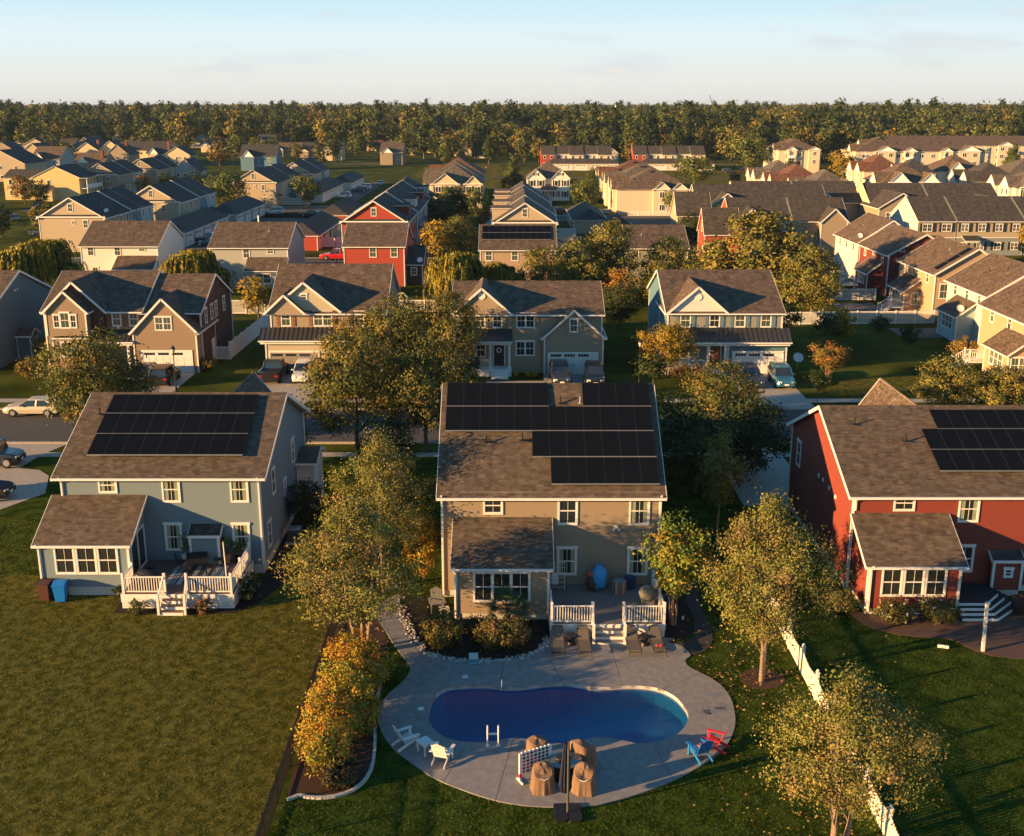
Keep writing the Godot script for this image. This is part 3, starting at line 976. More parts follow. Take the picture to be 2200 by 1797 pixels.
const POOL := [-3.53,-41.96,-3.54,-42.86,-3.42,-43.79,-2.94,-44.54,-2.13,-44.80,-1.14,-44.81,-0.16,-44.62,0.66,-44.72,1.66,-44.96,2.48,-45.00,3.05,-44.80,3.71,-44.64,4.44,-44.68,5.43,-44.78,6.39,-44.59,7.08,-43.94,7.42,-43.01,7.49,-42.26,7.28,-41.53,6.84,-40.82,6.17,-40.34,5.54,-40.13,5.02,-40.13,4.59,-40.30,4.08,-40.50,3.48,-40.55,2.79,-40.34,2.18,-40.13,1.50,-40.13,0.83,-40.36,0.23,-40.50,-0.29,-40.43,-0.89,-40.20,-1.49,-40.16,-2.32,-40.34,-2.95,-40.75,-3.33,-41.39]
const DECK := [-7.19,-52.52,-6.73,-51.40,-5.83,-49.10,-5.04,-47.30,-4.73,-46.54,-4.70,-46.1,-4.78,-45.6,-4.97,-45.02,-5.34,-44.30,-5.62,-43.47,-5.74,-42.86,-5.71,-42.26,-5.57,-41.53,-5.29,-40.68,-4.81,-39.73,-4.06,-38.81,-3.27,-37.93,-2.52,-37.32,-1.38,-36.62,-0.40,-36.16,0.62,-35.91,1.64,-35.84,2.66,-35.87,3.70,-36.16,4.79,-36.67,5.91,-37.32,7.03,-38.18,7.88,-38.94,8.53,-39.73,8.98,-40.54,9.34,-41.53,9.52,-42.56,9.56,-43.79,9.32,-44.91,8.80,-45.75,8.22,-46.46,8.08,-46.91,8.16,-47.30,8.42,-47.70,8.13,-48.60,7.48,-49.02,7.54,-49.44,1.81,-49.44,1.77,-49.40,1.53,-48.77,1.04,-47.94,0.35,-47.38,-0.79,-47.14,-1.85,-47.14,-2.92,-47.30,-3.84,-47.54,-4.26,-47.94,-4.59,-48.77,-4.93,-49.53,-5.26,-50.49,-5.50,-51.40,-5.83,-53.09,-6.05,-54.49]

func smooth(p: PackedVector2Array) -> PackedVector2Array:
	var o := PackedVector2Array()
	for i in p.size():
		var a := p[(i + p.size() - 1) % p.size()]; var b := p[i]; var c := p[(i + 1) % p.size()]; var d := p[(i + 2) % p.size()]
		for t in [0.0, 0.34, 0.67]:
			o.append(b.cubic_interpolate(c, a, d, t))
	return o

func strip(a: Vector2, b: Vector2, w: float, ext := 0.0) -> PackedVector2Array:
	var d := (b - a).normalized()
	var n := Vector2(-d.y, d.x) * w * 0.5
	return PackedVector2Array([a - d * ext - n, b + d * ext - n, b + d * ext + n, a - d * ext + n])

func clean(p: PackedVector2Array) -> PackedVector2Array:
	var o := PackedVector2Array()
	for q in p:
		if o.is_empty() or o[-1].distance_to(q) > 0.004: o.append(q)
	if o.size() > 2 and o[0].distance_to(o[-1]) <= 0.004: o.remove_at(o.size() - 1)
	return o

func ground() -> void:
	var far := 9000.0
	rects("ground", [[-far, -far, -4.2, 100], [8.2, -far, far, 100], [-4.2, -39.8, 8.2, 100], [-4.2, -far, 8.2, -45.4]], 0.0, M.ground)
	rects("lawn", [[-60, -57, -8.7, -20]], 0.006, M.lawn_dry)
	rects("lawn", [[-8.7, -39.8, 13.24, -20], [-8.7, -45.4, -4.2, -39.8], [8.2, -45.4, 13.24, -39.8], [-8.7, -80, 13.24, -45.4]], 0.006, M.lawn)
	rects("lawn", [[13.24, -80, 60, -20]], 0.006, M.lawn)
	rects("lawn", [[-60, -80, -8.7, -57]], 0.006, M.lawn)
	# pool deck of separate slabs
	var pool := smooth(pv(POOL))
	var cut: Array[PackedVector2Array] = [pool]
	var joints := [[0.12, -40.9, -0.75, -35.4], [-1.7, -40.7, -2.9, -36.4], [5.6, -40.6, 6.4, -36.6], [2.0, -40.6, 2.9, -35.2], [1.2, -49.9, 2.4, -44.4], [4.65, -50.2, 4.95, -44.4], [9.2, -46.4, 6.4, -44.2], [-0.45, -47.9, -0.47, -44.4], [-5.6, -45.8, -2.6, -44.0], [-6.2, -42.0, -3.2, -42.1], [-7.6, -49.9, -3.6, -49.9], [-6.0, -47.4, -3.4, -46.9], [10.2, -43.2, 7.2, -42.6], [-8, -51.8, -4, -51.8]]
	for j in joints:
		var s := strip(Vector2(j[0], j[1]), Vector2(j[2], j[3]), 0.022)
		var r := Geometry2D.merge_polygons(cut[0], s)
		if r.size() == 1: cut[0] = r[0]
		else: cut.append(s)
	var pieces: Array[PackedVector2Array] = [smooth(pv(DECK))]
	for c in cut:
		var nx: Array[PackedVector2Array] = []
		for p in pieces:
			for q in Geometry2D.clip_polygons(p, c):
				if q.size() > 2 and not Geometry2D.is_polygon_clockwise(q): nx.append(q)
		pieces = nx
	var dk := Node3D.new(); dk.name = "pool_terrace"; add_child(dk); dk.set_meta("kind", "structure")
	for p in pieces:
		var b := MB.new()
		b.poly(clean(p), 0.05, 0.12)
		put(dk, "concrete_slab", b, M.concrete)
	# wet patches on the terrace
	var wet := mat("damp_concrete", lin(0.2, 0.2, 0.2), 0.5, {"tex": T.conc, "size": 3.0, "tri": true})
	R.seed = 4
	var wn := MB.new()
	for q in [[8.6, -42.7, 0.55, 0.33], [9.05, -42.95, 0.33, 0.3], [8.9, -44.0, 0.33, 0.22], [8.2, -42.5, 0.36, 0.2], [8.55, -44.25, 0.2, 0.1]]:
		var pl := PackedVector2Array()
		for i in 20:
			var a := TAU * i / 20
			var f := 1.0 + 0.25 * sin(a * 3 + q[0] * 9) + 0.15 * sin(a * 5 + q[1] * 4)
			pl.append(Vector2(q[0] + cos(a) * q[2] * f, q[1] + sin(a) * q[3] * f))
		wn.poly(pl, 0.0535)
	put(dk, "damp_patch", wn, wet)
	# pool shell and water
	var pl2 := thing("swimming_pool", "freeform deep blue swimming pool set into the pale concrete terrace", "swimming pool", Vector3(2, 0, -42.5))
	var shell := mat("pool_shell", lin(0.006, 0.13, 0.36), 0.35)
	var band := mat("pool_rim", lin(0.58, 0.57, 0.55), 0.6, {"tex": T.grain, "size": 0.7})
	var wl := MB.new(); var fl := MB.new(); var bd := MB.new()
	var dep := func(x: float) -> float: return lerpf(-2.4, -0.85, clampf((x + 2.5) / 9.0, 0, 1))
	for i in pool.size():
		var a := pool[i]; var b := pool[(i + 1) % pool.size()]
		bd.quad(Vector3(a.x, 0.045, a.y), Vector3(b.x, 0.045, b.y), Vector3(b.x, -0.16, b.y), Vector3(a.x, -0.16, a.y))
		wl.quad(Vector3(a.x, -0.16, a.y), Vector3(b.x, -0.16, b.y), Vector3(b.x, dep.call(b.x), b.y), Vector3(a.x, dep.call(a.x), a.y))
	var ix := Geometry2D.triangulate_polygon(pool)
	for i in range(0, ix.size(), 3):
		var p: Array[Vector3] = []
		for k in 3:
			var q := pool[ix[i + k]]
			p.append(Vector3(q.x, dep.call(q.x), q.y))
		fl.tri(p[0], p[1], p[2])
	part(pl2, "rim", bd, band); part(pl2, "basin_wall", wl, shell); part(pl2, "basin_floor", fl, shell)
	var w := MB.new(); w.poly(pool, -0.10)
	var wm := StandardMaterial3D.new()
	wm.resource_name = "pool_water"
	wm.albedo_color = Color(0.0, 0.24, 0.46, 0.45); wm.transparency = BaseMaterial3D.TRANSPARENCY_ALPHA; wm.roughness = 0.04; wm.metallic_specular = 0.3
	var nt := noise_tex(31, 0.035, Color.BLACK, Color.WHITE, 512, 3)
	nt.as_normal_map = true; nt.bump_strength = 2.0; nt.color_ramp = null
	wm.normal_enabled = true; wm.normal_texture = nt; wm.normal_scale = 0.25; wm.uv1_scale = Vector3(0.4, 0.4, 0.4)
	var wo := part(pl2, "water", w, wm)
	# returns, skimmer lids
	for q in [[-2.12, -45.57], [-3.91, -42.80]]:
		var l := MB.new()
		l.lathe([Vector2(0.0, 0.012), Vector2(0.13, 0.012), Vector2(0.15, 0.0)], Vector3.ZERO, 18)
		one("skimmer_lid", l, M.white, "round white skimmer lid " + ("beyond the far rim of the pool" if q[0] > -3 else "beside the left end of the pool"), "lid", Transform3D(Basis(), Vector3(q[0], 0.052, q[1])), "skimmer lids round the pool")
	# beds, walks
	var bed := pv([-5.4,-51.6,-4.93,-49.45,-4.55,-48.7,-4.2,-47.9,-3.8,-47.45,-2.92,-47.2,-1.85,-47.03,-0.79,-47.03,0.40,-47.28,1.1,-47.9,1.6,-48.7,1.8,-49.3,1.82,-51.4,-2.7,-51.6,-3.6,-54.2,-5.6,-54.2])
	var b2 := MB.new(); b2.poly(bed, 0.03, 0.05); struct("mulch_bed", b2, M.mulch)
	# pebble border
	R.seed = 9
	var line := pv([-5.9,-54.0,-5.42,-51.4,-5.1,-50.4,-4.8,-49.4,-4.45,-48.65,-4.1,-47.85,-3.7,-47.42,-2.9,-47.16,-1.85,-47.0,-0.79,-47.0,0.42,-47.25,1.15,-47.85,1.62,-48.65,1.85,-49.4])
	var st := MB.new()
	for i in 620:
		var k := R.randi() % (line.size() - 1)
		var p := line[k].lerp(line[k + 1], R.randf()) + Vector2(R.randfn() * 0.11, R.randfn() * 0.11)
		p += Vector2(0, -0.1)
		var g := R.randf_range(0.7, 1.25)
		st.col = [Color(0.33, 0.30, 0.26), Color(0.42, 0.40, 0.37), Color(0.28, 0.2, 0.15), Color(0.5, 0.48, 0.45)][R.randi() % 4] * g
		var r := R.randf_range(0.03, 0.085)
		st.blob(Vector3(p.x, 0.035 + r * 0.4, p.y), Vector3(r, r * 0.65, r * R.randf_range(0.7, 1.1)), 6, 3)
	struct("river_stones", st, mat("stone_vc", Color.WHITE, 0.85, {"vc": true}), "stuff")
	var dw := MB.new(); dw.poly(smooth(pv([7.50,-49.02,8.13,-48.60,8.44,-47.72,9.13,-48.11,9.59,-48.77,9.84,-49.96,9.83,-51.58,9.77,-53.48,10.02,-56.16,9.32,-56.16,9.09,-53.48,9.18,-51.58,8.92,-49.96,8.44,-49.10,7.78,-48.94])), 0.03, 0.05); struct("side_path", dw, M.dark_walk)
	var mb := MB.new(); mb.poly(pv([7.5,-49.2,8.3,-49.25,8.85,-50.0,9.1,-51.6,9.05,-53.6,7.7,-54.2,7.5,-51.5]), 0.035, 0.05); struct("mulch_bed", mb, M.mulch)
	# left hedge bed with concrete edging
	var hb := smooth(pv([-8.5,-37.2,-8.0,-36.55,-7.0,-36.4,-6.0,-36.9,-5.5,-38.2,-5.6,-40.4,-5.9,-42.6,-5.9,-45.0,-6.3,-46.9,-8.5,-47.2]))
	mb = MB.new(); mb.poly(hb, 0.03, 0.05); struct("mulch_bed", mb, M.litter)
	var eg := MB.new()
	for i in hb.size():
		var a := hb[i]; var b := hb[(i + 1) % hb.size()]
		if a.x > -8.4 and b.x > -8.4 and a.y > -46.5: eg.beam(Vector3(a.x, 0.05, a.y), Vector3(b.x, 0.05, b.y), 0.12, 0.12)
	struct("bed_edging", eg, M.stone)
	mb = MB.new(); mb.poly(smooth(pv([-8.6,-47.3,-6.0,-46.9,-5.9,-48.2,-6.4,-50.5,-7.4,-52.6,-8.6,-52.6])), 0.028, 0.03); struct("mulch_bed", mb, M.litter)
	mb = MB.new(); mb.poly(smooth(pv([10.4,-45.0,11.2,-44.5,12.1,-44.9,12.3,-45.8,11.4,-46.4,10.5,-46.0])), 0.028, 0.03); struct("mulch_bed", mb, M.litter)
	# left and right gardens' beds
	mb = MB.new(); mb.poly(pv([-20.4,-53.4,-20.4,-52.3,-19,-52.1,-14.2,-52.2,-13.2,-53.4,-12.4,-56,-12.6,-70,-13.7,-70,-13.7,-57.3,-14.3,-53]), 0.026, 0.03); struct("mulch_bed", mb, M.mulch)
	mb = MB.new(); mb.poly(smooth(pv([17.2,-53.5,17.6,-51.0,19.0,-49.8,21.3,-49.3,22.0,-48.2,23.5,-47.4,29,-47.2,29,-52,22,-52,18,-52.2])), 0.026, 0.03); struct("paver_patio", mb, M.paver)
	# streets
	rects("road", [[-400, -91.6, 400, -82.0]], 0.012, M.asphalt)
	rects("sidewalk", [[-400, -95.4, 400, -94.1]], 0.02, M.walk)
	rects("sidewalk", [[-400, -79.6, 400, -78.5]], 0.02, M.walk)
	var kb := MB.new()
	kb.box(Vector3(-400, 0, -82.0), Vector3(400, 0.13, -81.75)); kb.box(Vector3(-400, 0, -91.85), Vector3(400, 0.13, -91.6))
	struct("kerb", kb, M.walk)
	mb = MB.new(); mb.poly(pv([-50,-82,-50,-60,-44,-60,-32.9,-67.2,-31.2,-70.5,-32.4,-74.1,-33.6,-75.4,-35.2,-75.8,-34.9,-79.0,-33.9,-82.0]), 0.024, 0.02); struct("driveway", mb, M.walk)
	rects("driveway", [[-36.4, -105.5, -30.6, -91.6], [-24.2, -109, -18.0, -91.6], [3.0, -105, 8.7, -91.6], [20.6, -106, 26.0, -91.6], [15, -82, 20, -68]], 0.024, M.walk)
	var sp := MB.new(); sp.box(Vector3(-2.4, 0, -101.8), Vector3(3.1, 0.05, -100.6)); struct("front_path", sp, M.walk)

# ---------------------------------------------------------------- the three near houses
func deck(label: String, x0: float, x1: float, z0: float, z1: float, h: float, sx0: float, sx1: float, m: Material, w := true) -> Node3D:
	var d := thing("wooden_deck", label, "deck", Vector3((x0 + x1) / 2, 0, (z0 + z1) / 2))
	var n := int((z0 - z1) / 0.145)
	var bm := MB.new(); bm.box(Vector3(x0, h - 0.03, -0.069), Vector3(x1, h, 0.069))
	var mesh := bm.mesh()
	for i in n:
		put(d, "deck_board", mesh, m, Transform3D(Basis(), Vector3(0, 0, z0 - (i + 0.5) * (z0 - z1) / n) - d.position))
	var s := MB.new()
	s.box(Vector3(x0 - 0.03, 0.42, z0), Vector3(x1 + 0.03, h - 0.01, z0 + 0.04))
	s.box(Vector3(x1, 0.42, z1), Vector3(x1 + 0.04, h - 0.01, z0)); s.box(Vector3(x0 - 0.04, 0.42, z1), Vector3(x0, h - 0.01, z0))
	part(d, "rim_board", s, M.white)
	for k in 3:
		s = MB.new()
		s.box(Vector3(x0, 0.06 + k * 0.12, z0 - 0.02), Vector3(x1, 0.16 + k * 0.12, z0 + 0.012)); s.box(Vector3(x1 - 0.02, 0.06 + k * 0.12, z1), Vector3(x1 + 0.012, 0.16 + k * 0.12, z0 - 0.02))
		part(d, "skirt_board", s, M.white)
	# stairs
	var nt := 3
	for k in nt + 1:
		var y := h * k / (nt + 1)
		s = MB.new(); s.box(Vector3(sx0, y, z0 + 0.03 + (nt - k) * 0.24), Vector3(sx1, y + h / (nt + 1) - 0.035, z0 + 0.055 + (nt - k) * 0.24))
		part(d, "riser", s, M.white)
		if k < nt:
			s = MB.new(); s.box(Vector3(sx0 - 0.02, y + h / (nt + 1) - 0.035, z0 + 0.04 + (nt - k - 1) * 0.24), Vector3(sx1 + 0.02, y + h / (nt + 1), z0 + 0.08 + (nt - k) * 0.24))
			part(d, "tread", s, m)
	return d

func near_houses() -> void:
	var tan_s := siding("tan_near", 0.275, 0.215, 0.15)
	var H := thing("tan_house", "tan house with twin rows of black solar panels and rear sunroom above the pool", "house", Vector3(2, 0, -60))
	R.seed = 100
	var rb := roof("brown", 0.155, 0.118, 0.088)
	block(H, {"x0": -3.61, "x1": 7.65, "z0": -54.2, "z1": -66.8, "ye": 5.9, "rise": 4.15, "wall": tan_s, "roof": rb, "lod": 2, "base": 0.4, "boards": "n", "e": 0.36, "r": 0.26})
	shed(H, {"x0": -2.8, "x1": 1.82, "z0": -51.5, "z1": -54.2, "ye": 3.05, "yt": 4.5, "wall": tan_s, "roof": rb, "lod": 2, "base": 0.35})
	for q in [[-0.975, 5.17, 1.03, 1.04, 0], [2.88, 4.88, 1.04, 1.63, 0], [6.58, 4.87, 1.07, 1.63, 1], [2.87, 2.08, 1.05, 1.64, 1], [6.56, 2.07, 1.08, 1.62, 1]]:
		win(H, Vector3(q[0], q[1], -54.2), N_, q[2], q[3], 1, 2, q[4])
	win(H, Vector3(-0.51, 1.84, -51.5), N_, 2.88, 1.72, 3, 2, 0)
	win(H, Vector3(-3.61, 4.9, -58), W_, 0.9, 1.5, 1, 1); win(H, Vector3(7.65, 4.9, -58), E_, 0.9, 1.5, 1, 1); win(H, Vector3(7.65, 4.9, -63), E_, 0.9, 1.5, 1, 1)
	solar(H, 5.9, -53.85, 0.624, [[-3.58, -58.97, 6, 0.93, 1.76], [3.88, -58.97, 4, 0.93, 1.76], [-3.58, -57.45, 12, 0.93, 1.76], [1.07, -55.9, 7, 0.93, 1.79], [2.02, -54.34, 6, 0.93, 1.79]])
	for q in [[2.65, 9.23, -59.19], [3.74, 9.23, -59.19], [-1.37, 7.74, -56.8], [0.54, 7.8, -56.89]]:
		vent_pipe(H, Vector3(q[0], q[1], q[2]))
	downspout(H, -3.62, -54.2, 5.9, 0.1); downspout(H, 7.66, -54.2, 5.9, 0.1); downspout(H, -2.85, -51.5, 3.1, 0.1)
	for q in [[-2.3, 2.7, -51.46], [5.4, 3.9, -54.16]]:
		var f := MB.new()
		f.box(Vector3(-0.09, 0, 0), Vector3(0.09, 0.16, 0.04)); f.blob(Vector3(-0.13, -0.06, 0.1), Vector3(0.08, 0.07, 0.1), 8, 5); f.blob(Vector3(0.13, -0.06, 0.1), Vector3(0.08, 0.07, 0.1), 8, 5)
		put(H, "flood_light", f, M.white, Transform3D(Basis(), Vector3(q[0], q[1], q[2]) - H.position))
	# front gable on the street side
	block(H, {"x0": -3.2, "x1": 1.6, "z0": -61.0, "z1": -67.6, "y0": 0.4, "ye": 5.7, "ax": "z", "rise": 2.6, "wall": tan_s, "roof": rb, "skip": "n"})
	# left blue-grey house
	var blue := siding("blue_grey", 0.155, 0.205, 0.235)
	H = thing("blue_grey_house", "blue grey house with a wide block of solar panels and white railed deck", "house", Vector3(-19, 0, -64))
	block(H, {"x0": -24.4, "x1": -13.7, "z0": -57.3, "z1": -70.5, "ye": 5.82, "rise": 2.83, "wall": blue, "roof": rb, "lod": 2, "base": 0.55, "boards": "ne", "e": 0.36, "r": 0.42})
	shed(H, {"x0": -24.75, "x1": -20.1, "z0": -54.4, "z1": -57.3, "ye": 3.1, "yt": 4.62, "wall": blue, "roof": rb, "lod": 2, "base": 0.5})
	for q in [[-21.92, 5.2, 1.02, 0.98, 1], [-18.5, 4.95, 1.0, 1.55, 1], [-14.8, 4.95, 1.0, 1.55, 1], [-18.58, 2.2, 0.96, 1.66, 1], [-14.86, 2.22, 0.98, 1.62, 1]]:
		win(H, Vector3(q[0], q[1], -57.3), N_, q[2], q[3], 1, 2, q[4])
	for i in 3:
		win(H, Vector3(-23.45 + i * 1.13, 2.05, -54.4), N_, 1.1, 1.66, 1, 2, 0)
	for q in [[-58.9, 1.75, 0.85, 1.6], [-60.6, 4.3, 0.85, 1.6], [-63.6, 2.9, 0.7, 1.1], [-66.5, 4.3, 0.85, 1.6]]:
		win(H, Vector3(-13.7, q[1], q[0]), E_, q[2], q[3], 1, 1, 0)
	# sliding door on the sunroom
	var sd := MB.new()
	for q in [[-1.15, 0, -1.03, 2.2], [1.03, 0, 1.15, 2.2], [-1.03, 2.08, 1.03, 2.2], [-0.05, 0.05, 0.05, 2.08], [-1.03, 0, 1.03, 0.07]]:
		sd.box(Vector3(q[0], q[1], 0), Vector3(q[2], q[3], 0.06))
	var so := put(H, "sliding_door", sd, M.white, Transform3D(Basis(Vector3.UP, E_), Vector3(-20.1, 0.9, -55.8) - H.position))
	sd = MB.new(); sd.quad(Vector3(-1.03, 0.07, 0.03), Vector3(1.03, 0.07, 0.03), Vector3(1.03, 2.08, 0.03), Vector3(-1.03, 2.08, 0.03)); put(so, "pane", sd, M.glass)
	solar(H, 5.85, -56.95, 0.41, [[-23.35, -61.88, 9, 0.95, 1.78], [-23.35, -60.15, 9, 0.95, 1.85], [-23.32, -58.43, 9, 0.95, 1.85]])
	vent_pipe(H, Vector3(-23.7, 7.85, -61.88))
	downspout(H, -24.42, -57.3, 5.8, 4.5); downspout(H, -13.74, -57.3, 5.8, 0.6); downspout(H, -24.78, -54.4, 3.1, 0.3)
	# small projecting store with its own roof on the deck
	shed(H, {"x0": -17.5, "x1": -15.95, "z0": -56.6, "z1": -57.3, "ye": 2.55, "yt": 2.95, "wall": blue, "roof": roof("slate", 0.07, 0.075, 0.075), "base": 0.85, "e": 0.05, "r": 0.1, "name": "store_roof"})
	# street-side gable and bay
	block(H, {"x0": -19.0, "x1": -15.0, "z0": -64.5, "z1": -71.2, "y0": 0.4, "ye": 5.6, "ax": "z", "rise": 2.55, "wall": blue, "roof": rb, "skip": "n"})
	block(H, {"x0": -13.75, "x1": -12.6, "z0": -67.5, "z1": -70.3, "ye": 3.3, "rise": 0.5, "wall": M.white, "roof": rb, "lap": false})
	# right red house
	var red := siding("barn_red", 0.21, 0.042, 0.028)
	H = thing("red_house", "red lap sided house with black solar panels and a patio below its sunroom", "house", Vector3(24, 0, -61))
	block(H, {"x0": 17.85, "x1": 29.2, "z0": -54.95, "z1": -68.1, "ye": 5.6, "rise": 2.9, "wall": red, "roof": rb, "lod": 2, "base": 0.35, "boards": "nw", "e": 0.36, "r": 0.32})
	shed(H, {"x0": 18.0, "x1": 22.62, "z0": -52.1, "z1": -54.95, "ye": 2.9, "yt": 4.45, "wall": red, "roof": rb, "lod": 2, "base": 0.35})
	for q in [[20.5, 5.03, 1.12, 0.96, 0], [23.9, 4.7, 1.1, 1.55, 1], [23.95, 1.9, 1.0, 1.6, 0], [28.0, 1.9, 1.0, 1.6, 0]]:
		win(H, Vector3(q[0], q[1], -54.95), N_, q[2], q[3], 1, 2, q[4])
	for i in 3:
		win(H, Vector3(19.2 + i * 1.11, 1.83, -52.1), N_, 1.08, 1.65, 1, 2, 0)
	win(H, Vector3(17.85, 4.2, -66.2), W_, 0.9, 1.7, 1, 1, 0)
	for q in [[4.3, -61.5], [4.35, -60.6], [4.3, -59.3], [4.25, -58.0]]:
		var v := MB.new(); v.box(Vector3(-0.09, -0.11, 0), Vector3(0.09, 0.11, 0.06))
		put(H, "wall_vent", v, M.white, Transform3D(Basis(Vector3.UP, W_), Vector3(17.84, q[0], q[1]) - H.position))
	solar(H, 5.6, -54.6, 0.42, [[23.6, -59.47, 6, 0.93, 1.7], [22.68, -57.83, 7, 0.93, 1.76], [22.68, -56.21, 7, 0.93, 1.76]])
	vent_pipe(H, Vector3(19.11, 7.82, -59.9)); vent_pipe(H, Vector3(21.57, 7.26, -58.55))
	downspout(H, 17.95, -54.95, 5.55, 4.6); downspout(H, 18.1, -52.1, 2.9, 0.2)
	block(H, {"x0": 21.8, "x1": 25.4, "z0": -62.0, "z1": -69.2, "y0": 0.4, "ye": 5.6, "ax": "z", "rise": 2.6, "wall": red, "roof": rb, "skip": "n"})
	# projecting closet with small pane
	shed(H, {"x0": 25.3, "x1": 26.8, "z0": -54.35, "z1": -54.95, "ye": 2.05, "yt": 2.4, "wall": red, "roof": roof("slate", 0.07, 0.075, 0.075), "base": 0.35, "e": 0.05, "r": 0.1, "name": "store_roof"})
	win(H, Vector3(26.1, 1.35, -54.35), N_, 0.5, 0.6, 1, 1, 0, false)

	# decks
	var d := deck("grey wooden deck with white railings behind the tan house", 1.86, 7.42, -49.5, -54.2, 0.75, 3.95, 5.38, M.deck_grey)
	railing(d, Vector3(1.93, 0.75, -49.55), Vector3(3.92, 0.75, -49.55)); railing(d, Vector3(5.42, 0.75, -49.55), Vector3(7.38, 0.75, -49.55))
	railing(d, Vector3(7.38, 0.75, -49.55), Vector3(7.38, 0.75, -54.1), [false, true]); railing(d, Vector3(1.93, 0.75, -49.55), Vector3(1.93, 0.75, -51.4), [false, false])
	railing(d, Vector3(3.92, 0.75, -49.5), Vector3(3.92, 0.0, -48.72), [false, true]); railing(d, Vector3(5.42, 0.75, -49.5), Vector3(5.42, 0.0, -48.72), [false, true])
	d = deck("reddish brown wooden deck with white railings behind the blue grey house", -20.05, -14.3, -52.72, -57.2, 0.85, -17.9, -16.72, M.wood)
	railing(d, Vector3(-19.93, 0.85, -52.77), Vector3(-17.8, 0.85, -52.77)); railing(d, Vector3(-16.68, 0.85, -52.77), Vector3(-14.4, 0.85, -52.77))
	railing(d, Vector3(-14.4, 0.85, -52.77), Vector3(-14.4, 0.85, -54.8), [false, true]); railing(d, Vector3(-14.4, 0.85, -54.8), Vector3(-14.4, 0.85, -56.95), [false, true]); railing(d, Vector3(-19.93, 0.85, -52.77), Vector3(-19.93, 0.85, -54.2), [false, true])
	railing(d, Vector3(-17.86, 0.85, -52.7), Vector3(-17.95, 0.05, -51.95), [false, true]); railing(d, Vector3(-16.66, 0.85, -52.7), Vector3(-16.6, 0.05, -51.95), [false, true])
	# dark deck with angled steps behind the red house
	d = thing("black_deck", "low black deck with white edged angled steps behind the red house", "deck", Vector3(24, 0, -53))
	var blk := mat("black_deck", lin(0.02, 0.02, 0.024), 0.7)
	for k in 4:
		var o := 0.28 * k
		var y := 0.6 - k * 0.15
		var p := MB.new(); var e := MB.new()
		var pl := pv([22.64, -54.9, 22.64, -52.15 + o, 24.15 + o * 0.35, -52.15 + o, 25.2 + o, -53.3 + o * 0.6, 25.2 + o, -54.3])
		p.poly(pl, y, 0.12); part(d, "tread", p, blk)
		for q in [[1, 2], [2, 3]]:
			var a := pl[q[0]]; var b := pl[q[1]]
			e.beam(Vector3(a.x, y - 0.055, a.y + 0.02), Vector3(b.x, y - 0.055, b.y + 0.02), 0.04, 0.13)
		part(d, "riser", e, M.white)

# ---------------------------------------------------------------- garden furniture and small things
func adirondack(label: String, at: Vector3, a: float, m: Material) -> void:
	var o := thing("garden_chair", label, "chair", at, "wooden lounge chairs round the pool")
	o.rotation.y = a
	var b := MB.new()
	for k in 6:
		b = MB.new(); b.obox(Transform3D(Basis(Vector3.RIGHT, 0.26), Vector3(0, 0.36 - (k - 2.5) * 0.021, -0.2 + (5 - k) * 0.088)), Vector3(0.54, 0.022, 0.078)); put(o, "seat_slat", b, m)
	for k in 5:
		b = MB.new()
		var hh := 0.86 - absf(k - 2.0) * 0.06
		b.obox(Transform3D(Basis(Vector3.RIGHT, -0.42), Vector3((k - 2) * 0.115, 0.28 + hh * 0.46, -0.22 - hh * 0.19)), Vector3(0.1, hh, 0.02)); put(o, "back_slat", b, m)
	b = MB.new(); b.obox(Transform3D(Basis(Vector3.RIGHT, -0.42), Vector3(0, 0.72, -0.43)), Vector3(0.56, 0.07, 0.02)); put(o, "back_rail", b, m)
	for sg in [-1.0, 1.0]:
		b = MB.new(); b.obox(Transform3D(Basis(), Vector3(sg * 0.35, 0.56, 0.02)), Vector3(0.14, 0.025, 0.76)); put(o, "armrest", b, m)
		b = MB.new(); b.box(Vector3(sg * 0.31 - 0.02, 0, 0.26), Vector3(sg * 0.31 + 0.02, 0.55, 0.36)); put(o, "front_leg", b, m)
		b = MB.new(); b.beam(Vector3(sg * 0.27, 0.38, 0.34), Vector3(sg * 0.27, 0.05, -0.56), 0.03, 0.12); put(o, "rear_leg", b, m)

func side_table(label: String, at: Vector3, a: float, m: Material) -> void:
	var o := thing("side_table", label, "table", at)
	o.rotation.y = a
	for k in 5:
		var b := MB.new(); b.obox(Transform3D(Basis(), Vector3((k - 2) * 0.1, 0.5, 0)), Vector3(0.088, 0.025, 0.62)); put(o, "top_slat", b, m)
	for sx in [-1.0, 1.0]:
		for sz in [-1.0, 1.0]:
			var b := MB.new(); b.box(Vector3(sx * 0.2 - 0.025, 0, sz * 0.25 - 0.025), Vector3(sx * 0.2 + 0.025, 0.488, sz * 0.25 + 0.025)); put(o, "leg", b, m)
		var c := MB.new(); c.box(Vector3(sx * 0.2 - 0.015, 0.38, -0.225), Vector3(sx * 0.2 + 0.015, 0.45, 0.225)); put(o, "apron", c, m)

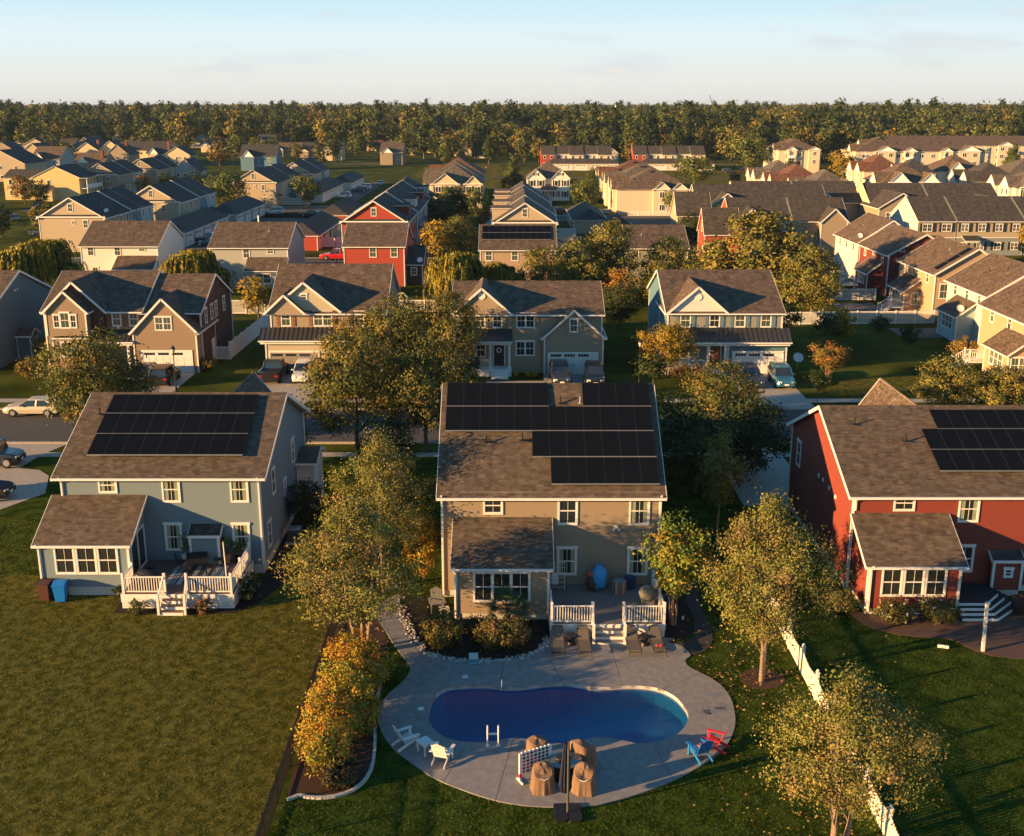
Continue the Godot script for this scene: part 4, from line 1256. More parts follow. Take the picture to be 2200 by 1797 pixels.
func lounger(label: String, at: Vector3, tilt: float, a := 0.0) -> void:
	var o := thing("sun_lounger", label, "sun lounger", at, "grey sun loungers below the deck")
	o.rotation.y = a
	var sling := mat("lounger_sling", lin(0.13, 0.11, 0.09), 0.85, {"tex": T.grain, "size": 0.3})
	var fr := mat("lounger_frame", lin(0.035, 0.03, 0.028), 0.5)
	var b := MB.new()
	b.quad(Vector3(-0.27, 0.36, 0.85), Vector3(0.27, 0.36, 0.85), Vector3(0.27, 0.34, -0.25), Vector3(-0.27, 0.34, -0.25)); b.quad(Vector3(-0.27, 0.33, 0.85), Vector3(-0.27, 0.31, -0.25), Vector3(0.27, 0.31, -0.25), Vector3(0.27, 0.33, 0.85))
	b.quad(Vector3(-0.27, 0.33, 0.85), Vector3(0.27, 0.33, 0.85), Vector3(0.27, 0.36, 0.85), Vector3(-0.27, 0.36, 0.85))
	put(o, "seat", b, sling)
	b = MB.new()
	var pts := []
	var d := Vector3(0, sin(tilt), -cos(tilt)) * 0.78
	var p := Vector3(0, 0.345, -0.25)
	var nn := Vector3(0, cos(tilt), sin(tilt)) * 0.03
	b.quad(p + Vector3(-0.27, 0, 0), p + Vector3(0.27, 0, 0), p + d + Vector3(0.25, 0, 0), p + d + Vector3(-0.25, 0, 0)); b.quad(p - nn + Vector3(0.27, 0, 0), p - nn + Vector3(-0.27, 0, 0), p + d - nn + Vector3(-0.25, 0, 0), p + d - nn + Vector3(0.25, 0, 0))
	b.quad(p + d + Vector3(-0.25, 0, 0), p + d + Vector3(0.25, 0, 0), p + d - nn + Vector3(0.25, 0, 0), p + d - nn + Vector3(-0.25, 0, 0))
	put(o, "backrest", b, sling)
	b = MB.new()
	for sg in [-0.3, 0.3]:
		b.tube([Vector3(sg * 0.8, 0.3, 0.95), Vector3(sg, 0.34, 0.8), Vector3(sg, 0.33, -0.25), p + d * 0.6 + Vector3(sg, 0, 0), p + d * 1.04 + Vector3(sg * 0.7, 0, 0)], [0.022, 0.022, 0.022, 0.022, 0.02], 6)
	b.tube([Vector3(-0.24, 0.3, 0.95), Vector3(0.24, 0.3, 0.95)], [0.022, 0.022], 6); b.tube([p + d * 1.04 + Vector3(-0.21, 0, 0), p + d * 1.04 + Vector3(0.21, 0, 0)], [0.02, 0.02], 6)
	put(o, "frame", b, fr)
	for q in [[-0.29, 0.8], [0.29, 0.8], [-0.29, -0.4], [0.29, -0.4]]:
		b = MB.new(); b.tube([Vector3(q[0], 0.33, q[1]), Vector3(q[0] * 1.06, 0, q[1] * 1.05)], [0.02, 0.018], 6); put(o, "leg", b, fr)

func cover(label: String, at: Vector3, r: Vector3, a: float, peak := 0.0) -> void:
	var o := thing("covered_chair", label, "covered chair", at, "brown fabric covers over the patio chairs")
	o.rotation.y = a
	var b := MB.new()
	var ph := R.randf() * 6.0
	var rings := [[1.06, 0.0], [1.0, 0.25], [0.96, 0.6], [0.93, 0.86], [0.78, 0.97], [0.35, 1.03], [0.0, 1.05]]
	for i in rings.size() - 1:
		for j in 40:
			var P := []
			for q in [[i, j], [i, j + 1], [i + 1, j + 1], [i + 1, j]]:
				var th: float = TAU * q[1] / 40.0
				var rr: float = rings[q[0]][0]; var y: float = rings[q[0]][1]
				var fold := 1.0 + (0.05 * sin(th * 7 + ph) + 0.035 * sin(th * 13 + ph * 2)) * (1.1 - y) * (1 if rr > 0.5 else 0)
				var ca := cos(th); var sa := sin(th)
				var sq := pow(pow(absf(ca), 4) + pow(absf(sa), 4), -0.25)
				var hy: float = y * r.y * (1.0 - (0.28 - peak) * sa * 0.8 * (1 if rr > 0.01 else 0) * smoothstep(0.4, 0.9, y)) + 0.02 * sin(th * 3 + ph) * y
				P.append(Vector3(ca * rr * r.x * fold * lerpf(1.0, sq, 0.7), hy, sa * rr * r.z * fold * lerpf(1.0, sq, 0.7)))
			b.quad(P[1], P[0], P[3], P[2])
	put(o, "fabric", b, mat("brown_cover", lin(0.20, 0.125, 0.08), 0.9, {"tex": T.grain, "size": 0.4, "sheen": 0.2}))
	b = MB.new()
	b.tube([Vector3(-0.15, r.y * 0.8, r.z * 0.96), Vector3(0.0, r.y * 0.74, r.z * 1.0), Vector3(0.15, r.y * 0.8, r.z * 0.95)], [0.015, 0.015, 0.015], 5)
	put(o, "handle", b, M.white)

func planter(called: String, label: String, at: Vector3, r: float, h: float, m: Material, plant := true) -> void:
	var o := thing(called, label, "plant pot", at)
	var b := MB.new()
	b.lathe([Vector2(r * 0.68, 0), Vector2(r, h * 0.92), Vector2(r * 1.08, h * 0.93), Vector2(r * 1.08, h), Vector2(r * 0.9, h), Vector2(r * 0.86, h * 0.9), Vector2(0, h * 0.9)], Vector3.ZERO, 18)
	put(o, "pot", b, m)
	if plant:
		var c := PackedVector3Array(); var cr := PackedFloat32Array()
		for i in 12:
			c.append(Vector3(R.randfn() * 0.16, h + 0.25 + absf(R.randfn()) * 0.35, R.randfn() * 0.16)); cr.append(0.2)
		put(o, "leaves", leaves(c, cr, 26, 0.11, [Color(0.05, 0.09, 0.03), Color(0.08, 0.1, 0.03)], Vector3(0, h + 0.4, 0)), M.leaf)

func bush(label: String, at: Vector3, r: Vector3, pal: Array, n := 90, per := 60, leaf := 0.09, called := "shrub", flower = null) -> void:
	var o := thing(called, label, "bush", at)
	var c := PackedVector3Array(); var cr := PackedFloat32Array()
	for i in n:
		var d := Vector3(R.randfn(), R.randfn(), R.randfn()).normalized()
		var f := pow(R.randf(), 0.35) * R.randf_range(0.82, 1.08)
		c.append(Vector3(d.x * r.x * f, r.y * (0.52 + 0.48 * d.y * f), d.z * r.z * f)); cr.append(minf(r.x, r.y) * 0.24)
	put(o, "foliage", leaves(c, cr, per, leaf, pal, Vector3(0, r.y * 0.4, 0), 0.9), M.leaf)
	var t := MB.new()
	for i in 6:
		var a := TAU * i / 6
		t.tube([Vector3(cos(a) * 0.06, 0, sin(a) * 0.06), Vector3(cos(a) * r.x * 0.55, r.y * 0.7, sin(a) * r.z * 0.55)], [0.03, 0.012], 5, false)
	put(o, "stem", t, M.bark)
	if flower != null:
		var fc := PackedVector3Array(); var fr := PackedFloat32Array()
		for i in 26:
			fc.append(c[i * 2 % n] + Vector3(c[i * 2 % n].x, c[i * 2 % n].y - r.y * 0.4, c[i * 2 % n].z).normalized() * 0.16); fr.append(0.09)
		put(o, "blossom", leaves(fc, fr, 7, 0.09, [flower], Vector3(0, r.y * 0.4, 0)), M.leaf)

func palm(label: String, at: Vector3) -> void:
	var o := thing("palm", label, "palm", at)
	var t := MB.new(); t.tube([Vector3.ZERO, Vector3(0.03, 0.7, 0.02), Vector3(0, 1.25, 0)], [0.17, 0.15, 0.13], 9)
	put(o, "trunk", t, M.bark)
	R.seed = 61
	for k in 26:
		var a := k * 2.399; var el := R.randf_range(-0.25, 1.25)
		var b := MB.new()
		var L := R.randf_range(0.9, 1.25)
		var d := Vector3(cos(a) * cos(el), sin(el), sin(a) * cos(el))
		var hub := Vector3(0, 1.2, 0) + d * L * 0.62
		b.col = Color(0.045, 0.085, 0.04) * R.randf_range(0.7, 1.3)
		b.beam(Vector3(0, 1.2, 0), hub, 0.018, 0.018)
		var side := d.cross(Vector3.UP).normalized(); var up := side.cross(d)
		for j in 17:
			var th := (j - 8) * 0.17
			var e := (d * cos(th) + side * sin(th)).normalized()
			var w := e.cross(up).normalized() * 0.022
			var tip := hub + e * L * 0.62 + Vector3.DOWN * 0.16
			var mid := hub + e * L * 0.36
			b.quad(hub - w * 0.3, hub + w * 0.3, mid + w, mid - w); b.tri(mid - w, mid + w, tip)
		put(o, "frond", b, M.leaf)

func bin(label: String, at: Vector3, m: Material, a: float) -> void:
	var o := thing("wheelie_bin", label, "bin", at, "bins by the sunroom wall"); o.rotation.y = a
	var b := MB.new()
	var P := func(w: float, y: float, z0: float, z1: float) -> Array: return [Vector3(-w, y, z1), Vector3(w, y, z1), Vector3(w, y, z0), Vector3(-w, y, z0)]
	var lo: Array = P.call(0.24, 0.05, -0.26, 0.26); var hi: Array = P.call(0.31, 0.98, -0.36, 0.36)
	for i in 4: b.quad(lo[i], lo[(i + 1) % 4], hi[(i + 1) % 4], hi[i])
	b.box(Vector3(-0.33, 0.93, -0.38), Vector3(0.33, 0.99, 0.38))
	put(o, "body", b, m)
	b = MB.new()
	b.quad(Vector3(-0.33, 1.0, 0.42), Vector3(0.33, 1.0, 0.42), Vector3(0.33, 1.11, -0.1), Vector3(-0.33, 1.11, -0.1)); b.quad(Vector3(-0.33, 1.11, -0.1), Vector3(0.33, 1.11, -0.1), Vector3(0.33, 1.05, -0.4), Vector3(-0.33, 1.05, -0.4))
	for sg in [-1.0, 1.0]:
		b.tri(Vector3(sg * 0.33, 1.0, 0.42), Vector3(sg * 0.33, 1.11, -0.1), Vector3(sg * 0.33, 1.0, -0.1)); b.quad(Vector3(sg * 0.33, 1.0, -0.1), Vector3(sg * 0.33, 1.11, -0.1), Vector3(sg * 0.33, 1.05, -0.4), Vector3(sg * 0.33, 1.0, -0.4))
	b.quad(Vector3(-0.33, 0.96, 0.42), Vector3(0.33, 0.96, 0.42), Vector3(0.33, 1.0, 0.42), Vector3(-0.33, 1.0, 0.42))
	put(o, "lid", b, m)
	for sg in [-0.25, 0.25]:
		b = MB.new(); b.tube([Vector3(sg - 0.03, 0.12, -0.33), Vector3(sg + 0.03, 0.12, -0.33)], [0.12, 0.12], 10); put(o, "wheel", b, M.black)

func props() -> void:
	R.seed = 200
	var W: Material = M.white
	adirondack("white wooden lounge chair at the left end of the pool, backrest to the hedge", Vector3(-4.25, 0.05, -39.95), 2.15, W)
	adirondack("white wooden lounge chair beside the white side table nearest the front lawn", Vector3(-2.75, 0.05, -38.85), 2.85, W)
	side_table("white slatted side table between the two white lounge chairs", Vector3(-3.46, 0.05, -39.45), 0.65, W)
	var red := mat("red_paint", lin(0.55, 0.03, 0.045), 0.5); var blu := mat("blue_paint", lin(0.015, 0.15, 0.42), 0.5)
	adirondack("red wooden lounge chair at the right end of the pool", Vector3(8.12, 0.05, -39.75), -2.05, red)
	adirondack("bright blue wooden lounge chair beside the red one", Vector3(7.45, 0.05, -39.1), -2.75, blu)
	var c := MB.new(); c.blob(Vector3.ZERO, Vector3(0.12, 0.07, 0.1), 7, 4)
	one("pink_towel", c, mat("pink_towel", lin(0.6, 0.16, 0.13), 0.9), "small pink towel lying on the blue lounge chair", "towel", Transform3D(Basis(), Vector3(7.5, 0.5, -39.25)))
	# ladder rails
	for x in [-0.98, -0.56]:
		pass
	var la := thing("pool_ladder", "white pool ladder with two curved grab rails at the near rim", "pool ladder", Vector3(-0.77, 0.05, -40.05))
	for x in [-0.22, 0.22]:
		var b := MB.new()
		b.tube([Vector3(x, 0, 0.12), Vector3(x, 0.62, 0.1), Vector3(x, 0.76, 0.0), Vector3(x, 0.76, -0.12), Vector3(x, 0.66, -0.28), Vector3(x, 0.2, -0.5), Vector3(x, -0.6, -0.52)], [0.032, 0.032, 0.032, 0.032, 0.032, 0.032, 0.032], 8)
		put(la, "grab_rail", b, W)
		b = MB.new(); b.lathe([Vector2(0, 0.03), Vector2(0.07, 0.03), Vector2(0.08, 0)], Vector3(x, 0, 0.12), 12); put(la, "foot_plate", b, W)
	for y in [0.14, -0.25]:
		var b := MB.new(); b.box(Vector3(-0.2, y, -0.56), Vector3(0.2, y + 0.03, -0.44)); put(la, "tread", b, W)
	# loungers
	lounger("grey sun lounger nearest the left end of the deck, backrest raised", Vector3(2.2, 0.05, -48.3), 0.5)
	lounger("grey sun lounger just left of the deck steps", Vector3(3.42, 0.05, -48.3), 0.5, 0.03)
	lounger("grey sun lounger just right of the deck steps", Vector3(5.76, 0.05, -48.3), 0.5, 0.05)
	lounger("grey sun lounger with a red object on it, nearest the side path", Vector3(6.9, 0.05, -48.3), 0.5, 0.06)
	c = MB.new(); c.blob(Vector3(-0.09, 0.04, 0), Vector3(0.1, 0.05, 0.06), 7, 4); c.blob(Vector3(0.1, 0.04, 0.02), Vector3(0.1, 0.05, 0.06), 7, 4)
	one("red_toy", c, red, "red pool toy left lying on a lounger", "toy", Transform3D(Basis(), Vector3(6.95, 0.41, -47.85)))
	for q in [[2.83, -48.75, "dark round side table between the two loungers left of the steps"], [6.36, -48.7, "dark round side table between the two loungers right of the steps"]]:
		var o := thing("round_table", q[2], "table", Vector3(q[0], 0.05, q[1]))
		var b := MB.new(); b.lathe([Vector2(0.0, 0.5), Vector2(0.25, 0.5), Vector2(0.25, 0.47), Vector2(0.0, 0.47)], Vector3.ZERO, 16); put(o, "top", b, M.black)
		b = MB.new(); b.lathe([Vector2(0.22, 0.0), Vector2(0.14, 0.24), Vector2(0.22, 0.47)], Vector3.ZERO, 16); put(o, "base", b, M.black)
	# dining set under brown covers
	cover("low round topped brown chair cover behind the giant game board", Vector3(1.0, 0.05, -39.25), Vector3(0.42, 0.7, 0.4), 0.3, 0.25)
	cover("brown covered chair standing in front of the giant game board", Vector3(1.17, 0.05, -36.95), Vector3(0.44, 0.86, 0.4), 0.1)
	cover("brown covered chair right of the folded parasol", Vector3(2.72, 0.05, -36.9), Vector3(0.44, 0.84, 0.41), -0.15)
	cover("tall peaked brown cover behind the round patio table", Vector3(2.75, 0.05, -38.6), Vector3(0.54, 0.98, 0.48), 2.4, 0.1)
	var o := thing("patio_table", "round dark patio table with a dark bundle on its glass top", "table", Vector3(2.0, 0.05, -37.85))
	var b := MB.new(); b.lathe([Vector2(0.0, 0.75), Vector2(0.68, 0.75), Vector2(0.7, 0.735), Vector2(0.68, 0.715), Vector2(0.0, 0.715)], Vector3.ZERO, 32); put(o, "table_top", b, mat("table_glass", lin(0.09, 0.10, 0.09), 0.12, {"spec": 0.6}))
	b = MB.new(); b.lathe([Vector2(0.55, 0.0), Vector2(0.5, 0.35), Vector2(0.55, 0.71)], Vector3.ZERO, 28); put(o, "base", b, M.black)
	b = MB.new(); b.blob(Vector3(-0.05, 0.8, 0.05), Vector3(0.3, 0.1, 0.2), 10, 5, func(d: Vector3) -> float: return 1.0 + 0.2 * sin(d.x * 9 + d.z * 5)); put(o, "bundle", b, M.black)
	# giant four-in-a-row board
	o = thing("game_board", "giant white four in a row game board with red and black discs", "game", Vector3(0.9, 0.05, -37.75))
	o.rotation.y = 0.5
	var wp := mat("white_plastic", lin(0.74, 0.72, 0.7), 0.4)
	b = MB.new()
	for i in 8: b.box(Vector3(-0.6 + i * 0.17 - 0.02, 0.33, -0.03), Vector3(-0.6 + i * 0.17 + 0.02, 1.2, 0.03))
	for j in 7: b.box(Vector3(-0.58, 0.33 + j * 0.145 - 0.018, -0.028), Vector3(0.57, 0.33 + j * 0.145 + 0.018, 0.028))
	for i in 8:
		for j in 7:
			b.obox(Transform3D(Basis(Vector3.BACK, PI / 4), Vector3(-0.6 + i * 0.17, 0.33 + j * 0.145, 0)), Vector3(0.075, 0.075, 0.054))
	put(o, "grid", b, wp)
	for sg in [-0.68, 0.66]:
		b = MB.new(); b.box(Vector3(sg - 0.035, 0.0, -0.035), Vector3(sg + 0.035, 1.22, 0.035)); b.box(Vector3(sg - 0.03, 0, -0.25), Vector3(sg + 0.03, 0.05, 0.25)); put(o, "upright", b, wp)
		b = MB.new(); b.box(Vector3(sg - 0.05, 0.2, -0.05), Vector3(sg + 0.05, 0.34, 0.05)); put(o, "collar", b, red)
	b = MB.new(); b.tube([Vector3(0, 0, -0.012), Vector3(0, 0, 0.012)], [0.066, 0.066], 14)
	var disc := b.mesh()
	for i in 7:
		for j in 6:
			put(o, "disc", disc, red if (i < 4 and (i + j) % 3 != 1) else M.black, Transform3D(Basis(), Vector3(-0.515 + i * 0.17, 0.40 + j * 0.145, 0)))
	# folded cantilever parasol
	o = thing("parasol", "folded cantilever parasol with navy canopy and square black base", "parasol", Vector3(2.04, 0.0, -35.45))
	b = MB.new()
	for sx in [-1, 1]:
		for sz in [-1, 1]:
			var pl := PackedVector2Array()
			for i in 24:
				var a := TAU * i / 24
				pl.append(Vector2(sx * 0.26 + 0.25 * signf(cos(a)) * pow(absf(cos(a)), 0.35), sz * 0.26 + 0.25 * signf(sin(a)) * pow(absf(sin(a)), 0.35)))
			b.poly(pl, 0.12, 0.12)
	put(o, "base", b, M.black)
	b = MB.new(); b.tube([Vector3(0, 0.05, 0), Vector3(0, 2.75, 0.0)], [0.05, 0.045], 10); b.tube([Vector3(0, 2.72, 0), Vector3(0.02, 2.85, -0.25), Vector3(0.03, 2.7, -0.42)], [0.035, 0.03, 0.03], 8); put(o, "pole", b, mat("pole_bronze", lin(0.12, 0.11, 0.085), 0.4, {"metal": 0.4}))
	b = MB.new()
	var prof := [[0.05, 2.72], [0.1, 2.4], [0.13, 1.9], [0.17, 1.4], [0.19, 0.95], [0.14, 0.72], [0.1, 0.7]]
	for i in prof.size() - 1:
		for j in 32:
			var P := []
			for q in [[i, j], [i, j + 1], [i + 1, j + 1], [i + 1, j]]:
				var th: float = TAU * q[1] / 32.0; var rr: float = prof[q[0]][0] * (1.0 + 0.28 * sin(th * 8))
				P.append(Vector3(-0.08 + cos(th) * rr, prof[q[0]][1], -0.36 + sin(th) * rr))
			b.quad(P[0], P[1], P[2], P[3])
	put(o, "canopy", b, mat("navy_canvas", lin(0.016, 0.02, 0.045), 0.9))
	# pump box at the bed edge
	o = thing("pool_cleaner", "pale teal pool cleaner box at the edge of the stone border", "pool cleaner", Vector3(-1.79, 0.05, -47.05))
	b = MB.new(); b.obox(Transform3D(Basis(Vector3.RIGHT, -0.4), Vector3(0, 0.26, 0)), Vector3(0.42, 0.3, 0.3)); put(o, "body", b, mat("teal_plastic", lin(0.30, 0.42, 0.40), 0.4))
	b = MB.new(); b.box(Vector3(-0.24, 0.02, 0.0), Vector3(0.24, 0.1, 0.34)); put(o, "base", b, mat("teal_dark", lin(0.10, 0.32, 0.33), 0.4))
	# beside the house
	adirondack("weathered grey lounge chair beside the tan house sunroom", Vector3(-3.85, 0.05, -52.5), 0.15, mat("grey_paint", lin(0.18, 0.18, 0.17), 0.7))
	side_table("small pale table in front of the weathered grey lounge chair", Vector3(-3.4, 0.05, -51.6), 0.2, mat("cream_paint", lin(0.5, 0.45, 0.38), 0.7))
	# things on the tan house deck
	o = thing("drying_rack", "white wire drying rack with towels against the sunroom corner", "drying rack", Vector3(2.35, 0.75, -53.6))
	b = MB.new()
	for x in [-0.38, 0.38]: b.tube([Vector3(x, 0, 0.15), Vector3(x, 1.5, 0)], [0.016, 0.016], 6)
	for k in 6: b.tube([Vector3(-0.38, 0.15 + k * 0.26, 0.13 - k * 0.02), Vector3(0.38, 0.15 + k * 0.26, 0.13 - k * 0.02)], [0.012, 0.012], 6)
	put(o, "frame", b, W)
	b = MB.new(); b.box(Vector3(-0.3, 0.3, 0.11), Vector3(0.05, 0.95, 0.15)); put(o, "towel", b, mat("pale_towel", lin(0.45, 0.52, 0.55), 0.95))
	o = thing("covered_cart", "cart under a bright blue tarpaulin against the tan house wall", "cart", Vector3(4.4, 0.75, -53.4))
	b = MB.new(); b.blob(Vector3(0.12, 0.75, 0), Vector3(0.42, 0.7, 0.36), 14, 9, func(d: Vector3) -> float: return 1.0 + 0.14 * sin(d.x * 6 + d.y * 3) + 0.08 * sin(d.z * 11)); put(o, "tarpaulin", b, mat("blue_tarp", lin(0.03, 0.28, 0.58), 0.5))
	b = MB.new(); b.blob(Vector3(-0.3, 0.45, 0.12), Vector3(0.3, 0.42, 0.28), 10, 6); put(o, "bag", b, mat("dark_bag", lin(0.06, 0.035, 0.025), 0.8))
	b = MB.new(); b.blob(Vector3(-0.36, 0.95, 0.05), Vector3(0.2, 0.2, 0.2), 8, 5); put(o, "orange_bag", b, mat("orange_bag", lin(0.32, 0.09, 0.03), 0.8))
	o = thing("drum_table", "round barrel with orange and grey staves on the grey deck", "barrel", Vector3(5.55, 0.75, -53.2))
	for k in 12:
		b = MB.new(); var a := TAU * k / 12
		b.obox(Transform3D(Basis(Vector3.UP, -a), Vector3(cos(a) * 0.34, 0.32, sin(a) * 0.34)), Vector3(0.05, 0.64, 0.15)); put(o, "stave", b, mat("orange_stave", lin(0.30, 0.10, 0.04), 0.7) if k % 2 else mat("grey_stave", lin(0.25, 0.27, 0.26), 0.7))
	b = MB.new(); b.lathe([Vector2(0.34, 0.6), Vector2(0.3, 0.55), Vector2(0.0, 0.55)], Vector3.ZERO, 16); put(o, "top", b, mat("grey_stave"))
	o = thing("kettle_grill", "grill under a grey cover at the right rail of the grey deck", "grill", Vector3(6.85, 0.75, -51.7))
	b = MB.new(); b.blob(Vector3(0, 0.62, 0), Vector3(0.48, 0.42, 0.42), 14, 8, func(d: Vector3) -> float: return 1.0 + 0.06 * sin(d.x * 9 + d.z * 7)); b.box(Vector3(-0.3, 0.05, -0.25), Vector3(0.3, 0.5, 0.25)); put(o, "cover", b, mat("grey_cover", lin(0.14, 0.135, 0.125), 0.85))
	b = MB.new(); b.box(Vector3(-0.65, 0, -0.12), Vector3(0.65, 0.02, 0.12)); one("door_mat", b, M.black, "narrow black mat on the grey deck", "mat", Transform3D(Basis(), Vector3(3.05, 0.755, -51.6)))
	b = MB.new(); b.lathe([Vector2(0.28, 0), Vector2(0.3, 0.6), Vector2(0.25, 0.65), Vector2(0, 0.65)], Vector3.ZERO, 14); one("storage_tub", b, mat("dark_blue_plastic", lin(0.01, 0.03, 0.09), 0.5), "dark blue storage tub beside the barrel on the grey deck", "tub", Transform3D(Basis(), Vector3(6.15, 0.75, -53.7)))
	b = MB.new(); b.lathe([Vector2(0.3, 0), Vector2(0.34, 0.9), Vector2(0, 1.0)], Vector3.ZERO, 14); one("water_butt", b, mat("dark_blue_plastic"), "dark blue water butt on the ground right of the grey deck", "water butt", Transform3D(Basis(), Vector3(7.95, 0.03, -52.2)))
	# left deck
	o = thing("striped_rug", "grey and white striped rug laid on the reddish deck", "rug", Vector3(-16.8, 0.857, -55.1))
	var xs := [[0.0, 0.22, 1], [0.22, 0.3, 0], [0.3, 0.36, 1], [0.36, 0.44, 0], [0.44, 0.5, 1], [0.5, 0.62, 0], [0.62, 0.86, 1], [0.86, 1.15, 0], [1.15, 1.4, 1], [1.4, 1.7, 0], [1.7, 1.95, 1], [1.95, 2.15, 0], [2.15, 2.4, 1], [2.4, 2.46, 0], [2.46, 2.52, 1], [2.52, 2.6, 0], [2.6, 2.82, 1]]
	for k in 2:
		b = MB.new()
		for q in xs:
			if q[2] == k: b.box(Vector3(-1.41 + q[0], 0, -1.2), Vector3(-1.41 + q[1], 0.012, 1.2))
		put(o, "stripe", b, mat("rug_light", lin(0.42, 0.42, 0.4), 0.95) if k else mat("rug_dark", lin(0.055, 0.065, 0.07), 0.95))
	o = thing("dining_table", "dark rectangular garden table standing on the striped rug", "table", Vector3(-16.95, 0.87, -55.75)); o.rotation.y = 0.25
	b = MB.new(); b.box(Vector3(-0.55, 0.68, -0.8), Vector3(0.55, 0.72, 0.8)); put(o, "table_top", b, M.black)
	for q in [[-0.48, -0.7], [0.48, -0.7], [-0.48, 0.7], [0.48, 0.7]]:
		b = MB.new(); b.box(Vector3(q[0] - 0.025, 0, q[1] - 0.025), Vector3(q[0] + 0.025, 0.68, q[1] + 0.025)); put(o, "leg", b, M.black)
	var nm := ["black metal chair at the right side of the garden table", "black metal chair at the far right corner of the garden table", "black metal chair at the left side of the garden table", "black metal chair at the near end of the garden table"]
	var i4 := 0
	for q in [[-16.1, -55.2, -1.4], [-15.95, -56.2, -1.3], [-17.85, -55.9, 1.7], [-17.1, -54.6, 3.2]]:
		o = thing("metal_chair", nm[i4], "chair", Vector3(q[0], 0.87, q[1]), "black metal chairs at the garden table"); o.rotation.y = q[2]; i4 += 1
		b = MB.new(); b.box(Vector3(-0.22, 0.42, -0.22), Vector3(0.22, 0.45, 0.22)); put(o, "seat", b, M.black)
		b = MB.new()
		for k in 5: b.tube([Vector3(-0.18 + k * 0.09, 0.5, -0.23), Vector3(-0.18 + k * 0.09, 0.86, -0.3)], [0.01, 0.01], 5)
		b.tube([Vector3(-0.22, 0.45, -0.22), Vector3(-0.22, 0.9, -0.31), Vector3(0.22, 0.9, -0.31), Vector3(0.22, 0.45, -0.22)], [0.014, 0.014, 0.014, 0.014], 5); put(o, "backrest", b, M.black)
		for z in [[-0.2, -0.2], [0.2, -0.2], [-0.2, 0.2], [0.2, 0.2]]:
			b = MB.new(); b.tube([Vector3(z[0], 0.42, z[1]), Vector3(z[0] * 1.15, 0, z[1] * 1.15)], [0.014, 0.014], 5); put(o, "leg", b, M.black)
	o = thing("covered_grill", "grill under a black cover behind the left deck railing", "grill", Vector3(-18.95, 0.85, -53.6))
	b = MB.new(); b.blob(Vector3(0, 0.45, 0), Vector3(0.8, 0.55, 0.36), 14, 8, func(d: Vector3) -> float: return 1.0 + 0.1 * sin(d.x * 5 + d.y * 4)); b.box(Vector3(-0.7, 0, -0.3), Vector3(0.7, 0.5, 0.3)); put(o, "cover", b, M.black)
	planter("plant_pot", "white plant pot with a small leafy tree beside the store on the red deck", Vector3(-17.75, 0.85, -56.6), 0.26, 0.55, W)
	planter("plant_pot", "tan plant pot with leafy plant right of the store on the red deck", Vector3(-15.6, 0.85, -56.85), 0.2, 0.5, mat("terracotta", lin(0.28, 0.15, 0.09), 0.85))
	planter("plant_pot", "low black plant pot under the right window of the blue grey house", Vector3(-15.0, 0.85, -56.9), 0.22, 0.35, M.black)
	o = thing("parasol_pole", "slim white pole standing at the right of the striped rug", "pole", Vector3(-15.1, 0.85, -54.6))
	b = MB.new(); b.tube([Vector3.ZERO, Vector3(-0.05, 2.1, 0)], [0.035, 0.03], 8); put(o, "pole", b, W)
	b = MB.new(); b.lathe([Vector2(0.2, 0), Vector2(0.18, 0.06), Vector2(0, 0.1)], Vector3.ZERO, 14); put(o, "foot", b, M.black)
	b = MB.new(); b.box(Vector3(-0.3, 0, -0.45), Vector3(0.3, 0.02, 0.45)); one("door_mat", b, M.black, "black mat in front of the sliding glass door", "mat", Transform3D(Basis(), Vector3(-19.6, 0.855, -55.7)))
	bin("bright blue wheelie bin beside the brown bin", Vector3(-23.6, 0, -53.75), mat("bin_blue", lin(0.01, 0.17, 0.55), 0.45), 0.1)
	bin("dark brown wheelie bin at the sunroom corner", Vector3(-24.4, 0, -53.85), mat("bin_brown", lin(0.06, 0.025, 0.018), 0.5), -0.1)
	o = thing("cooling_unit", "grey air conditioning unit on a slab beside the blue grey house", "air conditioner", Vector3(-12.9, 0, -61.9))
	b = MB.new(); b.box(Vector3(-0.5, 0, -0.5), Vector3(0.5, 0.1, 0.5)); put(o, "slab", b, M.stone)
	b = MB.new(); b.box(Vector3(-0.38, 0.1, -0.38), Vector3(0.38, 0.85, 0.38)); put(o, "casing", b, mat("ac_case", lin(0.05, 0.055, 0.055), 0.5))
	b = MB.new(); b.box(Vector3(-0.4, 0.85, -0.4), Vector3(0.4, 0.9, 0.4)); b.lathe([Vector2(0.3, 0.93), Vector2(0.33, 0.9)], Vector3.ZERO, 18); put(o, "top", b, M.rail)
	# right garden
	o = thing("washing_line_post", "tall white wooden post standing at the patio edge behind the red house", "post", Vector3(22.34, 0, -48.1))
	b = MB.new(); b.obox(Transform3D(Basis(Vector3.BACK, 0.03), Vector3(0, 1.25, 0)), Vector3(0.13, 2.5, 0.13)); put(o, "shaft", b, W)
	b = MB.new(); b.box(Vector3(-0.08, 2.48, -0.08), Vector3(0.08, 2.54, 0.08)); put(o, "cap", b, W)
	for y in [1.45, 1.7]:
		b = MB.new(); b.tube([Vector3(0, y, 0.05), Vector3(0, y, 0.09)], [0.025, 0.025], 8); put(o, "bolt", b, M.black)
	o = thing("covered_grill", "black gas grill standing by the angled steps of the red house", "grill", Vector3(26.2, 0.03, -52.2))
	b = MB.new(); b.box(Vector3(-0.6, 0.1, -0.3), Vector3(0.6, 0.9, 0.3)); put(o, "cabinet", b, M.black)
	b = MB.new(); b.blob(Vector3(0, 0.95, 0), Vector3(0.45, 0.28, 0.32), 12, 6); put(o, "hood", b, M.black)
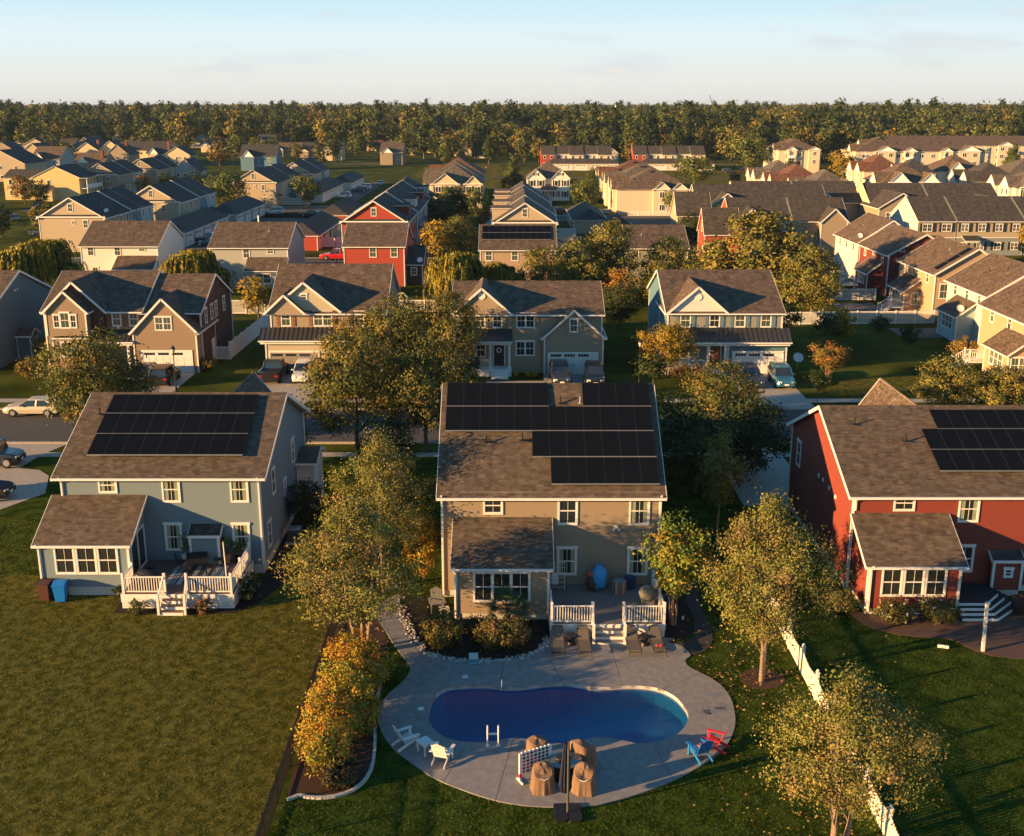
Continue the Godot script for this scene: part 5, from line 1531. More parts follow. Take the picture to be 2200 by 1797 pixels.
	b = MB.new(); b.lathe([Vector2(0, 0.42), Vector2(0.12, 0.4), Vector2(0.16, 0.3), Vector2(0.16, 0.1), Vector2(0.1, 0)], Vector3.ZERO, 14); one("gas_bottle", b, W, "white gas bottle standing in front of the black grill", "gas bottle", Transform3D(Basis(), Vector3(25.95, 0.03, -51.4)))
	b = MB.new(); b.box(Vector3(-0.25, 0, -0.05), Vector3(0.25, 0.14, 0.02)); one("downspout_block", b, W, "small white splash block lying on the brown patio", "splash block", yaw(-0.3, Vector3(20.6, 0.03, -48.4)))
	# shrubs
	var hyd := [Color(0.10, 0.11, 0.03), Color(0.15, 0.12, 0.035), Color(0.06, 0.08, 0.025), Color(0.17, 0.10, 0.045)]
	bush("rounded autumn tinted hydrangea at the left of the stone edged bed", Vector3(-3.3, 0, -48.75), Vector3(1.05, 1.75, 0.85), hyd, 110, 60, 0.1)
	bush("rounded autumn tinted hydrangea under the palm in the stone edged bed", Vector3(-0.45, 0, -48.55), Vector3(1.35, 1.5, 0.8), hyd, 120, 60, 0.1)
	palm("fan palm in front of the tan house sunroom windows", Vector3(-0.2, 0, -50.1))
	bush("dark low shrub between the two hydrangeas", Vector3(-1.9, 0, -49.9), Vector3(0.8, 0.9, 0.7), [Color(0.03, 0.05, 0.02), Color(0.05, 0.06, 0.02)], 50, 40, 0.09)
	var gold := [Color(0.34, 0.25, 0.03), Color(0.42, 0.24, 0.03), Color(0.22, 0.22, 0.035), Color(0.42, 0.17, 0.03), Color(0.17, 0.18, 0.035)]
	var hs := ["green and gold shrub under the birch at the far end of the fence hedge", "amber tipped shrub, second along the fence hedge", "green gold shrub in the middle of the fence hedge", "orange flecked shrub, fourth along the fence hedge", "yellow orange shrub nearest the camera in the fence hedge", "gold shrub on the terrace side of the fence hedge", "bronze shrub filling the middle of the terrace side of the hedge", "low russet shrub at the near end of the hedge bed"]
	var k8 := 0
	for q in [[-7.2, -45.6, 1.2, 2.2], [-7.3, -43.6, 1.25, 2.4], [-7.2, -41.7, 1.3, 2.5], [-7.4, -39.8, 1.2, 2.3], [-7.3, -38.4, 1.15, 2.0], [-6.4, -44.7, 1.0, 1.9], [-6.4, -41.0, 1.05, 2.0], [-6.6, -37.4, 0.7, 0.9]]:
		bush(hs[k8], Vector3(q[0], 0, q[1]), Vector3(q[2], q[3], q[2] * 1.05), gold if k8 < 7 else [Color(0.10, 0.07, 0.03), Color(0.07, 0.06, 0.025)], 110, 62, 0.1, "hedge_shrub"); k8 += 1
	var rose := [Color(0.06, 0.07, 0.025), Color(0.12, 0.10, 0.03), Color(0.04, 0.05, 0.02)]
	bush("white flowering rose bush under the left sunroom windows of the red house", Vector3(19.05, 0, -51.1), Vector3(0.95, 1.35, 0.75), rose, 80, 50, 0.09, "rose_bush", Color(0.55, 0.5, 0.45))
	bush("white flowering rose bush beside the angled steps of the red house", Vector3(21.3, 0, -51.0), Vector3(1.05, 1.5, 0.8), rose, 90, 50, 0.09, "rose_bush", Color(0.55, 0.5, 0.45))
	bush("small olive shrub at the near left corner of the red house", Vector3(17.0, 0, -52.4), Vector3(0.8, 1.3, 0.7), [Color(0.12, 0.11, 0.03), Color(0.07, 0.08, 0.02)], 60, 50, 0.09)
	bush("pink rose bush in front of the right railing of the red deck", Vector3(-15.75, 0, -52.2), Vector3(0.45, 0.95, 0.4), [Color(0.07, 0.09, 0.03), Color(0.15, 0.09, 0.03)], 36, 40, 0.07, "rose_bush", Color(0.45, 0.13, 0.11))
	bush("low green shrub in front of the left railing of the red deck", Vector3(-19.1, 0, -52.2), Vector3(0.5, 0.85, 0.4), [Color(0.05, 0.07, 0.025), Color(0.09, 0.09, 0.03)], 36, 40, 0.07)
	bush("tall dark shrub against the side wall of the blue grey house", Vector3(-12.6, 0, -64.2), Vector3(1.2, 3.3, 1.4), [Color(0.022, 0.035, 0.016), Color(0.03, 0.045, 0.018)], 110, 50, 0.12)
	bush("dark climbing shrub along the right railing of the red deck", Vector3(-13.8, 0, -54.3), Vector3(0.55, 1.2, 1.4), [Color(0.03, 0.05, 0.02), Color(0.06, 0.06, 0.025)], 80, 50, 0.08, "shrub", Color(0.4, 0.3, 0.2))
	bush("black green bush at the corner between the sunroom and the red deck", Vector3(-20.5, 0, -53.7), Vector3(0.4, 0.9, 0.4), [Color(0.025, 0.04, 0.02)], 30, 40, 0.07)
	bush("tall amber and green shrub beside the left wall of the tan house", Vector3(-4.9, 0, -56.2), Vector3(1.1, 4.2, 1.3), gold, 140, 60, 0.12)
	# small white lights of the path
	b = MB.new(); b.blob(Vector3(0, 0.12, 0), Vector3(0.06, 0.12, 0.06), 8, 5); one("garden_lantern", b, W, "small white lantern in the bed under the young myrtle", "lantern", Transform3D(Basis(), Vector3(8.6, 0.03, -51.4)))

# ---------------------------------------------------------------- fences of the near lots
func picket_fence(label: String, x: float, z0: float, z1: float) -> void:
	var f := thing("picket_fence", label, "fence", Vector3(x, 0, (z0 + z1) / 2))
	var span := 2.42
	var n := int((z0 - z1) / span)
	var pk := {}
	var post := MB.new(); post.box(Vector3(-0.065, 0, -0.065), Vector3(0.065, 1.36, 0.065)); post.box(Vector3(-0.085, 1.36, -0.085), Vector3(0.085, 1.39, 0.085)); post.blob(Vector3(0, 1.45, 0), Vector3(0.07, 0.08, 0.07), 8, 6)
	var pm := post.mesh()
	for i in n + 1:
		var z := z0 - i * span
		put(f, "post", pm, M.white, Transform3D(Basis(), Vector3(0, 0, z - f.position.z)))
		if i == n: break
		for q in [[0.18, 0.14], [0.72, 0.1]]:
			var r := MB.new(); r.box(Vector3(-0.025, q[0] - q[1] / 2, -span + 0.065), Vector3(0.025, q[0] + q[1] / 2, -0.065)); put(f, "rail", r, M.white, Transform3D(Basis(), Vector3(0, 0, z - f.position.z)))
		for k in 14:
			var t := (k + 0.75) / 14.5
			var h := snappedf(1.24 - 0.2 * sin(PI * t), 0.02)
			if not pk.has(h):
				var b := MB.new(); b.box(Vector3(-0.012, 0.06, -0.04), Vector3(0.012, h - 0.05, 0.04))
				b.tri(Vector3(0.012, h - 0.05, 0.04), Vector3(0.012, h - 0.05, -0.04), Vector3(0.012, h, 0)); b.tri(Vector3(-0.012, h - 0.05, -0.04), Vector3(-0.012, h - 0.05, 0.04), Vector3(-0.012, h, 0))
				pk[h] = b.mesh()
			put(f, "picket", pk[h], M.white, Transform3D(Basis(), Vector3(-0.037, 0, z - 0.065 - t * (span - 0.13) - f.position.z)))

func rail_fence(label: String, x: float, z0: float, z1: float) -> void:
	var f := thing("metal_fence", label, "fence", Vector3(x, 0, (z0 + z1) / 2))
	var span := 2.4
	var n := int((z0 - z1) / span)
	var b := MB.new(); b.box(Vector3(-0.03, 0, -0.03), Vector3(0.03, 1.28, 0.03)); b.box(Vector3(-0.04, 1.28, -0.04), Vector3(0.04, 1.31, 0.04)); var pm := b.mesh()
	b = MB.new(); b.box(Vector3(-0.009, 0.05, -0.009), Vector3(0.009, 1.2, 0.009)); var bm := b.mesh()
	b = MB.new(); b.box(Vector3(-0.016, -0.018, -span + 0.03), Vector3(0.016, 0.018, -0.03)); var rm := b.mesh()
	for i in n + 1:
		var z := z0 - i * span - f.position.z
		put(f, "post", pm, M.black, Transform3D(Basis(), Vector3(0, 0, z)))
		if i == n: break
		for y in [0.12, 0.95, 1.18]: put(f, "rail", rm, M.black, Transform3D(Basis(), Vector3(0, y, z)))
		for k in 22: put(f, "picket", bm, M.black, Transform3D(Basis(), Vector3(0, 0, z - (k + 1) * span / 23)))

func fences() -> void:
	picket_fence("white scalloped picket fence with ball topped posts along the right lawn", 13.24, -26.6, -53.5)
	rail_fence("thin black metal fence between the dry lawn and the hedge bed", -8.7, -26.5, -53.0)

# ---------------------------------------------------------------- second row of houses and the neighbourhood behind
# n windows spread from a to b at height y, on a wall facing ang
func wrow(H: Node3D, a: Vector3, b: Vector3, ang: float, n: int, w: float, h: float, lod := 0, sh: Material = null, lights := 1) -> void:
	for i in n:
		var p := a.lerp(b, (i + 0.5) / n)
		win(H, p, ang, w, h, lights, lod, 1 if R.randf() < 0.35 else 0, lod > 0)
		if sh: shutters(H, p, ang, w, h, sh)

func column(H: Node3D, x: float, z: float, y0: float, y1: float, w := 0.2) -> void:
	var b := MB.new()
	b.box(Vector3(x - w / 2, y0, z - w / 2), Vector3(x + w / 2, y1, z + w / 2)); b.box(Vector3(x - w * 0.7, y0, z - w * 0.7), Vector3(x + w * 0.7, y0 + 0.2, z + w * 0.7))
	part(H, "column", b, M.white)

func dish(H: Node3D, at: Vector3) -> void:
	var b := MB.new()
	b.lathe([Vector2(0.0, 0.0), Vector2(0.25, 0.03), Vector2(0.42, 0.1)], Vector3.ZERO, 14)
	b.tube([Vector3(0, 0, 0), Vector3(0.0, -0.35, -0.1)], [0.03, 0.03], 6)
	put(H, "satellite_dish", b, M.white, Transform3D(Basis(Vector3.RIGHT, 0.9), at - H.position))

func vinyl_fence(label: String, a: Vector3, b: Vector3, h := 1.5, solid := false) -> void:
	var f := thing("vinyl_fence", label, "fence", (a + b) * 0.5)
	var L := a.distance_to(b)
	var d := (b - a) / L
	var n := maxi(1, int(round(L / 2.4)))
	for i in n + 1:
		var p := a.lerp(b, float(i) / n)
		var q := MB.new(); q.box(p + Vector3(-0.07, 0, -0.07), p + Vector3(0.07, h + 0.12, 0.07)); part(f, "post", q, M.white)
	for y in [0.1, h - 0.04]:
		var q := MB.new(); q.beam(a + Vector3.UP * y, b + Vector3.UP * y, 0.05, 0.12); part(f, "rail", q, M.white)
	var pk := MB.new()
	var k := 0.1
	while k < L - 0.05:
		var p := a + d * k
		var w := 0.1 if solid else 0.038
		var s := Vector3(absf(d.x) * w * 0.5 + 0.012, 0, absf(d.z) * w * 0.5 + 0.012)
		pk.box(p - s + Vector3.UP * 0.06, p + s + Vector3.UP * (h - 0.02))
		k += 0.105 if solid else 0.12
	part(f, "pickets", pk, M.white).set_meta("kind", "stuff")

func second_row() -> void:
	R.seed = 300
	var rb := roof("brown2", 0.15, 0.112, 0.085)
	var brick := mat("dark_brick", lin(0.16, 0.085, 0.065), 0.9, {"tex": T.brick, "size": 2.0, "det": T.patch, "dsize": 6.0})
	var shake := siding("taupe", 0.25, 0.18, 0.125)
	# A: taupe house with brick side
	var H := thing("taupe_house", "taupe two gabled house with dark brick side wall across the street", "house", Vector3(-37.5, 0, -112))
	block(H, {"x0": -45.4, "x1": -36.0, "z0": -107.0, "z1": -119.4, "ye": 5.9, "rise": 2.9, "wall": shake, "roof": rb, "e": 0.4})
	block(H, {"x0": -36.0, "x1": -30.3, "z0": -107.2, "z1": -119.2, "ye": 5.75, "rise": 2.75, "wall": brick, "roof": rb, "e": 0.4, "lap": false, "r": 0.2})
	block(H, {"x0": -44.9, "x1": -39.4, "z0": -106.4, "z1": -113.0, "y0": 4.0, "ye": 6.1, "ax": "z", "rise": 2.65, "wall": siding("maroon", 0.10, 0.045, 0.035), "roof": rb, "corners": false})
	block(H, {"x0": -44.5, "x1": -40.7, "z0": -105.2, "z1": -110.5, "y0": 3.65, "ye": 6.2, "ax": "z", "rise": 1.85, "wall": shake, "roof": rb, "e": 0.3})
	block(H, {"x0": -44.2, "x1": -40.7, "z0": -105.5, "z1": -108.0, "ye": 3.4, "rise": 0.2, "wall": shake, "roof": rb, "e": 0.02, "r": 0.0})
	block(H, {"x0": -36.4, "x1": -30.35, "z0": -105.4, "z1": -112.2, "ye": 4.2, "ax": "z", "rise": 3.1, "wall": shake, "roof": rb, "e": 0.3})
	metal_roof(H, -41.6, -36.4, -105.2, -107.0, 3.05, 3.95)
	for x in [-40.4, -38.9, -37.0]: column(H, x, -105.45, 0.3, 2.75)
	win(H, Vector3(-42.7, 5.2, -105.2), N_, 0.95, 1.65, 1, 1, 1); win(H, Vector3(-43.5, 5.1, -105.2), N_, 0.66, 1.4, 1, 1, 0); win(H, Vector3(-41.9, 5.1, -105.2), N_, 0.66, 1.4, 1, 1, 0)
	win(H, Vector3(-42.5, 2.3, -105.5), N_, 1.95, 1.6, 2, 1, 1)
	for x in [-40.2, -38.4, -36.75]: win(H, Vector3(x, 5.0, -107.0), N_, 0.92, 1.5, 1, 1, 0 if x < -40 else 1)
	shutters(H, Vector3(-38.4, 5.0, -107.0), N_, 0.92, 1.4, M.shutter_red); shutters(H, Vector3(-36.75, 5.0, -107.0), N_, 0.92, 1.4, M.shutter_red)
	win(H, Vector3(-33.4, 4.85, -105.4), N_, 1.65, 1.45, 2, 1, 1)
	garage_door(H, Vector3(-33.3, 0, -105.4), N_, 4.7, 2.05)
	for q in [[-109.1, 0.8], [-111.3, 0.9], [-113.0, 0.9], [-116.2, 0.9]]: win(H, Vector3(-30.3, 4.95, q[0]), E_, q[1], 1.6, 1, 1, 0)
	entry_door(H, Vector3(-30.3, 0.1, -111.1), E_, 0.9, 2.0, M.white)
	entry_door(H, Vector3(-39.3, 0.3, -107.0), N_, 0.95, 2.1, M.shutter_red)
	downspout(H, -30.32, -105.4, 4.1, 0.1)
	# B: tan house with two gables
	var tan_b := siding("tan_b", 0.30, 0.235, 0.165)
	H = thing("tan_shuttered_house", "tan house with brown shutters and curtained garage across the street", "house", Vector3(-18, 0, -112))
	block(H, {"x0": -23.2, "x1": -12.25, "z0": -106.0, "z1": -119.0, "ye": 5.95, "rise": 3.65, "wall": tan_b, "roof": rb, "e": 0.4})
	block(H, {"x0": -22.95, "x1": -16.85, "z0": -105.9, "z1": -112.6, "y0": 6.0, "ye": 6.3, "ax": "z", "rise": 2.5, "wall": siding("cream_shake", 0.42, 0.37, 0.27), "roof": rb, "corners": false, "e": 0.45})
	block(H, {"x0": -23.35, "x1": -20.1, "z0": -105.4, "z1": -109.5, "y0": 5.7, "ye": 6.15, "ax": "z", "rise": 1.5, "wall": tan_b, "roof": rb, "corners": false, "e": 0.35})
	block(H, {"x0": -23.6, "x1": -17.2, "z0": -104.9, "z1": -106.2, "ye": 3.3, "rise": 0.15, "wall": siding("cream_shake", 0.42, 0.37, 0.27), "roof": rb, "e": 0.02, "r": 0.0})
	metal_roof(H, -24.2, -12.0, -104.4, -106.0, 3.35, 4.35)
	for q in [[-21.75, 0.98, 1], [-18.2, 1.85, 2], [-14.7, 1.0, 1]]:
		win(H, Vector3(q[0], 5.2, -106.0), N_, q[1], 1.55, q[2], 1, 1); shutters(H, Vector3(q[0], 5.2, -106.0), N_, q[1], 1.5, M.shutter_red)
	win(H, Vector3(-19.9, 7.35, -105.9), N_, 0.65, 0.7, 1, 1, 0)
	garage_door(H, Vector3(-20.9, 0, -104.9), N_, 4.6, 2.1, mat("grey_curtain", lin(0.22, 0.19, 0.165), 0.9))
	win(H, Vector3(-12.25, 5.0, -110.7), E_, 0.8, 1.9, 1, 1, 0)
	for x in [-15.6, -12.5]: column(H, x, -104.75, 0.3, 3.0)
	win(H, Vector3(-14.2, 1.9, -106.0), N_, 1.8, 1.5, 2, 1, 0)
	# C: tan gable house with wreath door
	H = thing("tan_porch_house", "tan house with round gable vent, wreathed black door and white double garage", "house", Vector3(2, 0, -111))
	block(H, {"x0": -5.6, "x1": 8.6, "z0": -105.3, "z1": -116.7, "ye": 5.9, "rise": 2.2, "wall": tan_b, "roof": rb, "e": 0.4})
	block(H, {"x0": -5.45, "x1": -0.3, "z0": -105.1, "z1": -111.2, "y0": 5.5, "ye": 6.1, "ax": "z", "rise": 2.25, "wall": tan_b, "roof": rb, "corners": false, "e": 0.3})
	block(H, {"x0": 3.1, "x1": 8.7, "z0": -104.7, "z1": -110.4, "ye": 3.8, "ax": "z", "rise": 2.5, "wall": tan_b, "roof": rb, "e": 0.3})
	var v := MB.new(); v.tube([Vector3(0, 0, 0), Vector3(0, 0, 0.06)], [0.36, 0.36], 20); put(H, "gable_vent", v, M.white, Transform3D(Basis(), Vector3(-2.88, 7.55, -105.08) - H.position))
	for q in [[-4.6, 0.92, 1, 1], [-3.0, 0.92, 1, 1], [-1.4, 0.96, 1, 0], [1.3, 1.8, 2, 0]]:
		win(H, Vector3(q[0], 5.15, -105.3), N_, q[1], 1.5, q[2], 1, q[3]); shutters(H, Vector3(q[0], 5.15, -105.3), N_, q[1], 1.42, M.shutter_tan)
	win(H, Vector3(1.27, 2.45, -105.3), N_, 1.85, 1.55, 2, 1, 0); win(H, Vector3(-3.0, 2.3, -105.3), N_, 0.98, 1.5, 1, 1, 0)
	win(H, Vector3(5.88, 4.8, -104.7), N_, 0.84, 1.4, 1, 1, 1); shutters(H, Vector3(5.88, 4.8, -104.7), N_, 0.84, 1.3, M.shutter_tan)
	entry_door(H, Vector3(-1.25, 0.75, -105.3), N_, 0.98, 2.1)
	v = MB.new()
	for i in 16:
		var a := TAU * i / 16; v.blob(Vector3(cos(a) * 0.2, sin(a) * 0.2, 0), Vector3(0.07, 0.07, 0.04), 6, 4)
	put(H, "wreath", v, M.white, Transform3D(Basis(), Vector3(-1.25, 2.25, -105.24) - H.position))
	garage_door(H, Vector3(5.85, 0, -104.7), N_, 4.6, 2.0)
	metal_roof(H, -5.4, 0.05, -103.7, -105.3, 3.4, 4.35)
	for x in [-5.1, -3.6, -2.05, -0.25]: column(H, x, -103.95, 0.7, 3.08)
	v = MB.new(); v.box(Vector3(-5.4, 0.0, -105.2), Vector3(-0.05, 0.7, -103.75)); part(H, "porch_floor", v, M.white)
	for k in 4:
		v = MB.new(); v.box(Vector3(-2.0, 0, -103.74 + k * 0.27), Vector3(-0.35, 0.6 - k * 0.16, -103.47 + k * 0.27)); part(H, "step", v, M.white)
	railing(H, Vector3(-5.1, 0.7, -103.85), Vector3(-2.05, 0.7, -103.85), [false, false], 0.92, 0.16)
	# D: slate blue house
	var sl := siding("slate_blue", 0.09, 0.18, 0.235)
	H = thing("slate_blue_house", "slate blue house with white gable and long black porch roof across the street", "house", Vector3(20.5, 0, -113))
	block(H, {"x0": 15.0, "x1": 26.0, "z0": -106.0, "z1": -121.0, "ye": 5.9, "rise": 2.95, "wall": siding("slate_grey", 0.235, 0.235, 0.21), "roof": rb, "e": 0.4, "skip": "w"})
	var wm := MB.new(); lap(wm, Vector3(14.995, 0, -121), Vector3.BACK, 15.0, 5.9, 7.5, 8.85); part(H, "wall", wm, sl)
	block(H, {"x0": 15.1, "x1": 20.5, "z0": -105.9, "z1": -112.8, "y0": 5.9, "ye": 6.0, "ax": "z", "rise": 2.35, "wall": siding("white_shake", 0.62, 0.6, 0.55), "roof": rb, "corners": false, "e": 0.35})
	v = MB.new(); v.tube([Vector3(0, 0, 0), Vector3(0, 0, 0.06)], [0.36, 0.36], 20); put(H, "gable_vent", v, M.white, Transform3D(Basis(), Vector3(17.8, 7.3, -105.88) - H.position))
	for q in [16.7, 19.5, 21.95, 24.45]:
		win(H, Vector3(q, 5.05, -106.0), N_, 1.05, 1.45, 1, 1, 0 if q == 19.5 else 1); shutters(H, Vector3(q, 5.05, -106.0), N_, 1.05, 1.4, M.shutter_blue)
	win(H, Vector3(15.0, 4.6, -112), W_, 0.6, 1.8, 1, 1, 0)
	block(H, {"x0": 20.75, "x1": 26.35, "z0": -105.0, "z1": -106.4, "ye": 3.1, "rise": 0.1, "wall": sl, "roof": rb, "e": 0.01, "r": 0.0})
	metal_roof(H, 14.7, 26.7, -104.3, -106.0, 3.2, 4.3)
	garage_door(H, Vector3(23.65, 0, -105.0), N_, 4.7, 2.05)
	for x in [14.95, 16.9, 18.75, 20.4]: column(H, x, -104.55, 0.5, 2.85)
	v = MB.new(); v.box(Vector3(14.8, 0.0, -105.95), Vector3(20.7, 0.5, -104.4)); part(H, "porch_floor", v, M.white)
	railing(H, Vector3(15.0, 0.5, -104.5), Vector3(18.75, 0.5, -104.5), [false, false], 0.92, 0.16)
	entry_door(H, Vector3(19.7, 0.5, -106.0), N_, 0.98, 2.1, M.shutter_red)
	win(H, Vector3(16.9, 2.0, -106.0), N_, 1.0, 1.5, 1, 1, 0)
	# far left dark blue neighbour
	H = thing("dark_blue_house", "dark blue house at the left edge of the street with shaded gable wall", "house", Vector3(-57, 0, -113))
	block(H, {"x0": -62.0, "x1": -50.4, "z0": -106.0, "z1": -121.0, "ye": 5.9, "rise": 2.9, "wall": siding("dark_blue", 0.10, 0.15, 0.18), "roof": rb, "e": 0.4})
	for q in [[-112.4, 6.9], [-113.0, 6.9]]:
		v = MB.new(); v.box(Vector3(-0.12, -0.1, 0), Vector3(0.12, 0.1, 0.06)); put(H, "wall_vent", v, M.white, Transform3D(Basis(Vector3.UP, E_), Vector3(-50.38, q[1], q[0]) - H.position))
	block(H, {"x0": -50.4, "x1": -49.0, "z0": -111.5, "z1": -113.2, "ye": 2.6, "rise": 0.5, "wall": siding("dark_blue", 0.10, 0.15, 0.18), "roof": rb})
	win(H, Vector3(-49.0, 1.6, -112.4), E_, 0.8, 1.0, 1, 1, 0)
	# third row, rear walls in view
	H = thing("white_house", "white sided house with brown lean-to behind the left willow", "house", Vector3(-56, 0, -165))
	var wh := siding("white_lap", 0.66, 0.63, 0.58)
	block(H, {"x0": -61.3, "x1": -50.4, "z0": -159.3, "z1": -172.0, "ye": 5.8, "rise": 2.8, "wall": wh, "roof": rb, "e": 0.4})
	shed(H, {"x0": -55.9, "x1": -50.6, "z0": -156.6, "z1": -159.3, "ye": 2.9, "yt": 4.3, "wall": wh, "roof": rb})
	for q in [[-59.9, 5.0, 0.95, 1.5], [-56.1, 5.0, 0.95, 1.5], [-52.6, 5.3, 1.0, 0.9], [-59.5, 2.0, 0.95, 1.5], [-56.6, 2.0, 0.9, 1.5]]: win(H, Vector3(q[0], q[1], -159.3), N_, q[2], q[3], 1, 1, 1)
	win(H, Vector3(-54.2, 1.7, -156.6), N_, 2.0, 1.4, 2, 1, 0)
	vent_pipe(H, Vector3(-54, 7.9, -163.9)); vent_pipe(H, Vector3(-51.6, 8.2, -164.7))
	H = thing("grey_house", "pale grey house with white pipe on its ridge behind the second willow", "house", Vector3(-37, 0, -163))
	var gy := siding("pale_grey", 0.34, 0.35, 0.33)
	block(H, {"x0": -42.5, "x1": -31.6, "z0": -157.6, "z1": -170.2, "ye": 5.8, "rise": 2.8, "wall": gy, "roof": rb, "e": 0.4})
	shed(H, {"x0": -37.0, "x1": -31.7, "z0": -154.9, "z1": -157.6, "ye": 2.9, "yt": 4.3, "wall": gy, "roof": rb})
	for q in [[-37.4, 4.9, 1.0, 1.6], [-34.0, 5.2, 1.0, 0.95], [-37.6, 2.1, 0.95, 1.5]]: win(H, Vector3(q[0], q[1], -157.6), N_, q[2], q[3], 1, 1, 1)
	win(H, Vector3(-34.6, 1.7, -154.9), N_, 2.2, 1.5, 2, 1, 1)
	for q in [[-36.6, 7.4, -161.2], [-34.8, 7.4, -161.2], [-33.9, 8.0, -162.4]]: vent_pipe(H, Vector3(q[0], q[1], q[2]))
	v = MB.new(); v.tube([Vector3(-36.8, 8.4, -163.9), Vector3(-36.8, 9.5, -163.9)], [0.12, 0.12], 8); part(H, "flue", v, M.white)
	var rd := siding("brick_red", 0.34, 0.05, 0.03)
	H = thing("bright_red_house", "bright red house with white security light and low brick side wing", "house", Vector3(-19, 0, -164))
	block(H, {"x0": -23.8, "x1": -15.3, "z0": -158.6, "z1": -170.5, "ye": 5.8, "rise": 2.6, "wall": rd, "roof": rb, "e": 0.35})
	block(H, {"x0": -15.3, "x1": -12.9, "z0": -160.4, "z1": -169.6, "ye": 3.0, "rise": 2.0, "wall": brick, "roof": roof("slate", 0.07, 0.075, 0.075), "e": 0.3, "lap": false})
	for q in [-19.7, -16.7]: win(H, Vector3(q, 4.9, -158.6), N_, 1.05, 1.6, 1, 1, 1)
	win(H, Vector3(-14.1, 1.9, -160.4), N_, 0.95, 1.2, 1, 1, 1)
	dish(H, Vector3(-13.2, 3.5, -160.5)); vent_pipe(H, Vector3(-18.6, 8.0, -163.4)); vent_pipe(H, Vector3(-21.8, 7.2, -161.5))
	H = thing("solar_house", "pinkish tan house behind the third willow with a full solar roof", "house", Vector3(1, 0, -160))
	block(H, {"x0": -4.4, "x1": 6.0, "z0": -155.0, "z1": -167.4, "ye": 5.8, "rise": 2.7, "wall": siding("pink_tan", 0.36, 0.27, 0.2), "roof": rb, "e": 0.4})
	solar(H, 5.63, -154.6, 0.435, [[-4.2, -157.2, 10, 0.97, 1.85], [-4.2, -158.95, 10, 0.97, 1.85]])
	for q in [-3.2, 0.4]: win(H, Vector3(q, 4.9, -155.0), N_, 1.0, 1.6, 1, 1, 1)
	H = thing("sage_house", "grey green house with brown roof half hidden by the round trees", "house", Vector3(20, 0, -163))
	block(H, {"x0": 16.2, "x1": 24.6, "z0": -156.9, "z1": -169.0, "ye": 5.8, "rise": 2.5, "wall": siding("sage", 0.27, 0.26, 0.2), "roof": rb, "e": 0.4})
	win(H, Vector3(17.3, 4.9, -156.9), N_, 1.05, 1.1, 1, 1, 1)
	vent_pipe(H, Vector3(18.4, 7.0, -159.9)); vent_pipe(H, Vector3(21.7, 7.9, -162))
	# the staggered houses on the right, backs to the west
	var E := [["pale_house", "pale grey sided house with shaded side wall, farthest of the staggered right houses", 50.5, -163.4, -175.0, siding("pale_white", 0.52, 0.52, 0.48), 8.9, -1.0],
		["maroon_house", "dark red house with lean-to in the staggered row on the right", 50.4, -149.6, -162.2, siding("maroon_b", 0.17, 0.035, 0.03), 8.45, -152.0],
		["peach_house", "peach tan house with three solar panels in the staggered row on the right", 50.3, -132.2, -144.6, siding("peach", 0.40, 0.28, 0.18), 8.7, -136.8],
		["sky_blue_house", "light blue house with satellite dish on its lean-to roof on the right", 50.2, -116.6, -127.8, siding("sky_blue", 0.36, 0.43, 0.45), 8.7, -119.6],
		["sand_house", "sand coloured house nearest the camera in the staggered row on the right", 47.6, -98.6, -111.8, siding("sand", 0.38, 0.28, 0.175), 8.6, -100.4]]
	for q in E:
		H = thing(q[0], q[1], "house", Vector3(q[2] + 4.6, 0, (q[3] + q[4]) / 2), "staggered houses along the right edge")
		var x: float = q[2]
		block(H, {"x0": x, "x1": x + 9.4, "z0": q[3], "z1": q[4], "ye": 5.8, "ax": "z", "rise": q[6] - 5.8, "wall": q[5], "roof": rb, "e": 0.4, "r": 0.35})
		if q[7] < -2:
			shed(H, {"dir": "w", "x0": x - 1.9, "x1": x, "z0": q[7], "z1": q[7] - 5.2, "ye": 3.0, "yt": 4.4, "wall": q[5], "roof": rb})
			win(H, Vector3(x - 1.9, 1.95, q[7] - 2.6), W_, 2.9, 1.6, 3, 1, 1)
		wrow(H, Vector3(x, 4.95, q[4] + 0.6), Vector3(x, 4.95, q[3] - 0.6), W_, 3, 0.9, 1.5, 1)
		vent_pipe(H, Vector3(x + 2.4, 7.2, q[4] + 5)); vent_pipe(H, Vector3(x + 3.3, 7.8, q[4] + 7.5))
		if q[0] == "pale_house":
			for y in [5.0, 2.1]: win(H, Vector3(x + 0.9, y, q[3]), N_, 1.0, 1.6, 1, 1, 0)
			win(H, Vector3(x + 4.4, 5.0, q[3]), N_, 1.0, 1.6, 1, 1, 0)
			dish(H, Vector3(x + 0.4, 6.5, q[3] - 1.2))
			v = MB.new(); v.box(Vector3(x + 2.6, 0.4, q[3]), Vector3(x + 4.3, 2.5, q[3] + 0.5)); part(H, "store", v, q[5])
			v = MB.new(); v.quad(Vector3(x + 2.4, 2.5, q[3] + 0.8), Vector3(x + 4.5, 2.5, q[3] + 0.8), Vector3(x + 4.5, 3.0, q[3]), Vector3(x + 2.4, 3.0, q[3])); part(H, "store_roof", v, roof("slate", 0.07, 0.075, 0.075))
		elif q[0] == "peach_house":
			win(H, Vector3(x + 1.2, 3.6, q[3]), N_, 1.2, 1.9, 1, 1, 1); win(H, Vector3(x - 0.2, 1.9, q[7] + 0.0), N_, 1.7, 1.6, 2, 1, 1)
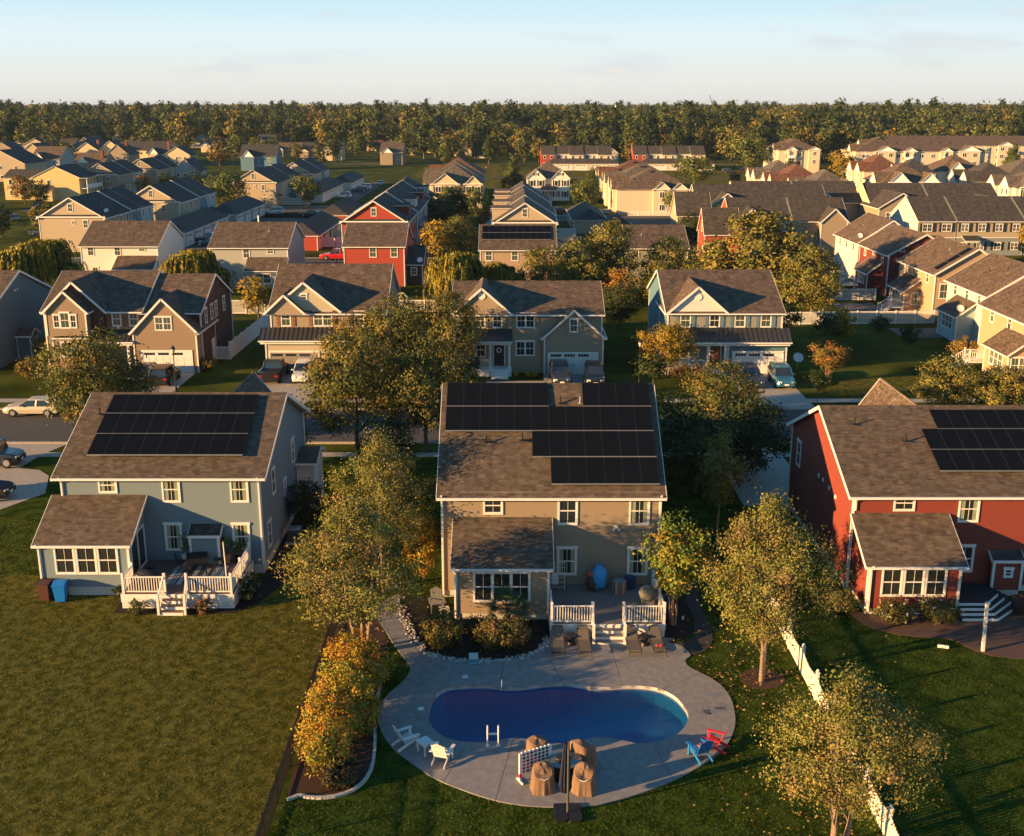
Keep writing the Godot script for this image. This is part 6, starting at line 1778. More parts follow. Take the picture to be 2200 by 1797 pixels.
			for k in 3:
				var nn := Vector3(-(8.7 - 5.8) / 4.7, 1, 0).normalized(); var up := Vector3(1, (8.7 - 5.8) / 4.7, 0).normalized()
				var pb := MB.new(); pb.box(Vector3(-0.6, 0, -0.5), Vector3(0.6, 1.5, 0.5))
				pb = MB.new(); pb.quad(Vector3(-0.62, 0, 0.06), Vector3(0.62, 0, 0.06), Vector3(0.62, 1.5, 0.06), Vector3(-0.62, 1.5, 0.06))
				put(H, "solar_panel", pb, M.solar, Transform3D(Basis(Vector3.BACK, up, nn), Vector3(x + 0.4 + k * 1.35, 5.8 + (0.4 + k * 1.35) * 0.617, q[3] - 1.3) - H.position))
		elif q[0] == "sky_blue_house":
			dish(H, Vector3(x - 1.6, 3.7, q[7] - 0.2))
		elif q[0] == "sand_house":
			win(H, Vector3(x - 0.9, 1.9, q[7]), N_, 1.6, 1.6, 2, 1, 1)
		elif q[0] == "maroon_house":
			v = MB.new(); v.box(Vector3(x + 1.4, 6.0, q[3]), Vector3(x + 1.65, 6.22, q[3] + 0.06)); v.box(Vector3(x + 1.85, 6.0, q[3]), Vector3(x + 2.1, 6.22, q[3] + 0.06)); part(H, "wall_vent", v, M.white)
	# steps at the backs of the right houses
	for q in [[47.9, -137.4, "white steps and landing behind the peach house"], [47.0, -155.0, "white steps and landing behind the maroon house"], [45.6, -106.9, "white steps and landing behind the sand coloured house"]]:
		var d := thing("back_steps", q[2], "steps", Vector3(q[0], 0, q[1]), "white back steps on the right")
		v = MB.new(); v.box(Vector3(q[0] - 0.9, 0.7, q[1] - 1.0), Vector3(q[0] + 1.2, 0.85, q[1] + 0.4)); part(d, "landing", v, M.white)
		for k in 4:
			v = MB.new(); v.box(Vector3(q[0] - 1.2 - k * 0.28, 0.5 - k * 0.17, q[1] - 0.8), Vector3(q[0] - 0.92 - k * 0.28, 0.66 - k * 0.17, q[1] + 0.3)); part(d, "step", v, M.white)
		for z in [q[1] - 0.95, q[1] + 0.38]:
			railing(d, Vector3(q[0] - 0.9, 0.85, z), Vector3(q[0] - 2.1, 0.05, z), [true, true], 0.92, 0.2); railing(d, Vector3(q[0] - 0.9, 0.85, z), Vector3(q[0] + 1.1, 0.85, z), [false, true], 0.92, 0.2)
	# fences of the second row
	vinyl_fence("long white picket fence across the lawn behind the slate blue house", Vector3(27.0, 0, -129.5), Vector3(50.0, 0, -130.6), 1.5)
	vinyl_fence("white picket fence beyond the patio of the peach house", Vector3(41.5, 0, -146.8), Vector3(48.2, 0, -147.0), 1.5)
	vinyl_fence("white picket fence in front of the pale grey sided house", Vector3(43.0, 0, -163.4), Vector3(47.2, 0, -163.4), 1.5)
	vinyl_fence("white vinyl fence running back between the taupe and tan houses", Vector3(-28.7, 0, -111.2), Vector3(-28.3, 0, -133.0), 1.75, true)
	vinyl_fence("short white gate fence beside the brick wall of the taupe house", Vector3(-30.4, 0, -111.2), Vector3(-28.8, 0, -111.2), 1.3)
	vinyl_fence("white fence closing the back lawn behind the taupe house", Vector3(-40.0, 0, -136.9), Vector3(-23.6, 0, -136.9), 1.7)
	vinyl_fence("white fence between the dark blue house and the left willow", Vector3(-64.0, 0, -137.4), Vector3(-50.0, 0, -137.4), 1.7)
	vinyl_fence("white scalloped fence between the tan shuttered and tan porch houses", Vector3(-15.2, 0, -138.2), Vector3(-8.8, 0, -138.2), 1.5)
	vinyl_fence("short white fence returning toward the third willow", Vector3(-8.8, 0, -138.2), Vector3(-8.4, 0, -143.0), 1.5)
	vinyl_fence("low white picket fence right of the bright red house", Vector3(-13.2, 0, -160.8), Vector3(-8.6, 0, -160.8), 1.2)

# ---------------------------------------------------------------- townhouses
# stepped row with its gable towards the camera: zs = unit boundaries, walls per unit
func terrace(called: String, label: String, x0: float, x1: float, zs: Array, walls: Array, rf: Material, rise: float, lod := 0) -> Node3D:
	var H := thing(called, label, "townhouse row", Vector3((x0 + x1) / 2, 0, zs[0]))
	for k in zs.size() - 1:
		var o := [0.0, 0.45, 0.1, 0.4][k % 4] as float
		var wl: Material = walls[k % walls.size()]
		block(H, {"x0": x0, "x1": x1 + o * 0.6, "z0": zs[k], "z1": zs[k + 1] + 0.02, "ye": 6.1 + o * 0.3, "ax": "z", "rise": rise, "wall": wl, "roof": rf, "e": 0.35, "r": 0.12 if k else 0.35, "lod": lod})
		var n := 2 if absf(zs[k] - zs[k + 1]) < 9 else 4
		wrow(H, Vector3(x1 + o * 0.6, 4.9, zs[k]), Vector3(x1 + o * 0.6, 4.9, zs[k + 1]), E_, n, 0.9, 1.5, 0)
		wrow(H, Vector3(x1 + o * 0.6, 1.9, zs[k]), Vector3(x1 + o * 0.6, 1.9, zs[k + 1]), E_, n, 0.9, 1.6, 0)
		var c := MB.new()
		c.quad(Vector3(x1 + 1.2, 2.6, zs[k] - 1.5), Vector3(x1 + 1.2, 2.6, zs[k] - 4.2), Vector3(x1 + o * 0.6, 3.1, zs[k] - 4.2), Vector3(x1 + o * 0.6, 3.1, zs[k] - 1.5)); part(H, "door_canopy", c, rf)
		if k == 0:
			var b := MB.new(); b.box(Vector3(x0 - 0.3, 6.0, zs[0] + 0.01), Vector3(x1 + 0.3, 6.2, zs[0] + 0.34)); part(H, "gable_band", b, M.white_far)
			b = MB.new(); b.quad(Vector3(x0 - 0.25, 6.21, zs[0] + 0.34), Vector3(x1 + 0.25, 6.21, zs[0] + 0.34), Vector3(x1 + 0.1, 6.5, zs[0] + 0.02), Vector3(x0 - 0.1, 6.5, zs[0] + 0.02)); part(H, "gable_skirt", b, rf)
			var xm := (x0 + x1) / 2
			win(H, Vector3(xm, 7.7, zs[0]), N_, 0.95, 1.5, 1, 1, 1)
			win(H, Vector3(xm + 2.4, 4.9, zs[0]), N_, 0.95, 1.5, 1, 1, 1); win(H, Vector3(xm + 0.3, 5.1, zs[0]), N_, 0.65, 0.9, 1, 1, 1)
			win(H, Vector3(xm + 2.7, 1.9, zs[0]), N_, 0.95, 1.4, 1, 1, 1)
		for i in 2: vent_pipe(H, Vector3(x1 - 2.2 - i, 7.3 + i * 0.4, lerpf(zs[k], zs[k + 1], 0.4 + 0.2 * i)))
	return H

# hipped block of four homes with cross gables. fr: list of [x0, x1, rise] on the near side, sd: list of [z0, z1] on the left side
func manor(label: String, x0: float, x1: float, z0: float, z1: float, wall: Material, rf: Material, fr: Array, sd: Array, ht := 4.2, sh: Material = null, ye := 6.0, cat := "townhouse row") -> Node3D:
	var H := thing("hip_roof_townhouse", label, cat, Vector3((x0 + x1) / 2, 0, (z0 + z1) / 2))
	block(H, {"x0": x0, "x1": x1, "z0": z0, "z1": z1, "ye": ye, "ax": "x" if x1 - x0 > z0 - z1 else "z", "rise": ht, "hip": true, "wall": wall, "roof": rf, "e": 0.35, "r": 0.35, "lod": 0})
	for q in fr:
		block(H, {"x0": q[0], "x1": q[1], "z0": z0 + 0.8, "z1": z0 - 4.5, "ye": ye, "ax": "z", "rise": q[2], "wall": wall, "roof": rf, "e": 0.3, "r": 0.3, "lod": 0, "gable": q[3] if q.size() > 3 else M.white_far})
		var w: float = q[1] - q[0]
		wrow(H, Vector3(q[0], ye - 1.3, z0 + 0.8), Vector3(q[1], ye - 1.3, z0 + 0.8), N_, 2 if w > 4 else 1, 1.5 if w > 4 else 1.2, 1.5, 0, sh, 2)
		wrow(H, Vector3(q[0], ye - 4.2, z0 + 0.8), Vector3(q[1], ye - 4.2, z0 + 0.8), N_, 2 if w > 4 else 1, 1.5 if w > 4 else 1.2, 1.5, 0, sh, 2)
		var b := MB.new(); b.box(Vector3(q[0] - 0.3, ye - 0.12, z0 + 0.81), Vector3(q[1] + 0.3, ye + 0.08, z0 + 1.1)); part(H, "gable_band", b, M.white_far)
	for q in sd:
		block(H, {"x0": x0 - 0.8, "x1": x0 + 4.0, "z0": q[0], "z1": q[1], "ye": ye, "ax": "x", "rise": 2.3, "wall": wall, "roof": rf, "e": 0.25, "r": 0.3, "lod": 0, "gable": M.white_far})
		wrow(H, Vector3(x0 - 0.8, ye - 1.3, q[1]), Vector3(x0 - 0.8, ye - 1.3, q[0]), W_, 2, 1.0, 1.5, 0)
		wrow(H, Vector3(x0 - 0.8, ye - 4.2, q[1]), Vector3(x0 - 0.8, ye - 4.2, q[0]), W_, 2, 1.0, 1.6, 0)
	# roof vents in two groups under the ridge
	var rm := MB.new(); rm.box(Vector3(-0.25, 0, -0.22), Vector3(0.25, 0.16, 0.22))
	var vm := rm.mesh()
	if x1 - x0 > z0 - z1:
		var half := (z0 - z1) * 0.5
		for k in 6:
			var x := lerpf(x0 + half, x1 - half, 0.02 + 0.12 * k + (0.3 if k > 2 else 0.0))
			put(H, "roof_vent", vm, M.black, Transform3D(Basis(Vector3.RIGHT, 0.5), Vector3(x, ye + ht - 0.9, (z0 + z1) / 2 + 0.9 * half / ht) - H.position))
	return H

func townhouses() -> void:
	R.seed = 400
	var teal := roof("charcoal", 0.052, 0.056, 0.058); var dg := roof("dark_grey", 0.085, 0.078, 0.07); var br := roof("mid_brown", 0.17, 0.125, 0.09); var rr := roof("rust", 0.20, 0.095, 0.06); var gr := roof("warm_grey", 0.165, 0.145, 0.12); var slt := roof("slate", 0.07, 0.075, 0.075)
	var beige := siding("beige", 0.42, 0.34, 0.235); var cream := siding("cream", 0.56, 0.46, 0.29); var blu := siding("mid_blue", 0.10, 0.2, 0.26); var wht := siding("off_white", 0.52, 0.5, 0.46); var red := siding("brick_red", 0.34, 0.05, 0.03); var ivory := siding("ivory", 0.58, 0.51, 0.38); var tanw := siding("tan_b", 0.30, 0.235, 0.165); var yel := siding("butter", 0.62, 0.47, 0.22); var gy := siding("pale_grey", 0.34, 0.35, 0.33)
	terrace("gabled_terrace", "beige gabled townhouse row with a satellite dish, nearest of the left rows", -82.6, -71.2, [-197.0, -210.7, -216.2, -224.0], [beige, blu, wht], teal, 3.4, 1)
	dish(get_node("gabled_terrace") as Node3D, Vector3(-71.9, 6.9, -200.5))
	terrace("gabled_terrace", "beige gabled townhouse row directly behind the nearest left row", -78.2, -67.1, [-228.3, -242.2, -248.6, -256.0], [beige, blu, wht], teal, 3.3, 1)
	terrace("gabled_terrace", "tan gabled townhouse row beside the lone round maple", -70.4, -59.3, [-285.5, -306.3, -313.0, -320.0], [beige, blu, wht], teal, 3.2)
	terrace("gabled_terrace", "tan gabled townhouse row farthest back behind the lone maple", -67.2, -56.3, [-321.9, -338.0, -344.5, -351.0], [beige, blu, wht], teal, 3.2)
	terrace("gabled_terrace", "tan townhouse row right of the yellow house with double porches", -120.4, -110.5, [-319.0, -331.0, -341.0], [tanw, gy], teal, 3.1)
	terrace("gabled_terrace", "tan townhouse row behind the russet tree on the left", -117.4, -107.4, [-344.5, -358.2, -367.0], [tanw, gy], teal, 3.1)
	var H := terrace("gabled_terrace", "red gabled townhouse row with stepped dormers left of the dark trees", -28.6, -17.7, [-189.2, -207.7, -226.3, -240.0, -252.0], [red, siding("mid_blue", 0.10, 0.2, 0.26), wht, red], teal, 3.5, 1)
	for k in 4:
		var z := [-197.0, -211.0, -228.0, -242.0][k] as float
		block(H, {"x0": -20.6, "x1": -18.0, "z0": z, "z1": z - 5.0, "y0": 6.2, "ye": 8.1, "rise": 0.3, "wall": [siding("maroon_b", 0.17, 0.035, 0.03), wht, siding("maroon_b", 0.17, 0.035, 0.03), gy][k], "roof": teal, "lod": 0, "e": 0.2})
		for i in 3:
			var p := MB.new(); p.box(Vector3(-22.4 + i * 0.9, 8.6 - i * 0.55, z + 3.0), Vector3(-21.7 + i * 0.9, 8.75 - i * 0.55, z + 4.6))
	H = terrace("gabled_terrace", "cream gabled townhouse row with boxy dormers behind the solar roof house", -3.0, 7.3, [-187.4, -201.6, -216.7, -228.0, -240.0], [beige, beige, cream, beige], dg, 3.3, 1)
	for k in 4:
		var z := [-193.0, -206.0, -221.0, -232.0][k] as float
		block(H, {"x0": -3.4, "x1": 1.0, "z0": z, "z1": z - 6.0, "y0": 5.8, "ye": 8.0, "rise": 0.25, "wall": beige, "roof": br, "lod": 0, "e": 0.25})
	# yellow house with double porch
	H = thing("yellow_house", "butter yellow house with white double storey porches on the left", "house", Vector3(-122, 0, -310))
	block(H, {"x0": -128.8, "x1": -116.3, "z0": -306.0, "z1": -320.0, "ye": 6.2, "ax": "z", "rise": 2.9, "wall": yel, "roof": teal, "lod": 0})
	block(H, {"x0": -137.5, "x1": -128.8, "z0": -308.0, "z1": -319.0, "ye": 6.0, "rise": 1.9, "wall": yel, "roof": dg, "lod": 0})
	block(H, {"x0": -125.9, "x1": -123.0, "z0": -303.6, "z1": -306.0, "ye": 3.2, "rise": 0.9, "wall": yel, "roof": dg, "lod": 0})
	wrow(H, Vector3(-137, 4.8, -308), Vector3(-129, 4.8, -308), N_, 3, 1.0, 1.5); wrow(H, Vector3(-137, 1.9, -308), Vector3(-129, 1.9, -308), N_, 3, 1.0, 1.5); win(H, Vector3(-124.5, 4.7, -306), N_, 1.0, 1.6, 1, 0, 1)
	for y in [0.2, 3.1]:
		var b := MB.new(); b.box(Vector3(-116.3, y, -318.0), Vector3(-114.3, y + 0.15, -306.2)); part(H, "porch_floor", b, M.white_far)
		b = MB.new(); b.box(Vector3(-114.4, y + 0.15, -318.0), Vector3(-114.3, y + 1.1, -306.2)); part(H, "railing", b, M.white_far)
	for k in 6: column(H, -114.4, -306.4 - k * 2.3, 0.3, 6.0)
	block(H, {"x0": -116.3, "x1": -114.0, "z0": -306.0, "z1": -318.2, "y0": 5.95, "ye": 6.0, "rise": 0.35, "wall": yel, "roof": teal, "lod": 0})
	# white twin gables
	H = thing("white_twin_house", "white house with twin gables and black shutters above the cream row", "house", Vector3(10, 0, -312))
	block(H, {"x0": 4.0, "x1": 15.6, "z0": -307.0, "z1": -319.0, "ye": 6.0, "rise": 4.2, "hip": true, "wall": wht, "roof": gr, "lod": 0})
	for x in [4.1, 10.7]:
		block(H, {"x0": x, "x1": x + 4.8, "z0": -306.0, "z1": -311.5, "ye": 6.0, "ax": "z", "rise": 2.3, "wall": siding("bright_white", 0.7, 0.68, 0.62), "roof": gr, "lod": 0})
		wrow(H, Vector3(x, 4.6, -306.0), Vector3(x + 4.8, 4.6, -306.0), N_, 2, 1.0, 1.6, 0, M.shutter_black); wrow(H, Vector3(x, 1.7, -306.0), Vector3(x + 4.8, 1.7, -306.0), N_, 2, 1.0, 1.6, 0, M.shutter_black)
		win(H, Vector3(x + 2.4, 7.0, -306.0), N_, 0.7, 0.8); shutters(H, Vector3(x + 2.4, 7.0, -306), N_, 0.6, 0.8, M.shutter_black)
	metal_roof(H, 7.8, 12.0, -304.4, -306.6, 2.9, 4.2)
	for x in [8.0, 9.9, 11.8]: column(H, x, -304.7, 0.2, 2.6)
	# cream blocks
	manor("cream hip roofed townhouses with two front gables left of the cypress", -21.4, -7.4, -283.0, -300.0, cream, gr, [[-20.0, -13.2, 2.6, cream], [-11.8, -7.5, 2.0, cream]], [[-286.0, -291.0]], 4.3, M.shutter_black)
	manor("cream hip roofed townhouses one block behind the two gabled cream block", -22.4, -8.0, -303.0, -320.0, cream, gr, [], [[-306.0, -311.0]], 4.3)
	manor("rust roofed cream townhouses last of the three blocks left of the cypress", -22.8, -8.2, -324.0, -344.0, cream, rr, [], [[-326.0, -331.0]], 4.3)
	manor("ivory brown roofed townhouses with white porch fence beside the road", 24.5, 42.5, -265.4, -283.0, ivory, br, [[33.0, 37.0, 1.7, ivory], [37.2, 41.0, 1.5, ivory]], [[-267.0, -272.0], [-274.5, -279.5]], 4.4)
	manor("grey roofed ivory townhouses just behind the brown roofed ivory block", 24.7, 43.0, -287.0, -304.0, ivory, gr, [], [[-289.0, -294.0], [-296.0, -301.0]], 4.4)
	manor("rust roofed ivory townhouses third back beside the dark cypress", 24.6, 43.5, -308.0, -326.0, ivory, rr, [], [[-309.0, -314.0], [-317.0, -322.0]], 4.4)
	manor("ivory townhouses with warm grey roof and two large front gables on the right", 66.6, 79.5, -258.3, -275.0, ivory, gr, [[66.8, 71.3, 2.2], [72.6, 79.0, 2.8]], [[-260.0, -265.0], [-268.0, -273.0]], 4.4, M.shutter_black)
	manor("ivory townhouses with rust roof between two grey roofed blocks", 65.8, 79.0, -283.0, -300.0, ivory, rr, [], [[-284.0, -289.0], [-291.5, -296.5]], 4.4)
	manor("ivory townhouses with dark grey roof nearest the field on the right", 66.0, 79.0, -303.5, -320.0, ivory, gr, [[66.2, 70.5, 2.0]], [[-305.0, -310.0], [-312.0, -317.0]], 4.4)
	manor("ivory townhouses with brown roof and two board gables below the apartments", 94.0, 108.0, -289.0, -305.0, ivory, br, [[95.6, 100.8, 2.6], [103.4, 108.2, 2.4]], [[-291.0, -296.0]], 4.4)
	manor("ivory townhouses with rust roof in front of the apartments", 104.5, 117.0, -339.0, -356.0, ivory, rr, [], [[-340.0, -345.0], [-348.0, -353.0]], 4.4)
	manor("ivory corner townhouses with tan roof and a board gable", 126.7, 141.0, -339.2, -355.0, ivory, br, [[129.5, 134.6, 2.6]], [], 4.4)
	manor("shadowed blue townhouses with slate roof between the tan and dark roofed blocks", 112.5, 123.0, -331.0, -343.0, gy, slt, [], [[-333.0, -338.0]], 3.6)
	manor("white townhouses with dark grey roof and twin left gables on the right", 118.8, 132.0, -294.0, -310.0, wht, dg, [], [[-295.0, -300.0], [-303.0, -308.0]], 4.3, M.shutter_black)
	manor("white townhouses with pale grey roof at the right edge below the apartments", 120.2, 140.0, -271.0, -288.0, wht, gr, [[121.0, 126.0, 2.2], [128.5, 134.0, 2.4]], [[-273.0, -278.0], [-281.0, -286.0]], 4.3, M.shutter_black)
	manor("grey roofed townhouses at the far right beneath the trees", 140.5, 158.0, -323.0, -340.0, wht, gr, [[146.0, 152.0, 2.2]], [], 4.3)
	# apartments
	for q in [["three storey cream apartment block with small white gables at the field edge", 97.5, 113.0, -419.5, -444.0, [[100.5, 104.0, 1.2], [108.5, 112.5, 1.2]]], ["long cream apartment block with white pediments on the right", 122.0, 169.0, -407.0, -425.0, [[129.0, 136.0, 1.8], [139.0, 143.5, 1.3], [152.0, 156.0, 1.3], [158.5, 166.0, 2.0]]], ["long cream apartment block at the back right under the woods", 142.0, 250.0, -463.0, -482.0, [[196.0, 202.0, 1.5], [215.0, 222.0, 1.6]]]]:
		var A := manor(q[0], q[1], q[2], q[3], q[4], ivory, br, q[5], [[q[3] - 3.0, q[3] - 7.0]], 3.6, null, 9.0, "apartment block")
		for y in [7.3, 4.4, 1.6]: wrow(A, Vector3(q[1] + 1, y, q[3]), Vector3(q[2] - 1, y, q[3]), N_, int((q[2] - q[1]) / 4), 1.5, 1.5, 0, null, 2)
		for k in int((q[2] - q[1]) / 14):
			var x: float = q[1] + 3.0 + k * 14.0
			for y in [3.0, 6.0]:
				var b := MB.new(); b.box(Vector3(x, y, q[3]), Vector3(x + 3, y + 0.95, q[3] + 1.4)); part(A, "balcony", b, M.white_far)
			for dx in [0.1, 2.9]: column(A, x + dx, q[3] + 1.3, 0, 8.9)
	# long roofed rows beyond the field
	for q in [["long grey roofed row with a red end house beyond the field, left one", 11.7, 40.0], ["long grey roofed row with a red end house beyond the field, right one", 48.5, 77.5]]:
		H = thing("long_terrace", q[1 - 1], "townhouse row", Vector3((q[1] + q[2]) / 2, 0, -463))
		var n := 5
		for k in n:
			var a := lerpf(q[1], q[2], float(k) / n); var b := lerpf(q[1], q[2], float(k + 1) / n)
			var o := 0.35 if k % 2 else 0.0
			block(H, {"x0": a, "x1": b, "z0": -459.0 - o * 3, "z1": -470.0, "ye": 5.7 + o, "rise": 3.2 - o, "wall": red if k == 0 else (wht if k % 2 else ivory), "roof": dg, "lod": 0, "r": 0.05})
			wrow(H, Vector3(a, 4.6, -459.0 - o * 3), Vector3(b, 4.6, -459.0 - o * 3), N_, 2, 1.0, 1.4)
			wrow(H, Vector3(a, 1.8, -459.0 - o * 3), Vector3(b, 1.8, -459.0 - o * 3), N_, 2, 1.0, 1.4)
		H = thing("garage_row", "white garages in front of the " + String(q[0]).substr(0, 47).replace("with a red end house", "row") + (" on the left" if q[1] < 20 else " on the right"), "garages", Vector3((q[1] + q[2]) / 2 + 1.5, 0, -451))
		block(H, {"x0": q[1] + 1.5, "x1": q[2] + 1.6, "z0": -448.0, "z1": -454.0, "ye": 2.8, "rise": 1.7, "wall": ivory, "roof": dg, "lod": 0, "hip": true})
		for k in 5: garage_door(H, Vector3(lerpf(q[1] + 3.5, q[2] - 0.5, k / 4.0), 0, -448.0), N_, 4.6, 2.1)
	# lower garages in the middle distance
	for q in [["teal roofed garage row behind the white house", -66.0, -59.3, -203.5, -236.0, gy], ["teal roofed garage row behind the first garage row", -65.0, -58.2, -238.5, -267.0, gy], ["red ended garage building left of the red townhouse row", -41.0, -34.5, -199.0, -227.5, red], ["second red ended garage behind the red ended garage", -41.0, -34.6, -236.8, -262.0, red], ["dark roofed garages right of the cream gabled row", 12.4, 19.0, -226.0, -251.0, beige], ["white doored garage row beside the parked cars", -56.6, -49.9, -298.7, -336.0, wht], ["white doored garage row farthest along the lane", -54.4, -47.8, -338.0, -368.0, wht], ["small dark garage behind the round trees", 17.5, 23.0, -211.0, -222.0, beige]]:
		H = thing("garage_row", q[0], "garages", Vector3((q[1] + q[2]) / 2, 0, q[3]))
		block(H, {"x0": q[1], "x1": q[2], "z0": q[3], "z1": q[4], "ye": 2.8, "ax": "z", "rise": 1.9, "hip": true, "wall": q[5], "roof": slt, "lod": 1 if q[3] > -240 else 0})
		var n := int((q[3] - q[4]) / 6.0)
		for k in n: garage_door(H, Vector3(q[2], 0, q[3] - (k + 0.5) * (q[3] - q[4]) / n), E_, 4.4, 2.1)
	# dark roofed rows on the right
	H = thing("dark_roof_terrace", "dark grey roofed row with a red end gable behind the big round tree", "townhouse row", Vector3(45, 0, -198))
	for q in [[37.3, 47.9, red], [47.9, 57.5, tanw]]:
		block(H, {"x0": q[0], "x1": q[1], "z0": -192.8, "z1": -203.6, "ye": 6.0, "rise": 3.4, "wall": q[2], "roof": dg, "r": 0.08, "e": 0.4})
		block(H, {"x0": q[1] - 5.0 if q[0] > 40 else q[0] + 1.2, "x1": q[1] - 0.6 if q[0] > 40 else q[0] + 5.6, "z0": -191.2, "z1": -197.5, "ye": 6.0, "ax": "z", "rise": 2.1, "wall": tanw, "roof": dg, "e": 0.3, "gable": tanw})
		wrow(H, Vector3(q[0] + 5.5, 4.8, -192.8), Vector3(q[1], 4.8, -192.8), N_, 2, 1.6, 1.5, 1, M.shutter_black, 2)
	block(H, {"x0": 31.6, "x1": 37.2, "z0": -184.0, "z1": -190.6, "ye": 4.8, "rise": 3.8, "wall": red, "roof": dg, "e": 0.3})
	win(H, Vector3(31.6, 5.6, -187.3), W_, 1.0, 1.9, 1, 1, 1)
	entry_door(H, Vector3(31.6, 0.3, -185.4), W_, 1.0, 2.1, M.white)
	H = thing("blue_end_terrace", "dark grey roofed row with a pale blue end gable and black shutters", "townhouse row", Vector3(86, 0, -198))
	for q in [[69.3, 75.9, tanw], [75.9, 87.6, siding("sand_b", 0.36, 0.30, 0.21)], [87.6, 103.0, tanw]]:
		block(H, {"x0": q[0], "x1": q[1], "z0": -192.5, "z1": -206.4, "y0": 3.1, "ye": 6.0, "rise": 3.5, "wall": q[2], "roof": dg, "r": 0.08, "e": 0.4, "skip": "w"})
		block(H, {"x0": q[0], "x1": q[1], "z0": -192.4, "z1": -206.3, "ye": 3.1, "rise": 0.05, "wall": siding("slate_grey2", 0.20, 0.23, 0.235), "roof": dg, "r": 0.0, "e": 0.02})
		var n := 2 if q[1] - q[0] < 8 else 4
		for y in [4.75, 1.6]: wrow(H, Vector3(q[0], y, -192.4), Vector3(q[1], y, -192.4), N_, n, 1.7 if n < 4 else 1.3, 1.4, 1, M.shutter_black, 2)
		metal_roof(H, q[0] + 1.0, q[0] + 3.6, -190.6, -192.4, 2.7, 3.4)
	var wm := MB.new(); lap(wm, Vector3(69.29, 0, -206.4), Vector3.BACK, 13.9, 6.0, 6.95, 9.5); part(H, "end_wall", wm, siding("sky_blue", 0.36, 0.43, 0.45))
	for z in [-202.0, -199.8, -197.5]: win(H, Vector3(69.29, 4.7, z), W_, 0.8, 1.2 if z != -199.8 else 0.6, 1, 1, 0)
	H = thing("cream_end_terrace", "dark grey roofed row with tan front gables and a cream end gable on the right", "townhouse row", Vector3(75, 0, -228))
	for q in [[45.5, 58.0, tanw], [58.0, 71.0, tanw], [71.0, 83.0, tanw], [83.0, 97.0, tanw]]:
		block(H, {"x0": q[0], "x1": q[1], "z0": -224.0 - (0.0 if q[0] > 60 else 6.0), "z1": -238.0 - (0.0 if q[0] > 60 else 6.0), "ye": 6.0, "rise": 3.7, "wall": q[2], "roof": dg, "r": 0.08, "e": 0.4, "lod": 1})
	for q in [[70.6, 79.2, -217.5], [90.4, 94.7, -221.0], [48.0, 53.5, -227.5], [60.5, 65.5, -227.5]]:
		block(H, {"x0": q[0], "x1": q[1], "z0": q[2], "z1": -231.0, "ye": 6.0, "ax": "z", "rise": 2.7 if q[1] - q[0] > 6 else 1.9, "wall": tanw, "roof": dg, "e": 0.4, "r": 0.3})
		wrow(H, Vector3(q[0], 4.3, q[2]), Vector3(q[1], 4.3, q[2]), N_, 2 if q[1] - q[0] > 6 else 1, 1.6, 1.5, 1, null, 2)
	var ce := MB.new(); lap(ce, Vector3(70.9, 0, -238), Vector3.BACK, 14.0, 6.0, 7.0, 10.0); part(H, "end_wall", ce, cream)
	H = thing("olive_gable_terrace", "olive gabled end of the dark roofed row behind the red gable", "townhouse row", Vector3(40, 0, -222))
	block(H, {"x0": 31.2, "x1": 37.5, "z0": -213.0, "z1": -221.5, "ye": 5.0, "rise": 4.0, "wall": siding("olive_tan", 0.36, 0.31, 0.19), "roof": dg, "e": 0.3})
	block(H, {"x0": 36.4, "x1": 62.0, "z0": -222.5, "z1": -235.0, "ye": 6.0, "rise": 3.6, "wall": tanw, "roof": dg, "e": 0.4})
	block(H, {"x0": 38.6, "x1": 45.2, "z0": -220.5, "z1": -228.0, "ye": 6.0, "ax": "z", "rise": 2.4, "wall": tanw, "roof": dg, "e": 0.4})
	win(H, Vector3(31.2, 5.5, -217.0), W_, 0.9, 1.5, 1, 1, 1)
